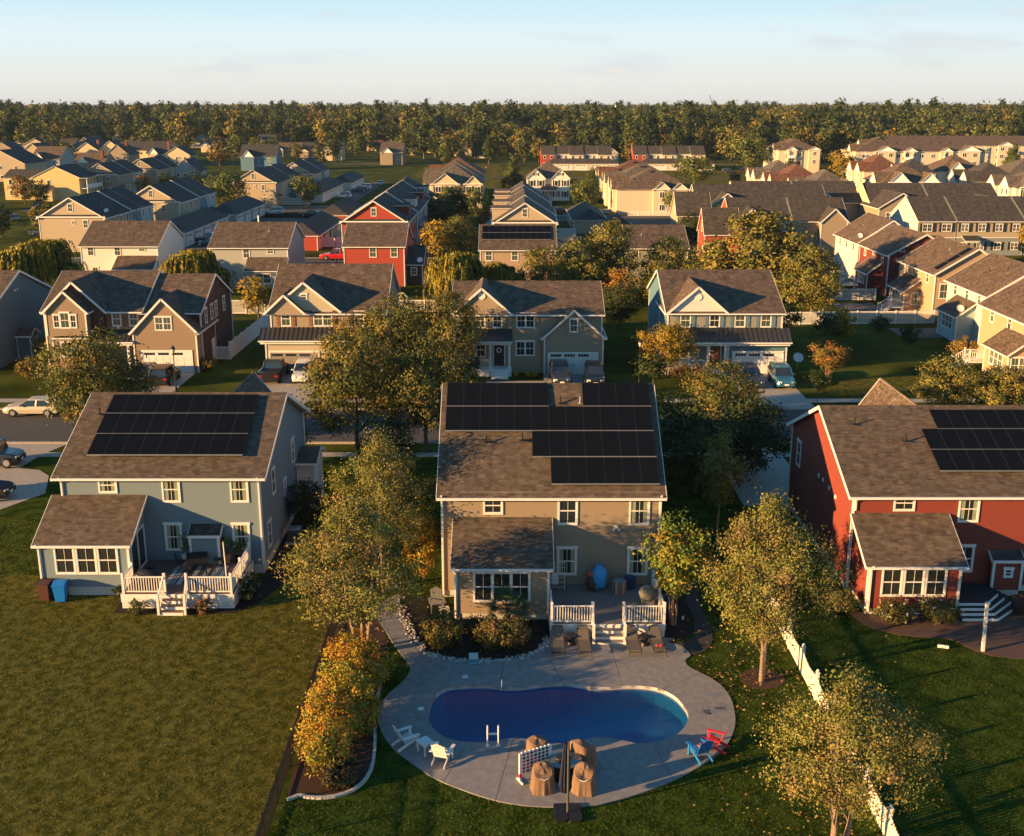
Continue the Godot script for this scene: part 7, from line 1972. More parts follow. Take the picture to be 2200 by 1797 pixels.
	# scattered single houses far to the left and in the middle
	var F := [["brown roofed house with a shaded blue gable at the far left", -181.0, -170.4, -431.0, -447.0, 5.2, 4.4, "x", gy, br], ["cream hip roofed cottage left of the barn red gable", -211.0, -199.0, -542.0, -556.0, 5.2, 3.2, "h", cream, gr], ["barn red gabled house among the far left roofs", -213.5, -203.0, -560.0, -580.0, 5.2, 4.4, "z", red, slt],
		["tan house with dark panels on a brown roof at the far left", -155.5, -145.0, -407.0, -418.0, 5.4, 2.9, "x", tanw, br], ["beige gabled house behind the brown roofed blue gable house", -208.0, -197.0, -484.0, -500.0, 5.2, 4.0, "z", beige, slt], ["beige gabled house with slate roof, second row at far left", -246.0, -232.0, -575.0, -590.0, 4.8, 3.8, "z", beige, slt], ["wide tan gabled house touching the left edge of the picture", -179.0, -162.8, -382.0, -400.0, 6.0, 4.4, "z", beige, teal],
		["cream house with slate roof facing the maple street", -172.0, -152.0, -501.0, -513.0, 5.8, 3.6, "x", cream, slt], ["small cream gable house with dark panels left of the pines", -146.0, -135.0, -480.0, -492.0, 4.6, 3.4, "z", cream, slt], ["slate blue cottage with one dormer behind the second terrace", -107.6, -100.0, -362.5, -374.0, 4.8, 3.6, "z", gy, slt], ["two storey blue house with white porch behind the white garages", -106.0, -92.0, -447.0, -458.0, 5.6, 4.2, "x", blu, slt],
		["long brown roofed bungalow before the tall pines", -119.0, -105.0, -570.0, -582.0, 3.6, 3.0, "x", tanw, br], ["rust roofed bungalow beside the brown roofed bungalow", -104.0, -86.0, -556.0, -566.0, 3.4, 1.8, "x", tanw, rr], ["cream house with red brick chimney in the middle distance", -88.0, -78.5, -528.0, -540.0, 4.6, 3.4, "x", cream, gr], ["tan house with offset gable beside the crossroads", -56.5, -46.9, -490.5, -508.0, 5.4, 3.4, "x", tanw, br], ["white gabled bungalow far back in the middle distance", -72.0, -60.0, -640.0, -652.0, 4.0, 3.2, "z", wht, slt],
		["rust roofed bungalow among trees above the long rows", 48.0, 62.0, -700.0, -712.0, 3.6, 2.8, "x", tanw, rr], ["cream bungalow behind the tan offset gable house", -66.0, -50.0, -585.0, -597.0, 3.8, 3.0, "x", cream, gr], ["brown bungalow half hidden behind the crossroads trees", -40.0, -26.0, -640.0, -652.0, 3.6, 2.6, "x", tanw, br], ["pale blue shed house beside the left long row", 41.5, 47.0, -505.0, -512.0, 4.2, 2.2, "z", gy, slt]]
	for q in F: far_house(q[0], q[1], q[2], q[3], q[4], q[5], q[6], q[7], q[8], q[9])
	var nm := ["leftmost", "second", "third", "fourth", "fifth", "sixth", "seventh", "eighth", "ninth", "tenth", "eleventh", "last"]
	for k in 12:
		var x := -330.0 + k * 23.0 + R.randf_range(-4, 4); var z := -640.0 - R.randf_range(0, 90) - (60.0 if k < 5 else 0.0)
		far_house("small gabled house, %s along the far left edge of the woods" % nm[k], x, x + R.randf_range(11, 15), z, z - 12.0, R.randf_range(4.0, 5.2), R.randf_range(2.8, 4.2), "z" if R.randf() < 0.45 else "x", [beige, cream, gy, tanw, wht][R.randi() % 5], [slt, br, gr, dg][R.randi() % 4])
	for k in 9:
		var x := -165.0 + k * 17.0 + R.randf_range(-4, 4); var z := -575.0 - R.randf_range(0, 130)
		far_house("little house glimpsed between the middle trees, %s from the left" % nm[k], x, x + R.randf_range(9, 13), z, z - 10.0, R.randf_range(3.4, 4.2), R.randf_range(2.4, 3.2), "z" if R.randf() < 0.4 else "x", [beige, cream, wht, tanw][R.randi() % 4], [slt, br, gr, rr][R.randi() % 4])
	for k in 8:
		var x := -250.0 + k * 13.5 + R.randf_range(-3, 3); var z := -470.0 - R.randf_range(0, 90)
		far_house("closely built gabled house, %s in the far left estate" % nm[k], x, x + R.randf_range(9, 12), z, z - 13.0, R.randf_range(4.8, 5.6), R.randf_range(3.2, 4.4), "z" if R.randf() < 0.6 else "x", [beige, cream, gy, tanw][R.randi() % 4], [slt, br, dg, teal][R.randi() % 4])

func far_house(label: String, x0: float, x1: float, z0: float, z1: float, ye: float, rise: float, ax: String, wall: Material, rf: Material) -> void:
	var H := thing("cottage", label, "house", Vector3((x0 + x1) / 2, 0, (z0 + z1) / 2))
	block(H, {"x0": x0, "x1": x1, "z0": z0, "z1": z1, "ye": ye, "ax": "x" if ax == "h" else ax, "hip": ax == "h", "rise": rise, "wall": wall, "roof": rf, "lod": 0, "e": 0.4, "r": 0.35})
	if ax == "x":
		block(H, {"x0": x0 + 1, "x1": x0 + 5.5, "z0": z0 + 1.5, "z1": z0 - 4.5, "ye": ye - 0.3, "ax": "z", "rise": rise * 0.62, "wall": wall, "roof": rf, "lod": 0, "gable": M.white_far})
	wrow(H, Vector3(x0 + 0.5, ye - 1.4, z0), Vector3(x1 - 0.5, ye - 1.4, z0), N_, 3, 0.95, 1.3)
	if ye > 4.4: wrow(H, Vector3(x0 + 0.5, 1.5, z0), Vector3(x1 - 0.5, 1.5, z0), N_, 3, 0.95, 1.3)
	if R.randf() < 0.3 or label.contains("chimney"):
		var c := MB.new(); c.box(Vector3(x1 - 2.0, 0, z0 - 3.0), Vector3(x1 - 1.0, ye + rise + 0.9, z0 - 2.0)); part(H, "chimney", c, mat("chimney_brick", lin(0.32, 0.13, 0.09), 0.9, {"tex": T.brick, "size": 2.0}))

# ---------------------------------------------------------------- trees in their places
var taken: Array[Rect2] = []

func free_spot(x: float, z: float, pad: float) -> bool:
	for r in taken:
		if r.grow(pad).has_point(Vector2(x, z)): return false
	return true

func kinds() -> void:
	var olive := [Color(0.155, 0.16, 0.04), Color(0.20, 0.19, 0.05), Color(0.10, 0.12, 0.032), Color(0.135, 0.14, 0.036), Color(0.24, 0.165, 0.07)]
	var oak := [Color(0.10, 0.11, 0.03), Color(0.16, 0.14, 0.035), Color(0.06, 0.075, 0.025), Color(0.22, 0.15, 0.04), Color(0.08, 0.09, 0.025)]
	var green := [Color(0.09, 0.115, 0.03), Color(0.14, 0.145, 0.035), Color(0.06, 0.08, 0.022)]
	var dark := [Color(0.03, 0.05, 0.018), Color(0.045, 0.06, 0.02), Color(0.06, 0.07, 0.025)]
	var gold := [Color(0.30, 0.20, 0.03), Color(0.36, 0.21, 0.03), Color(0.20, 0.17, 0.03), Color(0.14, 0.13, 0.03)]
	var rust := [Color(0.30, 0.13, 0.035), Color(0.22, 0.13, 0.03), Color(0.14, 0.11, 0.03), Color(0.10, 0.09, 0.025)]
	for i in 4:
		tree_kind("birch%d" % i, {"h": 8.6, "r": 3.5, "low": 1.9, "shape": 1, "stems": 3 if i != 2 else 2, "clumps": 190, "per": 150, "cr": 0.68, "leaf": 0.115, "pal": olive, "bark": "bark_pale", "tr": 0.12, "limbs": 12})
	for i in 4:
		tree_kind("oak%d" % i, {"h": 9.6, "r": 4.6, "low": 2.2, "clumps": 150, "per": 105, "cr": 0.95, "leaf": 0.22, "pal": oak, "tr": 0.2, "limbs": 10})
	for i in 2:
		tree_kind("round%d" % i, {"h": 8.5, "r": 3.6, "low": 0.9, "clumps": 130, "per": 80, "cr": 0.85, "leaf": 0.26, "pal": [Color(0.17, 0.15, 0.04), Color(0.11, 0.115, 0.03), Color(0.22, 0.18, 0.045), Color(0.08, 0.09, 0.025)], "limbs": 8})
	tree_kind("myrtle0", {"h": 5.2, "r": 3.0, "low": 1.5, "stems": 5, "clumps": 120, "per": 80, "cr": 0.6, "leaf": 0.17, "pal": gold, "bark": "bark_tan", "tr": 0.07})
	tree_kind("myrtle1", {"h": 3.6, "r": 1.9, "low": 1.2, "stems": 6, "shape": 3, "clumps": 90, "per": 70, "cr": 0.42, "leaf": 0.15, "pal": rust, "bark": "bark_tan", "tr": 0.06})
	tree_kind("young0", {"h": 5.7, "r": 1.7, "low": 1.6, "stems": 5, "shape": 3, "clumps": 85, "per": 60, "cr": 0.5, "leaf": 0.16, "pal": [Color(0.10, 0.16, 0.03), Color(0.16, 0.19, 0.03), Color(0.26, 0.18, 0.03), Color(0.07, 0.11, 0.03)], "bark": "bark_tan", "tr": 0.05})
	tree_kind("slim0", {"h": 6.8, "r": 1.25, "low": 2.4, "shape": 1, "clumps": 60, "per": 90, "cr": 0.5, "leaf": 0.15, "pal": olive, "bark": "bark_pale", "tr": 0.08})
	tree_kind("slim1", {"h": 5.0, "r": 1.3, "low": 1.7, "shape": 1, "clumps": 45, "per": 70, "cr": 0.42, "leaf": 0.2, "pal": gold, "tr": 0.06})
	tree_kind("sapling", {"h": 3.6, "r": 1.3, "low": 1.6, "clumps": 34, "per": 40, "cr": 0.45, "leaf": 0.17, "pal": dark, "tr": 0.035})
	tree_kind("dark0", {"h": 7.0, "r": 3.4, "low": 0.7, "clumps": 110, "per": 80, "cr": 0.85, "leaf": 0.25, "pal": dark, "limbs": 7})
	tree_kind("cone0", {"h": 10.0, "r": 2.9, "low": 0.4, "shape": 2, "clumps": 150, "per": 60, "cr": 0.7, "leaf": 0.3, "pal": green, "limbs": 6})
	tree_kind("mid_green", {"h": 8.0, "r": 3.8, "low": 1.4, "clumps": 90, "per": 34, "cr": 1.0, "leaf": 0.42, "pal": green, "limbs": 6})
	tree_kind("mid_gold", {"h": 7.0, "r": 3.0, "low": 1.0, "clumps": 80, "per": 32, "cr": 0.9, "leaf": 0.4, "pal": gold, "limbs": 6})
	tree_kind("mid_rust", {"h": 7.0, "r": 3.0, "low": 1.2, "clumps": 80, "per": 32, "cr": 0.9, "leaf": 0.4, "pal": rust, "limbs": 6})
	tree_kind("mid_dark", {"h": 7.5, "r": 3.4, "low": 0.6, "clumps": 80, "per": 32, "cr": 1.0, "leaf": 0.42, "pal": dark, "limbs": 5})
	var wp := [Color(0.28, 0.22, 0.03), Color(0.22, 0.19, 0.035), Color(0.34, 0.25, 0.035), Color(0.13, 0.135, 0.03), Color(0.17, 0.16, 0.035)]
	for i in 3: willow_kind("willow%d" % i, 8.6, 4.8, 1500, wp)

func trees() -> void:
	kinds()
	var K := func(id: String) -> Array: return cache[id]
	# [kind, node name, label, x, z, scale, turn, widening]
	var L := [
		["birch0", "birch_tree", "large olive birch clump on the litter bed beside the black fence", -7.1, -47.9, 0.9, 0.3, 1.08], ["birch1", "birch_tree", "tall olive birch between the blue grey and tan houses, behind the front birch", -6.9, -55.2, 1.02, 1.3, 0.86],
		["birch2", "birch_tree", "two stemmed olive birch with pale trunks left of the white picket fence", 11.3, -45.4, 1.02, 1.9, 0.86], ["birch3", "birch_tree", "loose olive birch overhanging the near end of the white picket fence", 11.3, -33.4, 0.8, 0.6, 1.02],
		["young0", "myrtle_tree", "young multi stemmed myrtle with green and amber leaves right of the grey deck", 8.05, -50.9, 1.0, 0.0, 1.0], ["slim0", "birch_tree", "slim pale stemmed birch lit only at its top between the tan and red houses", 12.0, -60.8, 1.05, 0.0, 1.0],
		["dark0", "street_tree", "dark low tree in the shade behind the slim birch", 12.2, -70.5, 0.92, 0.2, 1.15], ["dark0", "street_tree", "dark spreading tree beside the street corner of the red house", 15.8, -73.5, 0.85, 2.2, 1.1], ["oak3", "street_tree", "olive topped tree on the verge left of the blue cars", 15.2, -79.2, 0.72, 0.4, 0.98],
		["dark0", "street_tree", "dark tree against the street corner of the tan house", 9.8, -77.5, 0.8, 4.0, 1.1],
		["oak0", "street_tree", "broad verge tree right of the blue grey house roof", -11.4, -79.0, 0.96, 0.0, 0.92], ["oak1", "street_tree", "verge tree in front of the street side of the tan house", -6.4, -79.6, 0.92, 1.2, 0.86], ["oak2", "street_tree", "leafy tree in front of the tan porch house, its left neighbour hidden", -10.6, -99.5, 0.88, 2.0, 0.8], ["oak3", "street_tree", "russet tinted tree left of the tan porch house", -5.9, -99.8, 0.92, 0.8, 0.75],
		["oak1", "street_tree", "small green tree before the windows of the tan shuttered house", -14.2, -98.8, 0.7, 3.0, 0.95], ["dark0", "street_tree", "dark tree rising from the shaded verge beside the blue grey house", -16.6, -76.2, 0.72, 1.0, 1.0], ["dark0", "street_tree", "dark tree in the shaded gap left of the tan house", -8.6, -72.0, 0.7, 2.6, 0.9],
		["oak2", "street_tree", "large verge tree hiding the garage of the taupe house", -31.2, -80.6, 0.94, 0.4, 0.86], ["oak0", "street_tree", "smaller verge tree right of the large one before the taupe house", -29.2, -81.6, 0.66, 2.4, 0.85],
		["myrtle0", "myrtle_tree", "amber crepe myrtle hiding the porch of the slate blue house", 14.7, -103.6, 1.0, 0.0, 1.0], ["myrtle1", "myrtle_tree", "rust coloured vase shaped myrtle on the lawn right of the slate blue house", 29.6, -101.6, 1.0, 0.0, 1.0], ["slim1", "lawn_tree", "slim golden tree standing alone on the right lawn", 34.2, -113.7, 1.0, 0.0, 1.0],
		["sapling", "lawn_tree", "dark sapling behind the slate blue house, nearest its wall", 29.8, -118.5, 1.2, 0.0, 1.0], ["sapling", "lawn_tree", "dark sapling in the mulch ring on the right lawn", 32.6, -113.2, 1.3, 2.0, 1.1], ["sapling", "verge_tree", "thin sapling on the verge before the amber myrtle", 12.6, -96.8, 1.05, 1.0, 1.3], ["sapling", "verge_tree", "thin sapling on the verge beyond the roof of the red house", 26.4, -93.3, 0.9, 1.0, 0.9],
		["round1", "garden_tree", "wide olive tree mass beyond the roof of the red house, left of three", 35.6, -88.5, 0.62, 0.0, 1.15], ["round0", "garden_tree", "wide olive tree mass beyond the roof of the red house, middle of three", 40.0, -87.8, 0.55, 1.0, 1.3], ["round1", "garden_tree", "wide olive tree mass beyond the roof of the red house, right of three", 45.2, -88.5, 0.55, 2.0, 1.3],
		["round0", "garden_tree", "huge round golden green tree behind the slate blue house", 32.0, -142.0, 1.42, 0.0, 1.32], ["round1", "garden_tree", "golden green tree at the foot of the huge round tree", 36.4, -134.2, 1.0, 1.4, 1.0], ["round1", "garden_tree", "green tree at the left side of the huge round tree", 26.6, -146.0, 0.95, 2.4, 1.0],
		["round0", "garden_tree", "round brownish green tree right of the small willow", 3.9, -143.2, 0.88, 0.4, 1.0], ["round1", "garden_tree", "round tree in the middle of the grove behind the tan porch house", 8.6, -144.6, 0.98, 1.6, 1.05], ["round0", "garden_tree", "tallest yellow green tree of the grove behind the tan porch house", 13.0, -147.5, 1.22, 2.8, 0.85], ["mid_rust", "garden_tree", "low russet tree below the grove behind the tan porch house", 13.6, -138.2, 0.78, 1.0, 1.0],
		["round1", "garden_tree", "green tree in front of the grey green house", 20.6, -148.2, 0.96, 3.4, 0.95], ["round0", "garden_tree", "yellow green shrubby tree left of the slate blue house roof", 18.2, -138.4, 0.72, 4.0, 1.1], ["dark0", "garden_tree", "dark shrubby tree in the shade right of the tan porch house", 12.4, -128.0, 0.75, 1.0, 1.0],
		["mid_gold", "garden_tree", "small golden tree beside the pale grey house", -30.8, -134.0, 0.72, 0.0, 1.0], ["mid_gold", "garden_tree", "golden tree right of the bright red house, left one", -12.4, -187.0, 0.92, 1.0, 1.0], ["round1", "garden_tree", "golden green tree right of the bright red house, right one", -8.8, -190.0, 0.8, 2.0, 1.15],
		["mid_green", "lane_tree", "lone round maple on the grass before the tan terrace", -52.5, -288.0, 1.0, 0.0, 1.05], ["mid_green", "lane_tree", "dense dark green tree behind the teal garages", -69.5, -276.0, 1.15, 1.0, 1.15], ["mid_gold", "lane_tree", "low gold shrub tree beside the dense tree behind the teal garages", -74.5, -280.0, 0.7, 1.0, 1.2],
		["cone0", "cypress", "lone green cypress on the field", 0.4, -349.0, 1.0, 0.0, 1.15], ["mid_green", "lane_tree", "yellow green tree between the white twin house and the ivory block", 17.0, -268.0, 1.0, 0.5, 0.8], ["cone0", "cypress", "dark cypress beside the ivory blocks", 21.0, -300.0, 0.95, 1.0, 1.0], ["mid_green", "field_tree", "big round tree standing on the field by the dark roofs", 58.0, -362.0, 1.2, 0.0, 1.4], ["mid_dark", "field_tree", "low dark bush tree right of the big round field tree", 73.0, -372.0, 0.5, 0.0, 1.3],
		["mid_dark", "lane_tree", "dark tree at the corner of the nearest beige terrace", -84.5, -205.0, 1.0, 0.0, 0.9], ["mid_gold", "lane_tree", "yellowish tree left of the nearest beige terrace", -89.5, -217.0, 0.9, 0.0, 1.05], ["mid_dark", "lane_tree", "dark tree at the left edge behind the willow", -99.5, -219.0, 0.85, 0.0, 1.0], ["mid_rust", "lane_tree", "russet tree before the yellow house", -126.0, -293.0, 1.05, 0.0, 0.95], ["mid_dark", "lane_tree", "dark tree below the yellow house", -119.0, -286.0, 0.9, 0.0, 1.0], ["mid_dark", "lane_tree", "broad dark tree left of the russet tree", -129.0, -277.0, 0.95, 0.0, 1.2],
		["mid_rust", "lane_tree", "russet tree at the end of the yellow house terrace", -103.0, -318.0, 0.85, 0.0, 0.95], ["mid_dark", "lane_tree", "dark tree right of the russet terrace tree", -97.5, -322.0, 0.85, 0.0, 1.0], ["mid_dark", "lane_tree", "dark tree behind the beige terraces", -91.0, -330.0, 0.85, 0.0, 1.2],
		["mid_dark", "court_tree", "dark tree right of the red terrace, nearest", -13.2, -226.0, 0.9, 0.0, 1.15], ["mid_dark", "court_tree", "dark tree right of the red terrace, second", -15.0, -238.0, 0.95, 1.0, 1.1], ["mid_dark", "court_tree", "dark tree right of the red terrace, third", -12.0, -251.0, 0.95, 2.0, 1.1], ["mid_green", "court_tree", "leafy tree before the cream block, left", -14.6, -268.0, 0.85, 3.0, 0.95], ["mid_green", "court_tree", "leafy tree before the cream block, right", -8.4, -262.0, 0.85, 4.0, 0.85], ["mid_rust", "court_tree", "russet shrub tree beside the dark court trees", -5.6, -240.0, 0.6, 4.0, 1.0],
		["mid_green", "lane_tree", "yellow green tree beside the ivory porch fence", 36.5, -258.0, 0.8, 0.0, 0.7], ["mid_dark", "lane_tree", "dark shrub tree before the olive gable", 34.0, -210.0, 0.75, 0.0, 1.2], ["mid_green", "lane_tree", "green tree in front of the olive gable terrace", 38.5, -211.0, 0.85, 1.0, 0.9], ["mid_dark", "lane_tree", "dark hedge tree by the grey green house", 27.5, -178.0, 0.6, 0.0, 1.3],
		["mid_green", "apartment_tree", "large dark oak left of the three storey apartment block", 88.0, -428.0, 1.75, 0.0, 1.2], ["mid_green", "apartment_tree", "second large oak beside the three storey apartment block", 94.0, -446.0, 1.6, 2.0, 1.1], ["mid_gold", "apartment_tree", "golden oak right of the three storey apartment block", 116.5, -402.0, 1.35, 0.0, 1.3], ["mid_dark", "apartment_tree", "small dark tree before the three storey apartment block", 101.0, -410.0, 0.85, 0.0, 1.0], ["mid_dark", "apartment_tree", "low dark tree before the long apartment block", 140.0, -392.0, 0.8, 0.0, 1.6], ["cone0", "apartment_tree", "tall evergreen at the right end of the long apartment block", 175.0, -400.0, 1.2, 0.0, 1.2], ["mid_dark", "apartment_tree", "dark spreading tree at the far right by the apartments", 190.0, -408.0, 1.3, 0.0, 1.3],
		["mid_gold", "lane_tree", "golden tree at the right edge before the blue end terrace", 86.0, -186.0, 0.85, 0.0, 0.9], ["mid_rust", "lane_tree", "russet shrub before the white townhouses on the right", 122.0, -262.0, 0.7, 0.0, 1.2]]
	for q in L:
		tree(K.call(q[0]), q[1], q[2], Vector3(q[3], 0, q[4]), q[5], q[6], q[7])
	tree(cache["willow0"], "weeping_willow", "large weeping willow at the left edge behind the dark blue house", Vector3(-63.4, 0, -146.5), 1.02, 0.0, 1.22)
	tree(cache["willow1"], "weeping_willow", "weeping willow between the white and pale grey houses", Vector3(-41.2, 0, -143.0), 0.86, 0.7, 1.2)
	tree(cache["willow2"], "weeping_willow", "golden weeping willow left of the tan porch house", Vector3(-6.9, 0, -136.5), 1.02, 1.9, 0.82)
	tree(cache["willow0"], "weeping_willow", "small weeping willow before the solar roof house", Vector3(-1.3, 0, -142.5), 0.72, 2.9, 0.8)
	R.seed = 520
	var dk := [Color(0.03, 0.05, 0.02), Color(0.05, 0.065, 0.02)]
	var ol := [Color(0.14, 0.12, 0.03), Color(0.09, 0.09, 0.025), Color(0.2, 0.12, 0.03)]
	bush("dark green pointed shrub beside the steps of the tan porch house", Vector3(-4.4, 0, -101.2), Vector3(1.5, 3.0, 1.3), dk, 80, 36, 0.16)
	bush("rounded shrub on the lawn left of the taupe house", Vector3(-45.2, 0, -102.4), Vector3(1.5, 2.1, 1.3), ol, 70, 36, 0.16)
	bush("low shrub beside the garage of the taupe house", Vector3(-29.7, 0, -106.2), Vector3(0.9, 1.3, 0.9), ol, 50, 30, 0.15)
	bush("dark shrub in the corner between taupe and dark blue houses", Vector3(-46.9, 0, -110.0), Vector3(1.4, 3.2, 1.3), ol, 70, 36, 0.16)
	bush("flowering red shrubs below the porch rail of the slate blue house", Vector3(16.6, 0, -103.2), Vector3(2.0, 1.2, 0.8), [Color(0.14, 0.06, 0.03), Color(0.06, 0.06, 0.02)], 70, 34, 0.14)
	bush("dark round shrub by the gravel patio on the right, near one", Vector3(43.5, 0, -120.0), Vector3(1.2, 1.7, 1.4), dk, 60, 34, 0.16)
	bush("dark round shrub by the gravel patio on the right, far one", Vector3(42.0, 0, -125.5), Vector3(1.2, 1.9, 1.3), dk, 60, 34, 0.16)
	bush("tall dry amber grass clump before the sky blue lean-to", Vector3(46.5, 0, -112.5), Vector3(1.6, 2.0, 1.3), [Color(0.30, 0.17, 0.04), Color(0.14, 0.12, 0.04)], 60, 34, 0.16)
	bush("amber bramble at the foot of the sand coloured house", Vector3(45.6, 0, -96.6), Vector3(2.4, 1.8, 1.6), [Color(0.26, 0.13, 0.03), Color(0.12, 0.11, 0.03)], 90, 34, 0.16)
	for q in [[1.0, "left"], [2.1, "middle"], [2.75, "right"]]:
		bush("yellow chrysanthemum, %s one in the bed by the white garage" % q[1], Vector3(q[0] - 0.6, 0, -103.6), Vector3(0.32, 0.5, 0.3), [Color(0.5, 0.3, 0.02), Color(0.4, 0.24, 0.02)], 22, 30, 0.09, "flower_clump")

func woods() -> void:
	R.seed = 610
	var pals := [[Color(0.085, 0.10, 0.028), Color(0.12, 0.125, 0.032), Color(0.06, 0.075, 0.022)], [Color(0.05, 0.07, 0.022), Color(0.07, 0.085, 0.026), Color(0.04, 0.055, 0.018)], [Color(0.16, 0.135, 0.032), Color(0.12, 0.115, 0.03), Color(0.20, 0.15, 0.035)], [Color(0.20, 0.12, 0.035), Color(0.14, 0.11, 0.03), Color(0.10, 0.09, 0.028)]]
	var names := ["green", "dark_green", "olive_gold", "russet"]
	var near_m := []; var far_m := []
	for i in 4:
		for j in 2:
			near_m.append(tree_kind("wood_%d_%d" % [i, j], {"h": 15.0 if i != 1 else 18.0, "r": 5.4 if i != 1 else 4.4, "low": 1.5, "shape": [0, 1, 0, 1][i], "clumps": 62, "per": 15, "cr": 1.9, "leaf": 1.15, "pal": pals[i], "limbs": 4, "vary": 0.35}))
		far_m.append(tree_kind("far_%d" % i, {"h": 15.0, "r": 6.5, "low": 0.5, "shape": 0, "clumps": 30, "per": 6, "cr": 3.0, "leaf": 2.9, "pal": pals[i], "limbs": 0, "vary": 0.35}))
	var zone := func(x: float, z: float) -> String:
		var a := x / z
		return "on the left" if a < -0.16 else ("on the right" if a > 0.14 else "in the middle")
	# density of the woods: 1 solid, less among houses
	var dens := func(x: float, z: float) -> float:
		if z < 430: return 0.0
		if x > -14 and x < 92 and z < 492: return 0.0
		if x > 92 and x < 270: return 1.0 if z > 492 else (0.35 if z > 445 else 0.0)
		if x >= 270: return 1.0 if z > 440 else 0.0
		if x > -60: return 0.55 if z > 505 and z < 640 else (1.0 if z > 640 else 0.12)
		if x > -165: return (0.25 if z > 470 else 0.05) if z < 620 else (0.7 if z < 720 else 1.0)
		return 0.05 if z < 610 else (0.3 if z < 790 else 1.0)
	var spots := []
	var tries := 0
	while spots.size() < 5200 and tries < 40000:
		tries += 1
		var z := 430.0 + 1000.0 * pow(R.randf(), 0.75)
		var x := R.randf_range(-0.52, 0.52) * z
		var d: float = dens.call(x, z)
		if R.randf() > d: continue
		if z < 800 and not free_spot(x, -z, 4.5): continue
		spots.append([z, x])
	spots.sort_custom(func(a, b): return a[0] < b[0])
	var stuff := {}
	for i in spots.size():
		var z: float = spots[i][0]; var x: float = spots[i][1]
		var k := R.randi() % 8
		if R.randf() < 0.42: k = R.randi() % 4
		if k >= 6 and R.randf() < 0.5: k -= 4
		var s := R.randf_range(0.55, 1.15) if z < 640 else R.randf_range(0.85, 1.35)
		if x < -150 and z > 740: s *= 1.25
		if z < 640 and dens.call(x, z) < 0.4: s *= 0.75
		if i < 230:
			var zn: String = zone.call(x, z)
			var o := tree(near_m[k], names[k / 2] + "_woodland_tree", "%s tree among the trees at the near edge of the woods %s" % [names[k / 2].replace("_", " "), zn], Vector3(x, 0, -z), s, R.randf() * TAU, R.randf_range(0.85, 1.2), "tree", "%s trees at the edge of the woods %s" % [names[k / 2].replace("_", " "), zn])
		else:
			if not stuff.has(k): stuff[k] = []
			stuff[k].append([Vector3(x, 0, -z), s])
	for k in stuff:
		var list: Array = stuff[k]
		var it := [0]
		var pick := func() -> Vector3:
			it[0] += 1
			return list[it[0] - 1][0]
		scatter("woodland", near_m[k][1], M.leaf, pick, list.size(), [Color.WHITE, Color(0.9, 0.9, 0.9)], 0.85, 1.4, 0.2)
	for k in 4:
		var pick := func() -> Vector3:
			var z := sqrt(lerpf(1350.0 * 1350.0, 4600.0 * 4600.0, pow(R.randf(), 1.7)))
			return Vector3(R.randf_range(-0.5, 0.5) * z, -1.0, -z)
		scatter("distant_woodland", far_m[k][1], M.leaf, pick, [4200, 4600, 2400, 1200][k], [Color.WHITE], 0.8, 1.5, 0.25)
	rects("woodland_floor", [[-4000, -8000, 4000, -1000]], 0.05, mat("woodland_floor", lin(0.04, 0.045, 0.02), 1.0))

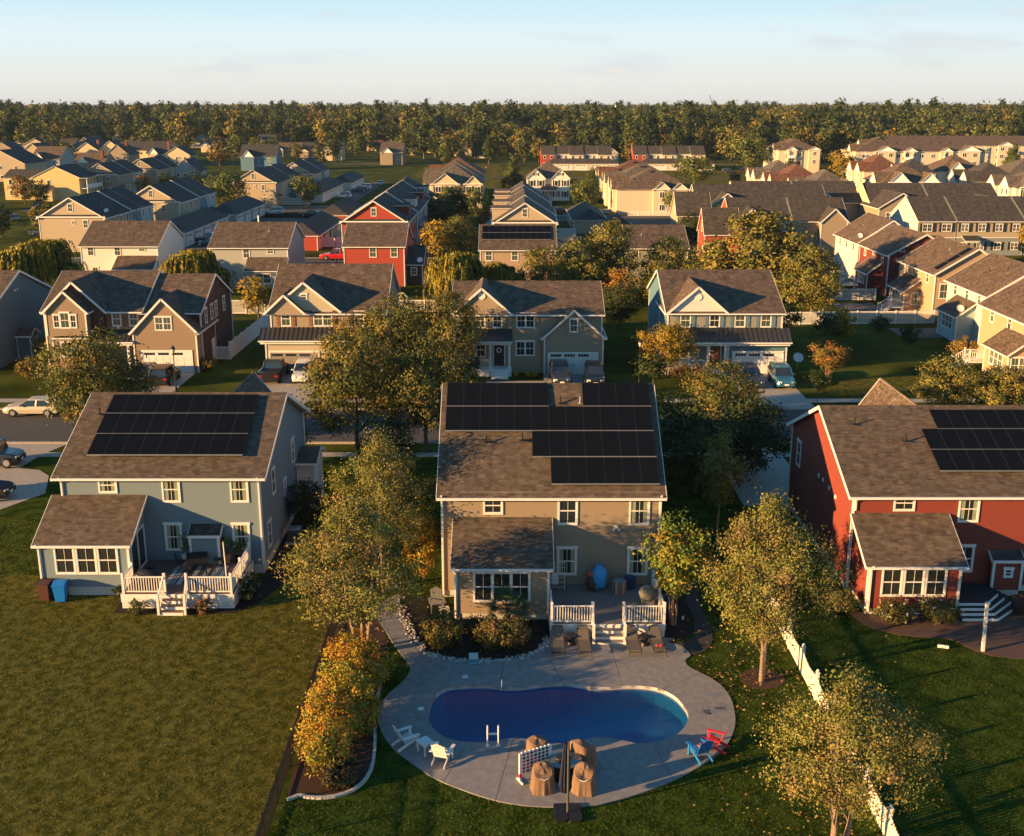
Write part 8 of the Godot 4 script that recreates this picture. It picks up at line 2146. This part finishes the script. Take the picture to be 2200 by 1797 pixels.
func grass() -> void:
	var pool_deck := smooth(pv(DECK))
	var beds: Array[PackedVector2Array] = [pv([-8.7,-53,-5.4,-53,-5.4,-36.2,-8.7,-36.6]), pv([7.4,-57,10.2,-57,10.2,-47.5,7.4,-47.5]), pv([10.4,-45.0,11.2,-44.5,12.1,-44.9,12.3,-45.8,11.4,-46.4,10.5,-46.0]), pv([16.8,-60,16.8,-51.5,19,-49.7,21.3,-49.2,22.0,-48.1,23.5,-47.3,31,-47.2,31,-60]), pv([-20.4,-58,-20.4,-52.2,-14.2,-52.1,-12.4,-56,-12.6,-71,-25,-71,-25,-54.3])]
	var green := [Color(0.13, 0.22, 0.03), Color(0.19, 0.25, 0.035), Color(0.10, 0.18, 0.028), Color(0.24, 0.24, 0.05)]
	var dry := [Color(0.32, 0.29, 0.075), Color(0.24, 0.25, 0.06), Color(0.37, 0.31, 0.09), Color(0.19, 0.23, 0.05)]
	var ok := func(x: float, z: float) -> bool:
		var p := Vector2(x, z)
		if x > -8.6 and x < 10 and Geometry2D.is_point_in_polygon(p, pool_deck): return false
		for b in beds:
			if Geometry2D.is_point_in_polygon(p, b): return false
		return free_spot(x, z, 0.1)
	var mid := func() -> Vector3:
		var z := -lerpf(30.0, 58.0, pow(R.randf(), 1.2)); var x := R.randf_range(-8.6, 13.2)
		return Vector3(x, 0, z) if ok.call(x, z) else Vector3(0, INF, 0)
	tufts("grass", mid, 60000, green, 0.5, 5)
	var rgt := func() -> Vector3:
		var z := -lerpf(30.0, 56.0, pow(R.randf(), 1.2)); var x := R.randf_range(13.3, 27.0)
		return Vector3(x, 0, z) if ok.call(x, z) else Vector3(0, INF, 0)
	tufts("grass", rgt, 50000, green, 0.45, 6)
	var lft := func() -> Vector3:
		var z := -lerpf(30.0, 66.0, pow(R.randf(), 1.2)); var x := R.randf_range(-33.0, -8.8)
		return Vector3(x, 0, z) if ok.call(x, z) else Vector3(0, INF, 0)
	tufts("dry_grass", lft, 70000, dry, 0.42, 7)
	# fallen leaves
	var lf := MB.new(); lf.quad(Vector3(-0.035, 0.02, 0.02), Vector3(0.035, 0.03, 0.02), Vector3(0.03, 0.05, -0.03), Vector3(-0.03, 0.03, -0.03))
	var drop := func() -> Vector3:
		var c: Array = [[11.3, -46.5, 2.2, 2.6], [11.3, -35, 2.0, 2.5], [-6.8, -49, 2.0, 2.5], [8.5, -45, 2.0, 2.5]][R.randi() % 4]
		var p := Vector2(c[0] + R.randfn() * c[2], c[1] + R.randfn() * c[3])
		return Vector3(p.x, 0.05, p.y) if not Geometry2D.is_point_in_polygon(p, pool_deck) else Vector3(0, INF, 0)
	scatter("fallen_leaves", lf.mesh(), M.leaf, drop, 1500, [Color(0.35, 0.19, 0.08), Color(0.28, 0.13, 0.06), Color(0.40, 0.27, 0.1)], 0.7, 1.5, 0.3)

# ---------------------------------------------------------------- vehicles, lamps, far landmarks
func loft(b: MB, secs: Array) -> void:
	# sections [z, half width, y low, y high]
	var P := []
	for s in secs:
		var w: float = s[1]; var lo: float = s[2]; var hi: float = s[3]; var z: float = s[0]
		var mid := lerpf(lo, hi, 0.55)
		P.append([Vector3(-w * 0.92, lo, z), Vector3(-w, mid, z), Vector3(-w * 0.93, hi - 0.05, z), Vector3(-w * 0.8, hi, z), Vector3(w * 0.8, hi, z), Vector3(w * 0.93, hi - 0.05, z), Vector3(w, mid, z), Vector3(w * 0.92, lo, z)])
	for i in P.size() - 1:
		for j in 8:
			var k := (j + 1) % 8
			b.quad(P[i][k], P[i][j], P[i + 1][j], P[i + 1][k])
	for e in [0, P.size() - 1]:
		for j in range(1, 7):
			if e: b.tri(P[e][0], P[e][j + 1], P[e][j])
			else: b.tri(P[e][0], P[e][j], P[e][j + 1])

# front of the car towards +Z
func car(label: String, at: Vector3, a: float, kind: String, paint: Material, called := "parked_car", cat := "car") -> void:
	var o := thing(called, label, cat, at)
	o.rotation.y = a
	var key := "car_" + kind
	if not cache.has(key):
		var body := MB.new(); var gl := MB.new(); var top := MB.new()
		var L := 2.35; var w := 0.92; var belt := 0.92; var rf := 1.42
		var front := 1.0; var fr2 := 0.25; var back2 := -1.35; var back := -2.0
		if kind == "suv": L = 2.4; belt = 1.05; rf = 1.72; back2 = -1.95; back = -2.25
		elif kind == "pickup": L = 2.85; w = 1.0; belt = 1.12; rf = 1.85; front = 1.15; fr2 = 0.55; back2 = -0.55; back = -0.75
		elif kind == "jeep": L = 2.05; w = 0.9; belt = 1.15; rf = 1.82; front = 0.75; fr2 = 0.55; back2 = -1.8; back = -1.9
		loft(body, [[-L, w * 0.86, 0.42, belt * 0.86], [-L + 0.12, w * 0.96, 0.3, belt * 0.97], [-L * 0.55, w, 0.28, belt], [0.0, w, 0.28, belt], [front, w, 0.28, belt * 0.97], [L - 0.45, w * 0.97, 0.28, belt * 0.88], [L - 0.1, w * 0.88, 0.3, belt * 0.78], [L, w * 0.78, 0.38, belt * 0.66]])
		var wt := w * 0.74
		var A := [Vector3(-w * 0.9, belt - 0.02, front), Vector3(w * 0.9, belt - 0.02, front), Vector3(wt, rf - 0.05, fr2), Vector3(-wt, rf - 0.05, fr2)]
		var B := [Vector3(-w * 0.9, belt - 0.02, back), Vector3(w * 0.9, belt - 0.02, back), Vector3(wt, rf - 0.05, back2), Vector3(-wt, rf - 0.05, back2)]
		gl.quad(A[0], A[1], A[2], A[3]); gl.quad(B[1], B[0], B[3], B[2]); gl.quad(A[1], B[1], B[2], A[2]); gl.quad(B[0], A[0], A[3], B[3])
		loft(top, [[back2 - 0.05, wt + 0.03, rf - 0.09, rf - 0.03], [lerpf(back2, fr2, 0.3), wt + 0.05, rf - 0.09, rf + 0.02], [lerpf(back2, fr2, 0.8), wt + 0.05, rf - 0.09, rf + 0.02], [fr2 + 0.08, wt + 0.02, rf - 0.1, rf - 0.04]])
		for sx in [0, 1]:
			top.beam(A[sx], A[3 - sx] if sx == 0 else A[2], 0.07, 0.06); top.beam(B[sx], B[3] if sx == 0 else B[2], 0.1, 0.1)
			var m0: Vector3 = (A[sx] + B[sx]) * 0.5; var m1: Vector3 = (A[3 - sx] + B[3 - sx]) * 0.5
			top.beam(m0, m1, 0.09, 0.05)
		if kind == "pickup":
			var bed := MB.new()
			bed.quad(Vector3(-0.8, belt + 0.004, -2.7), Vector3(-0.8, belt + 0.004, -0.85), Vector3(0.8, belt + 0.004, -0.85), Vector3(0.8, belt + 0.004, -2.7))
			for sx in [-0.92, 0.92]: body.box(Vector3(sx - 0.06, belt - 0.1, -2.75), Vector3(sx + 0.06, belt + 0.1, -0.7))
			body.box(Vector3(-0.86, belt - 0.1, -2.82), Vector3(0.86, belt + 0.1, -2.72))
			cache[key + "bed"] = bed.mesh()
		var ty := MB.new(); ty.tube([Vector3(-0.11, 0, 0), Vector3(-0.09, 0, 0), Vector3(0.09, 0, 0), Vector3(0.11, 0, 0)], [0.3, 0.34, 0.34, 0.3], 16)
		var ri := MB.new(); ri.tube([Vector3(-0.115, 0, 0), Vector3(0.115, 0, 0)], [0.2, 0.2], 12)
		var hl := MB.new(); hl.obox(Transform3D(), Vector3(0.34, 0.14, 0.1))
		var pl := MB.new(); pl.obox(Transform3D(), Vector3(0.4, 0.13, 0.02))
		var mi := MB.new(); mi.blob(Vector3.ZERO, Vector3(0.12, 0.08, 0.06), 7, 4)
		cache[key] = [body.mesh(), gl.mesh(), top.mesh(), ty.mesh(), ri.mesh(), hl.mesh(), pl.mesh(), mi.mesh(), L, w, belt, front]
	var m: Array = cache[key]
	var L: float = m[8]; var w: float = m[9]; var belt: float = m[10]
	put(o, "body", m[0], paint)
	put(o, "window_glass", m[1], M.glass)
	put(o, "roof", m[2], paint)
	if kind == "pickup": put(o, "cargo_bed", cache[key + "bed"], M.black)
	for q in [[-w + 0.1, -L * 0.6], [w - 0.1, -L * 0.6], [-w + 0.1, L * 0.62], [w - 0.1, L * 0.62]]:
		var s := 1.15 if kind in ["pickup", "jeep", "suv"] else 1.0
		var t := put(o, "wheel", m[3], M.black, Transform3D(Basis().scaled(Vector3.ONE * s), Vector3(q[0], 0.34 * s, q[1])))
		put(t, "rim", m[4], M.rail)
	for sg in [-1.0, 1.0]:
		put(o, "headlight", m[5], mat("headlight", lin(0.6, 0.6, 0.58), 0.15), Transform3D(Basis(Vector3.UP, sg * 0.35), Vector3(sg * w * 0.66, belt * 0.68, L - 0.08)))
		put(o, "tail_light", m[5], mat("tail_light", lin(0.35, 0.01, 0.01), 0.3), Transform3D(Basis(), Vector3(sg * w * 0.74, belt * 0.78, -L + 0.03)))
		put(o, "mirror", m[7], paint, Transform3D(Basis(), Vector3(sg * (w + 0.06), belt + 0.06, float(m[11]) - 0.2)))
	put(o, "number_plate", m[6], M.white_far, Transform3D(Basis(), Vector3(0, 0.5, L + 0.0)))

func paint(id: String, r: float, g: float, b: float) -> StandardMaterial3D:
	return mat("paint_" + id, lin(r, g, b), 0.3, {"coat": 0.8})

func street_lamp(label: String, at: Vector3) -> void:
	var o := thing("street_lamp", label, "street lamp", at, "black lantern street lamps")
	var b := MB.new(); b.tube([Vector3.ZERO, Vector3(0, 0.5, 0), Vector3(0, 0.55, 0), Vector3(0, 3.6, 0)], [0.11, 0.1, 0.055, 0.045], 8); put(o, "pole", b, M.black)
	b = MB.new(); b.lathe([Vector2(0.1, 3.6), Vector2(0.2, 4.0), Vector2(0.0, 4.0)], Vector3.ZERO, 8); put(o, "lantern_glass", b, mat("lamp_glass", lin(0.5, 0.48, 0.42), 0.3))
	b = MB.new(); b.lathe([Vector2(0.24, 4.0), Vector2(0.12, 4.2), Vector2(0.03, 4.32), Vector2(0, 4.42)], Vector3.ZERO, 8); b.tube([Vector3(0, 3.52, 0), Vector3(0, 3.62, 0)], [0.1, 0.13], 8); put(o, "lantern_cap", b, M.black)

func vehicles() -> void:
	var blk := paint("black", 0.01, 0.01, 0.012); var wht := paint("white", 0.62, 0.61, 0.58); var navy := paint("navy", 0.012, 0.03, 0.07); var teal := paint("teal", 0.025, 0.11, 0.16); var red := paint("red", 0.42, 0.02, 0.015); var slv := paint("silver", 0.3, 0.31, 0.32); var char_ := paint("charcoal", 0.03, 0.032, 0.035); var crm := paint("cream", 0.5, 0.44, 0.34); var mar := paint("maroon", 0.13, 0.015, 0.02)
	car("black pickup truck parked tail outwards before the curtained garage", Vector3(-22.5, 0.03, -103.0), PI, "pickup", blk, "pickup_truck", "pickup truck")
	car("white crossover facing the street before the curtained garage", Vector3(-19.6, 0.03, -102.6), 0.03, "suv", wht)
	car("black estate car under the tree before the taupe house garage", Vector3(-32.4, 0.03, -101.5), PI, "suv", blk)
	car("dark grey car beside the black one before the taupe house garage", Vector3(-34.8, 0.03, -102.5), 0.0, "sedan", char_)
	car("dark green off-road car before the left half of the white garage", Vector3(4.5, 0.03, -101.7), 0.04, "suv", char_)
	car("black off-road car before the right half of the white garage", Vector3(7.7, 0.03, -101.4), -0.03, "suv", blk)
	car("navy blue car on the left side of the slate blue house drive", Vector3(22.0, 0.03, -100.6), 0.05, "suv", navy)
	car("teal blue car on the right side of the slate blue house drive", Vector3(25.0, 0.03, -100.7), -0.03, "suv", teal)
	car("cream white saloon parked at the kerb on the left of the street", Vector3(-40.0, 0.03, -90.2), -PI / 2, "sedan", crm)
	car("black off-road car with spare wheel at the left edge of the picture", Vector3(-37.3, 0.03, -76.6), PI / 2, "jeep", blk)
	car("dark car under a cover at the left edge of the picture", Vector3(-35.4, 0.03, -69.6), PI / 2, "suv", mat("car_cover", lin(0.03, 0.033, 0.036), 0.85))
	car("red pickup truck seen between the pale grey and bright red houses", Vector3(-29.2, 0.03, -187.0), -PI / 2, "pickup", red, "pickup_truck", "pickup truck")
	car("white off-road car parked by the lone maple", Vector3(-56.2, 0.03, -267.0), -PI / 2, "suv", wht)
	car("dark car at the right of the parking court by the maple", Vector3(-46.8, 0.03, -262.0), -PI / 2, "sedan", char_)
	car("white estate car in front of the white garages", Vector3(-46.8, 0.03, -314.0), -PI / 2, "suv", wht)
	car("dark blue car behind the white estate car at the garages", Vector3(-45.2, 0.03, -337.0), -PI / 2, "suv", navy)
	car("white car beyond the dark blue one at the garages", Vector3(-45.3, 0.03, -347.0), -PI / 2, "suv", wht)
	car("silver car farthest up the garage lane", Vector3(-42.2, 0.03, -366.0), 0.0, "sedan", slv)
	car("maroon saloon beside the cream gabled row", Vector3(11.6, 0.03, -270.0), PI / 2, "sedan", mar)
	car("dark green saloon before the ivory porch fence", Vector3(22.6, 0.03, -264.0), PI / 2, "sedan", char_)
	car("dark pickup before the teal roofed garage row", Vector3(-56.6, 0.03, -211.0), -PI / 2, "pickup", char_, "pickup_truck", "pickup truck")
	car("dark saloon beside the dark pickup at the teal roofed garages", Vector3(-55.6, 0.03, -206.0), -PI / 2, "sedan", char_)
	car("grey saloon on the side street at the far left", Vector3(-111.0, 0.03, -252.0), 0.5, "sedan", char_)
	car("silver saloon at the corner of the nearest beige terrace", Vector3(-93.5, 0.03, -223.5), PI / 2, "sedan", slv)
	car("dark off-road car before the yellow house", Vector3(-117.0, 0.03, -279.0), 0.2, "suv", navy)
	car("tiny silver car on the road by the field", Vector3(62.0, 0.03, -498.0), PI / 2, "sedan", slv)
	car("small white car at the crossroads in the middle distance", Vector3(-14.0, 0.03, -545.0), PI / 2, "sedan", wht)
	car("dark car at the corner of the three storey apartments", Vector3(82.0, 0.03, -432.0), PI / 2, "suv", char_)
	street_lamp("black lantern lamp before the taupe house garage", Vector3(-30.3, 0, -97.7))
	street_lamp("black lantern lamp left of the amber myrtle", Vector3(11.8, 0, -100.6))
	street_lamp("black lantern lamp beside the red pickup truck", Vector3(-28.9, 0, -183.5))
	for q in [[-9.0, -400.0, "left of the cypress"], [19.5, -395.0, "right of the white twin house"], [82.5, -385.0, "by the dark roofed townhouses"], [52.0, -470.0, "between the two long rows"], [-51.5, -280.0, "beside the lone maple"]]:
		street_lamp("thin black lamp on the field " + q[2] if q[1] < -300 else "thin black lamp on the grass " + q[2], Vector3(q[0], 0, q[1]))
	# ground dish, climbing dome, toys
	var o := thing("satellite_dish", "white satellite dish on a stake right of the slate blue house", "satellite dish", Vector3(28.0, 0, -106.9))
	var b := MB.new(); b.lathe([Vector2(0.0, 0.0), Vector2(0.28, 0.04), Vector2(0.5, 0.12)], Vector3.ZERO, 18); put(o, "dish", b, M.white, Transform3D(Basis(Vector3.RIGHT, 0.95), Vector3(0, 1.15, 0.1)))
	b = MB.new(); b.tube([Vector3.ZERO, Vector3(0, 1.1, 0)], [0.04, 0.04], 6); put(o, "stake", b, M.rail)
	o = thing("climbing_dome", "yellow climbing dome on the lawn behind the tan shuttered house", "climbing frame", Vector3(-14.6, 0, -144.5))
	b = MB.new()
	for k in 6:
		var a := TAU * k / 6; var a2 := TAU * (k + 0.5) / 6; var a3 := TAU * (k + 1) / 6
		var p0 := Vector3(cos(a) * 1.3, 0, sin(a) * 1.3); var p1 := Vector3(cos(a2) * 1.05, 0.8, sin(a2) * 1.05); var p2 := Vector3(cos(a3) * 1.3, 0, sin(a3) * 1.3); var p3 := Vector3(cos(a) * 0.55, 1.3, sin(a) * 0.55); var p4 := Vector3(cos(a3) * 0.55, 1.3, sin(a3) * 0.55)
		for q in [[p0, p1], [p1, p2], [p1, p3], [p1, p4], [p3, p4]]: b.tube(q, [0.04, 0.04], 5)
	put(o, "frame", b, mat("dome_yellow", lin(0.55, 0.48, 0.2), 0.5))
	o = thing("toy_slide", "small coloured toy slide behind the bright red house", "toy", Vector3(-17.0, 0, -156.2))
	b = MB.new(); b.box(Vector3(-0.4, 0, -0.4), Vector3(0.4, 0.9, 0.4)); put(o, "tower", b, mat("toy_teal", lin(0.08, 0.3, 0.32), 0.5))
	b = MB.new(); b.beam(Vector3(0, 0.85, 0.4), Vector3(0, 0.05, 1.7), 0.5, 0.06); put(o, "slide", b, mat("toy_pink", lin(0.5, 0.12, 0.14), 0.5))
	# far landmarks
	o = thing("church_steeple", "tiny white church steeple above the middle of the woods", "church", Vector3(84.0, 0, -940.0))
	b = MB.new(); b.box(Vector3(-4, 0, -4), Vector3(4, 14, 4)); put(o, "tower", b, M.white_far)
	b = MB.new()
	for q in [[-2.5, 2.5], [2.5, 2.5], [2.5, -2.5], [-2.5, -2.5]]: pass
	b.lathe([Vector2(2.6, 14), Vector2(2.2, 16.5), Vector2(0.15, 25)], Vector3.ZERO, 8); put(o, "spire", b, M.white_far)
	o = thing("tower_crane", "thin lattice crane standing on the far skyline", "crane", Vector3(500.0, 0, -2900.0))
	b = MB.new(); b.beam(Vector3.ZERO, Vector3(0, 30, 0), 2.0, 2.0); put(o, "mast", b, M.black)
	b = MB.new(); b.beam(Vector3(0, 27, 0), Vector3(-7, 47, 0), 1.3, 1.3); put(o, "jib", b, M.black)

func roads() -> void:
	M.field = mat("field_grass", lin(0.26, 0.225, 0.05), 0.95, {"tex": T.grass, "size": 9.0, "tri": true, "det": T.lawnp, "dsize": 40.0, "spec": 0.1})
	rects("field", [[-36, -500, -4, -405], [-4, -450, 92, -372], [80, -560, 112, -470], [-24, -398, 22, -350], [3, -345, 24, -325]], 0.012, M.field)
	rects("road", [[-300, -503, 110, -496], [-22, -404, 92, -400.5], [-46.8, -380, -41.8, -180], [-120, -285, -40, -274], [-62, -274, -46, -258], [10, -262, 80, -250], [22, -250, 36, -244], [-140, -187.5, 60, -181], [-58.6, -272, -46, -200], [12, -280, 24, -262], [92, -470, 112, -446]], 0.02, M.asphalt)
	rects("sidewalk", [[-120, -288, -40, -286.4], [-140, -189.6, 60, -188.4], [10, -264.2, 80, -263], [-6, -200, -4.6, -290]], 0.024, M.walk)
	rects("gravel_patio", [[43.6, -127.6, 50.0, -122.2], [41.6, -144.5, 47.0, -137.5]], 0.02, mat("gravel", lin(0.27, 0.25, 0.24), 0.95, {"tex": T.speck, "size": 0.8, "tri": true}))
	var mb := MB.new(); mb.poly(smooth(pv([27.5,-97.5,33,-96.6,46,-97.2,46.5,-104.5,39,-104.0,30,-101.8])), 0.016, 0.01); struct("dry_lawn", mb, M.lawn_dry)
	rects("field", [[24.5, -265.0, 45, -263.0]], 0.026, M.field)
	vinyl_fence("low white porch fence before the ivory brown roofed townhouses", Vector3(27.0, 0, -262.6), Vector3(37.0, 0, -262.6), 1.1)
	vinyl_fence("tall white yard fence right of the cream gabled row, nearest", Vector3(8.2, 0, -190.0), Vector3(13.0, 0, -190.0), 1.8, true)
	vinyl_fence("tall white yard fence right of the cream gabled row, second", Vector3(8.2, 0, -205.0), Vector3(12.6, 0, -205.0), 1.8, true)
	vinyl_fence("tall white yard fence right of the cream gabled row, third", Vector3(8.2, 0, -219.0), Vector3(12.4, 0, -219.0), 1.8, true)
	vinyl_fence("white yard fence between the red ended garage and the red terrace", Vector3(-34.2, 0, -204.0), Vector3(-28.8, 0, -204.0), 1.8, true)
	vinyl_fence("white yard fence farther back beside the red terrace", Vector3(-34.2, 0, -215.0), Vector3(-28.8, 0, -215.0), 1.8, true)
	vinyl_fence("white yard fence at the foot of the tan terrace by the maple", Vector3(-59.0, 0, -292.0), Vector3(-52.0, 0, -292.0), 1.8, true)
	vinyl_fence("long white fence between the terraces and the slate cottage", Vector3(-106.0, 0, -352.0), Vector3(-84.0, 0, -352.0), 1.8, true)

func _ready() -> void:
	world()
	textures()
	materials()
	plant_materials()
	ground_mats()
	ground()
	near_houses()
	fences()
	props()
	second_row()
	townhouses()
	roads()
	vehicles()
	trees()
	woods()
	grass()
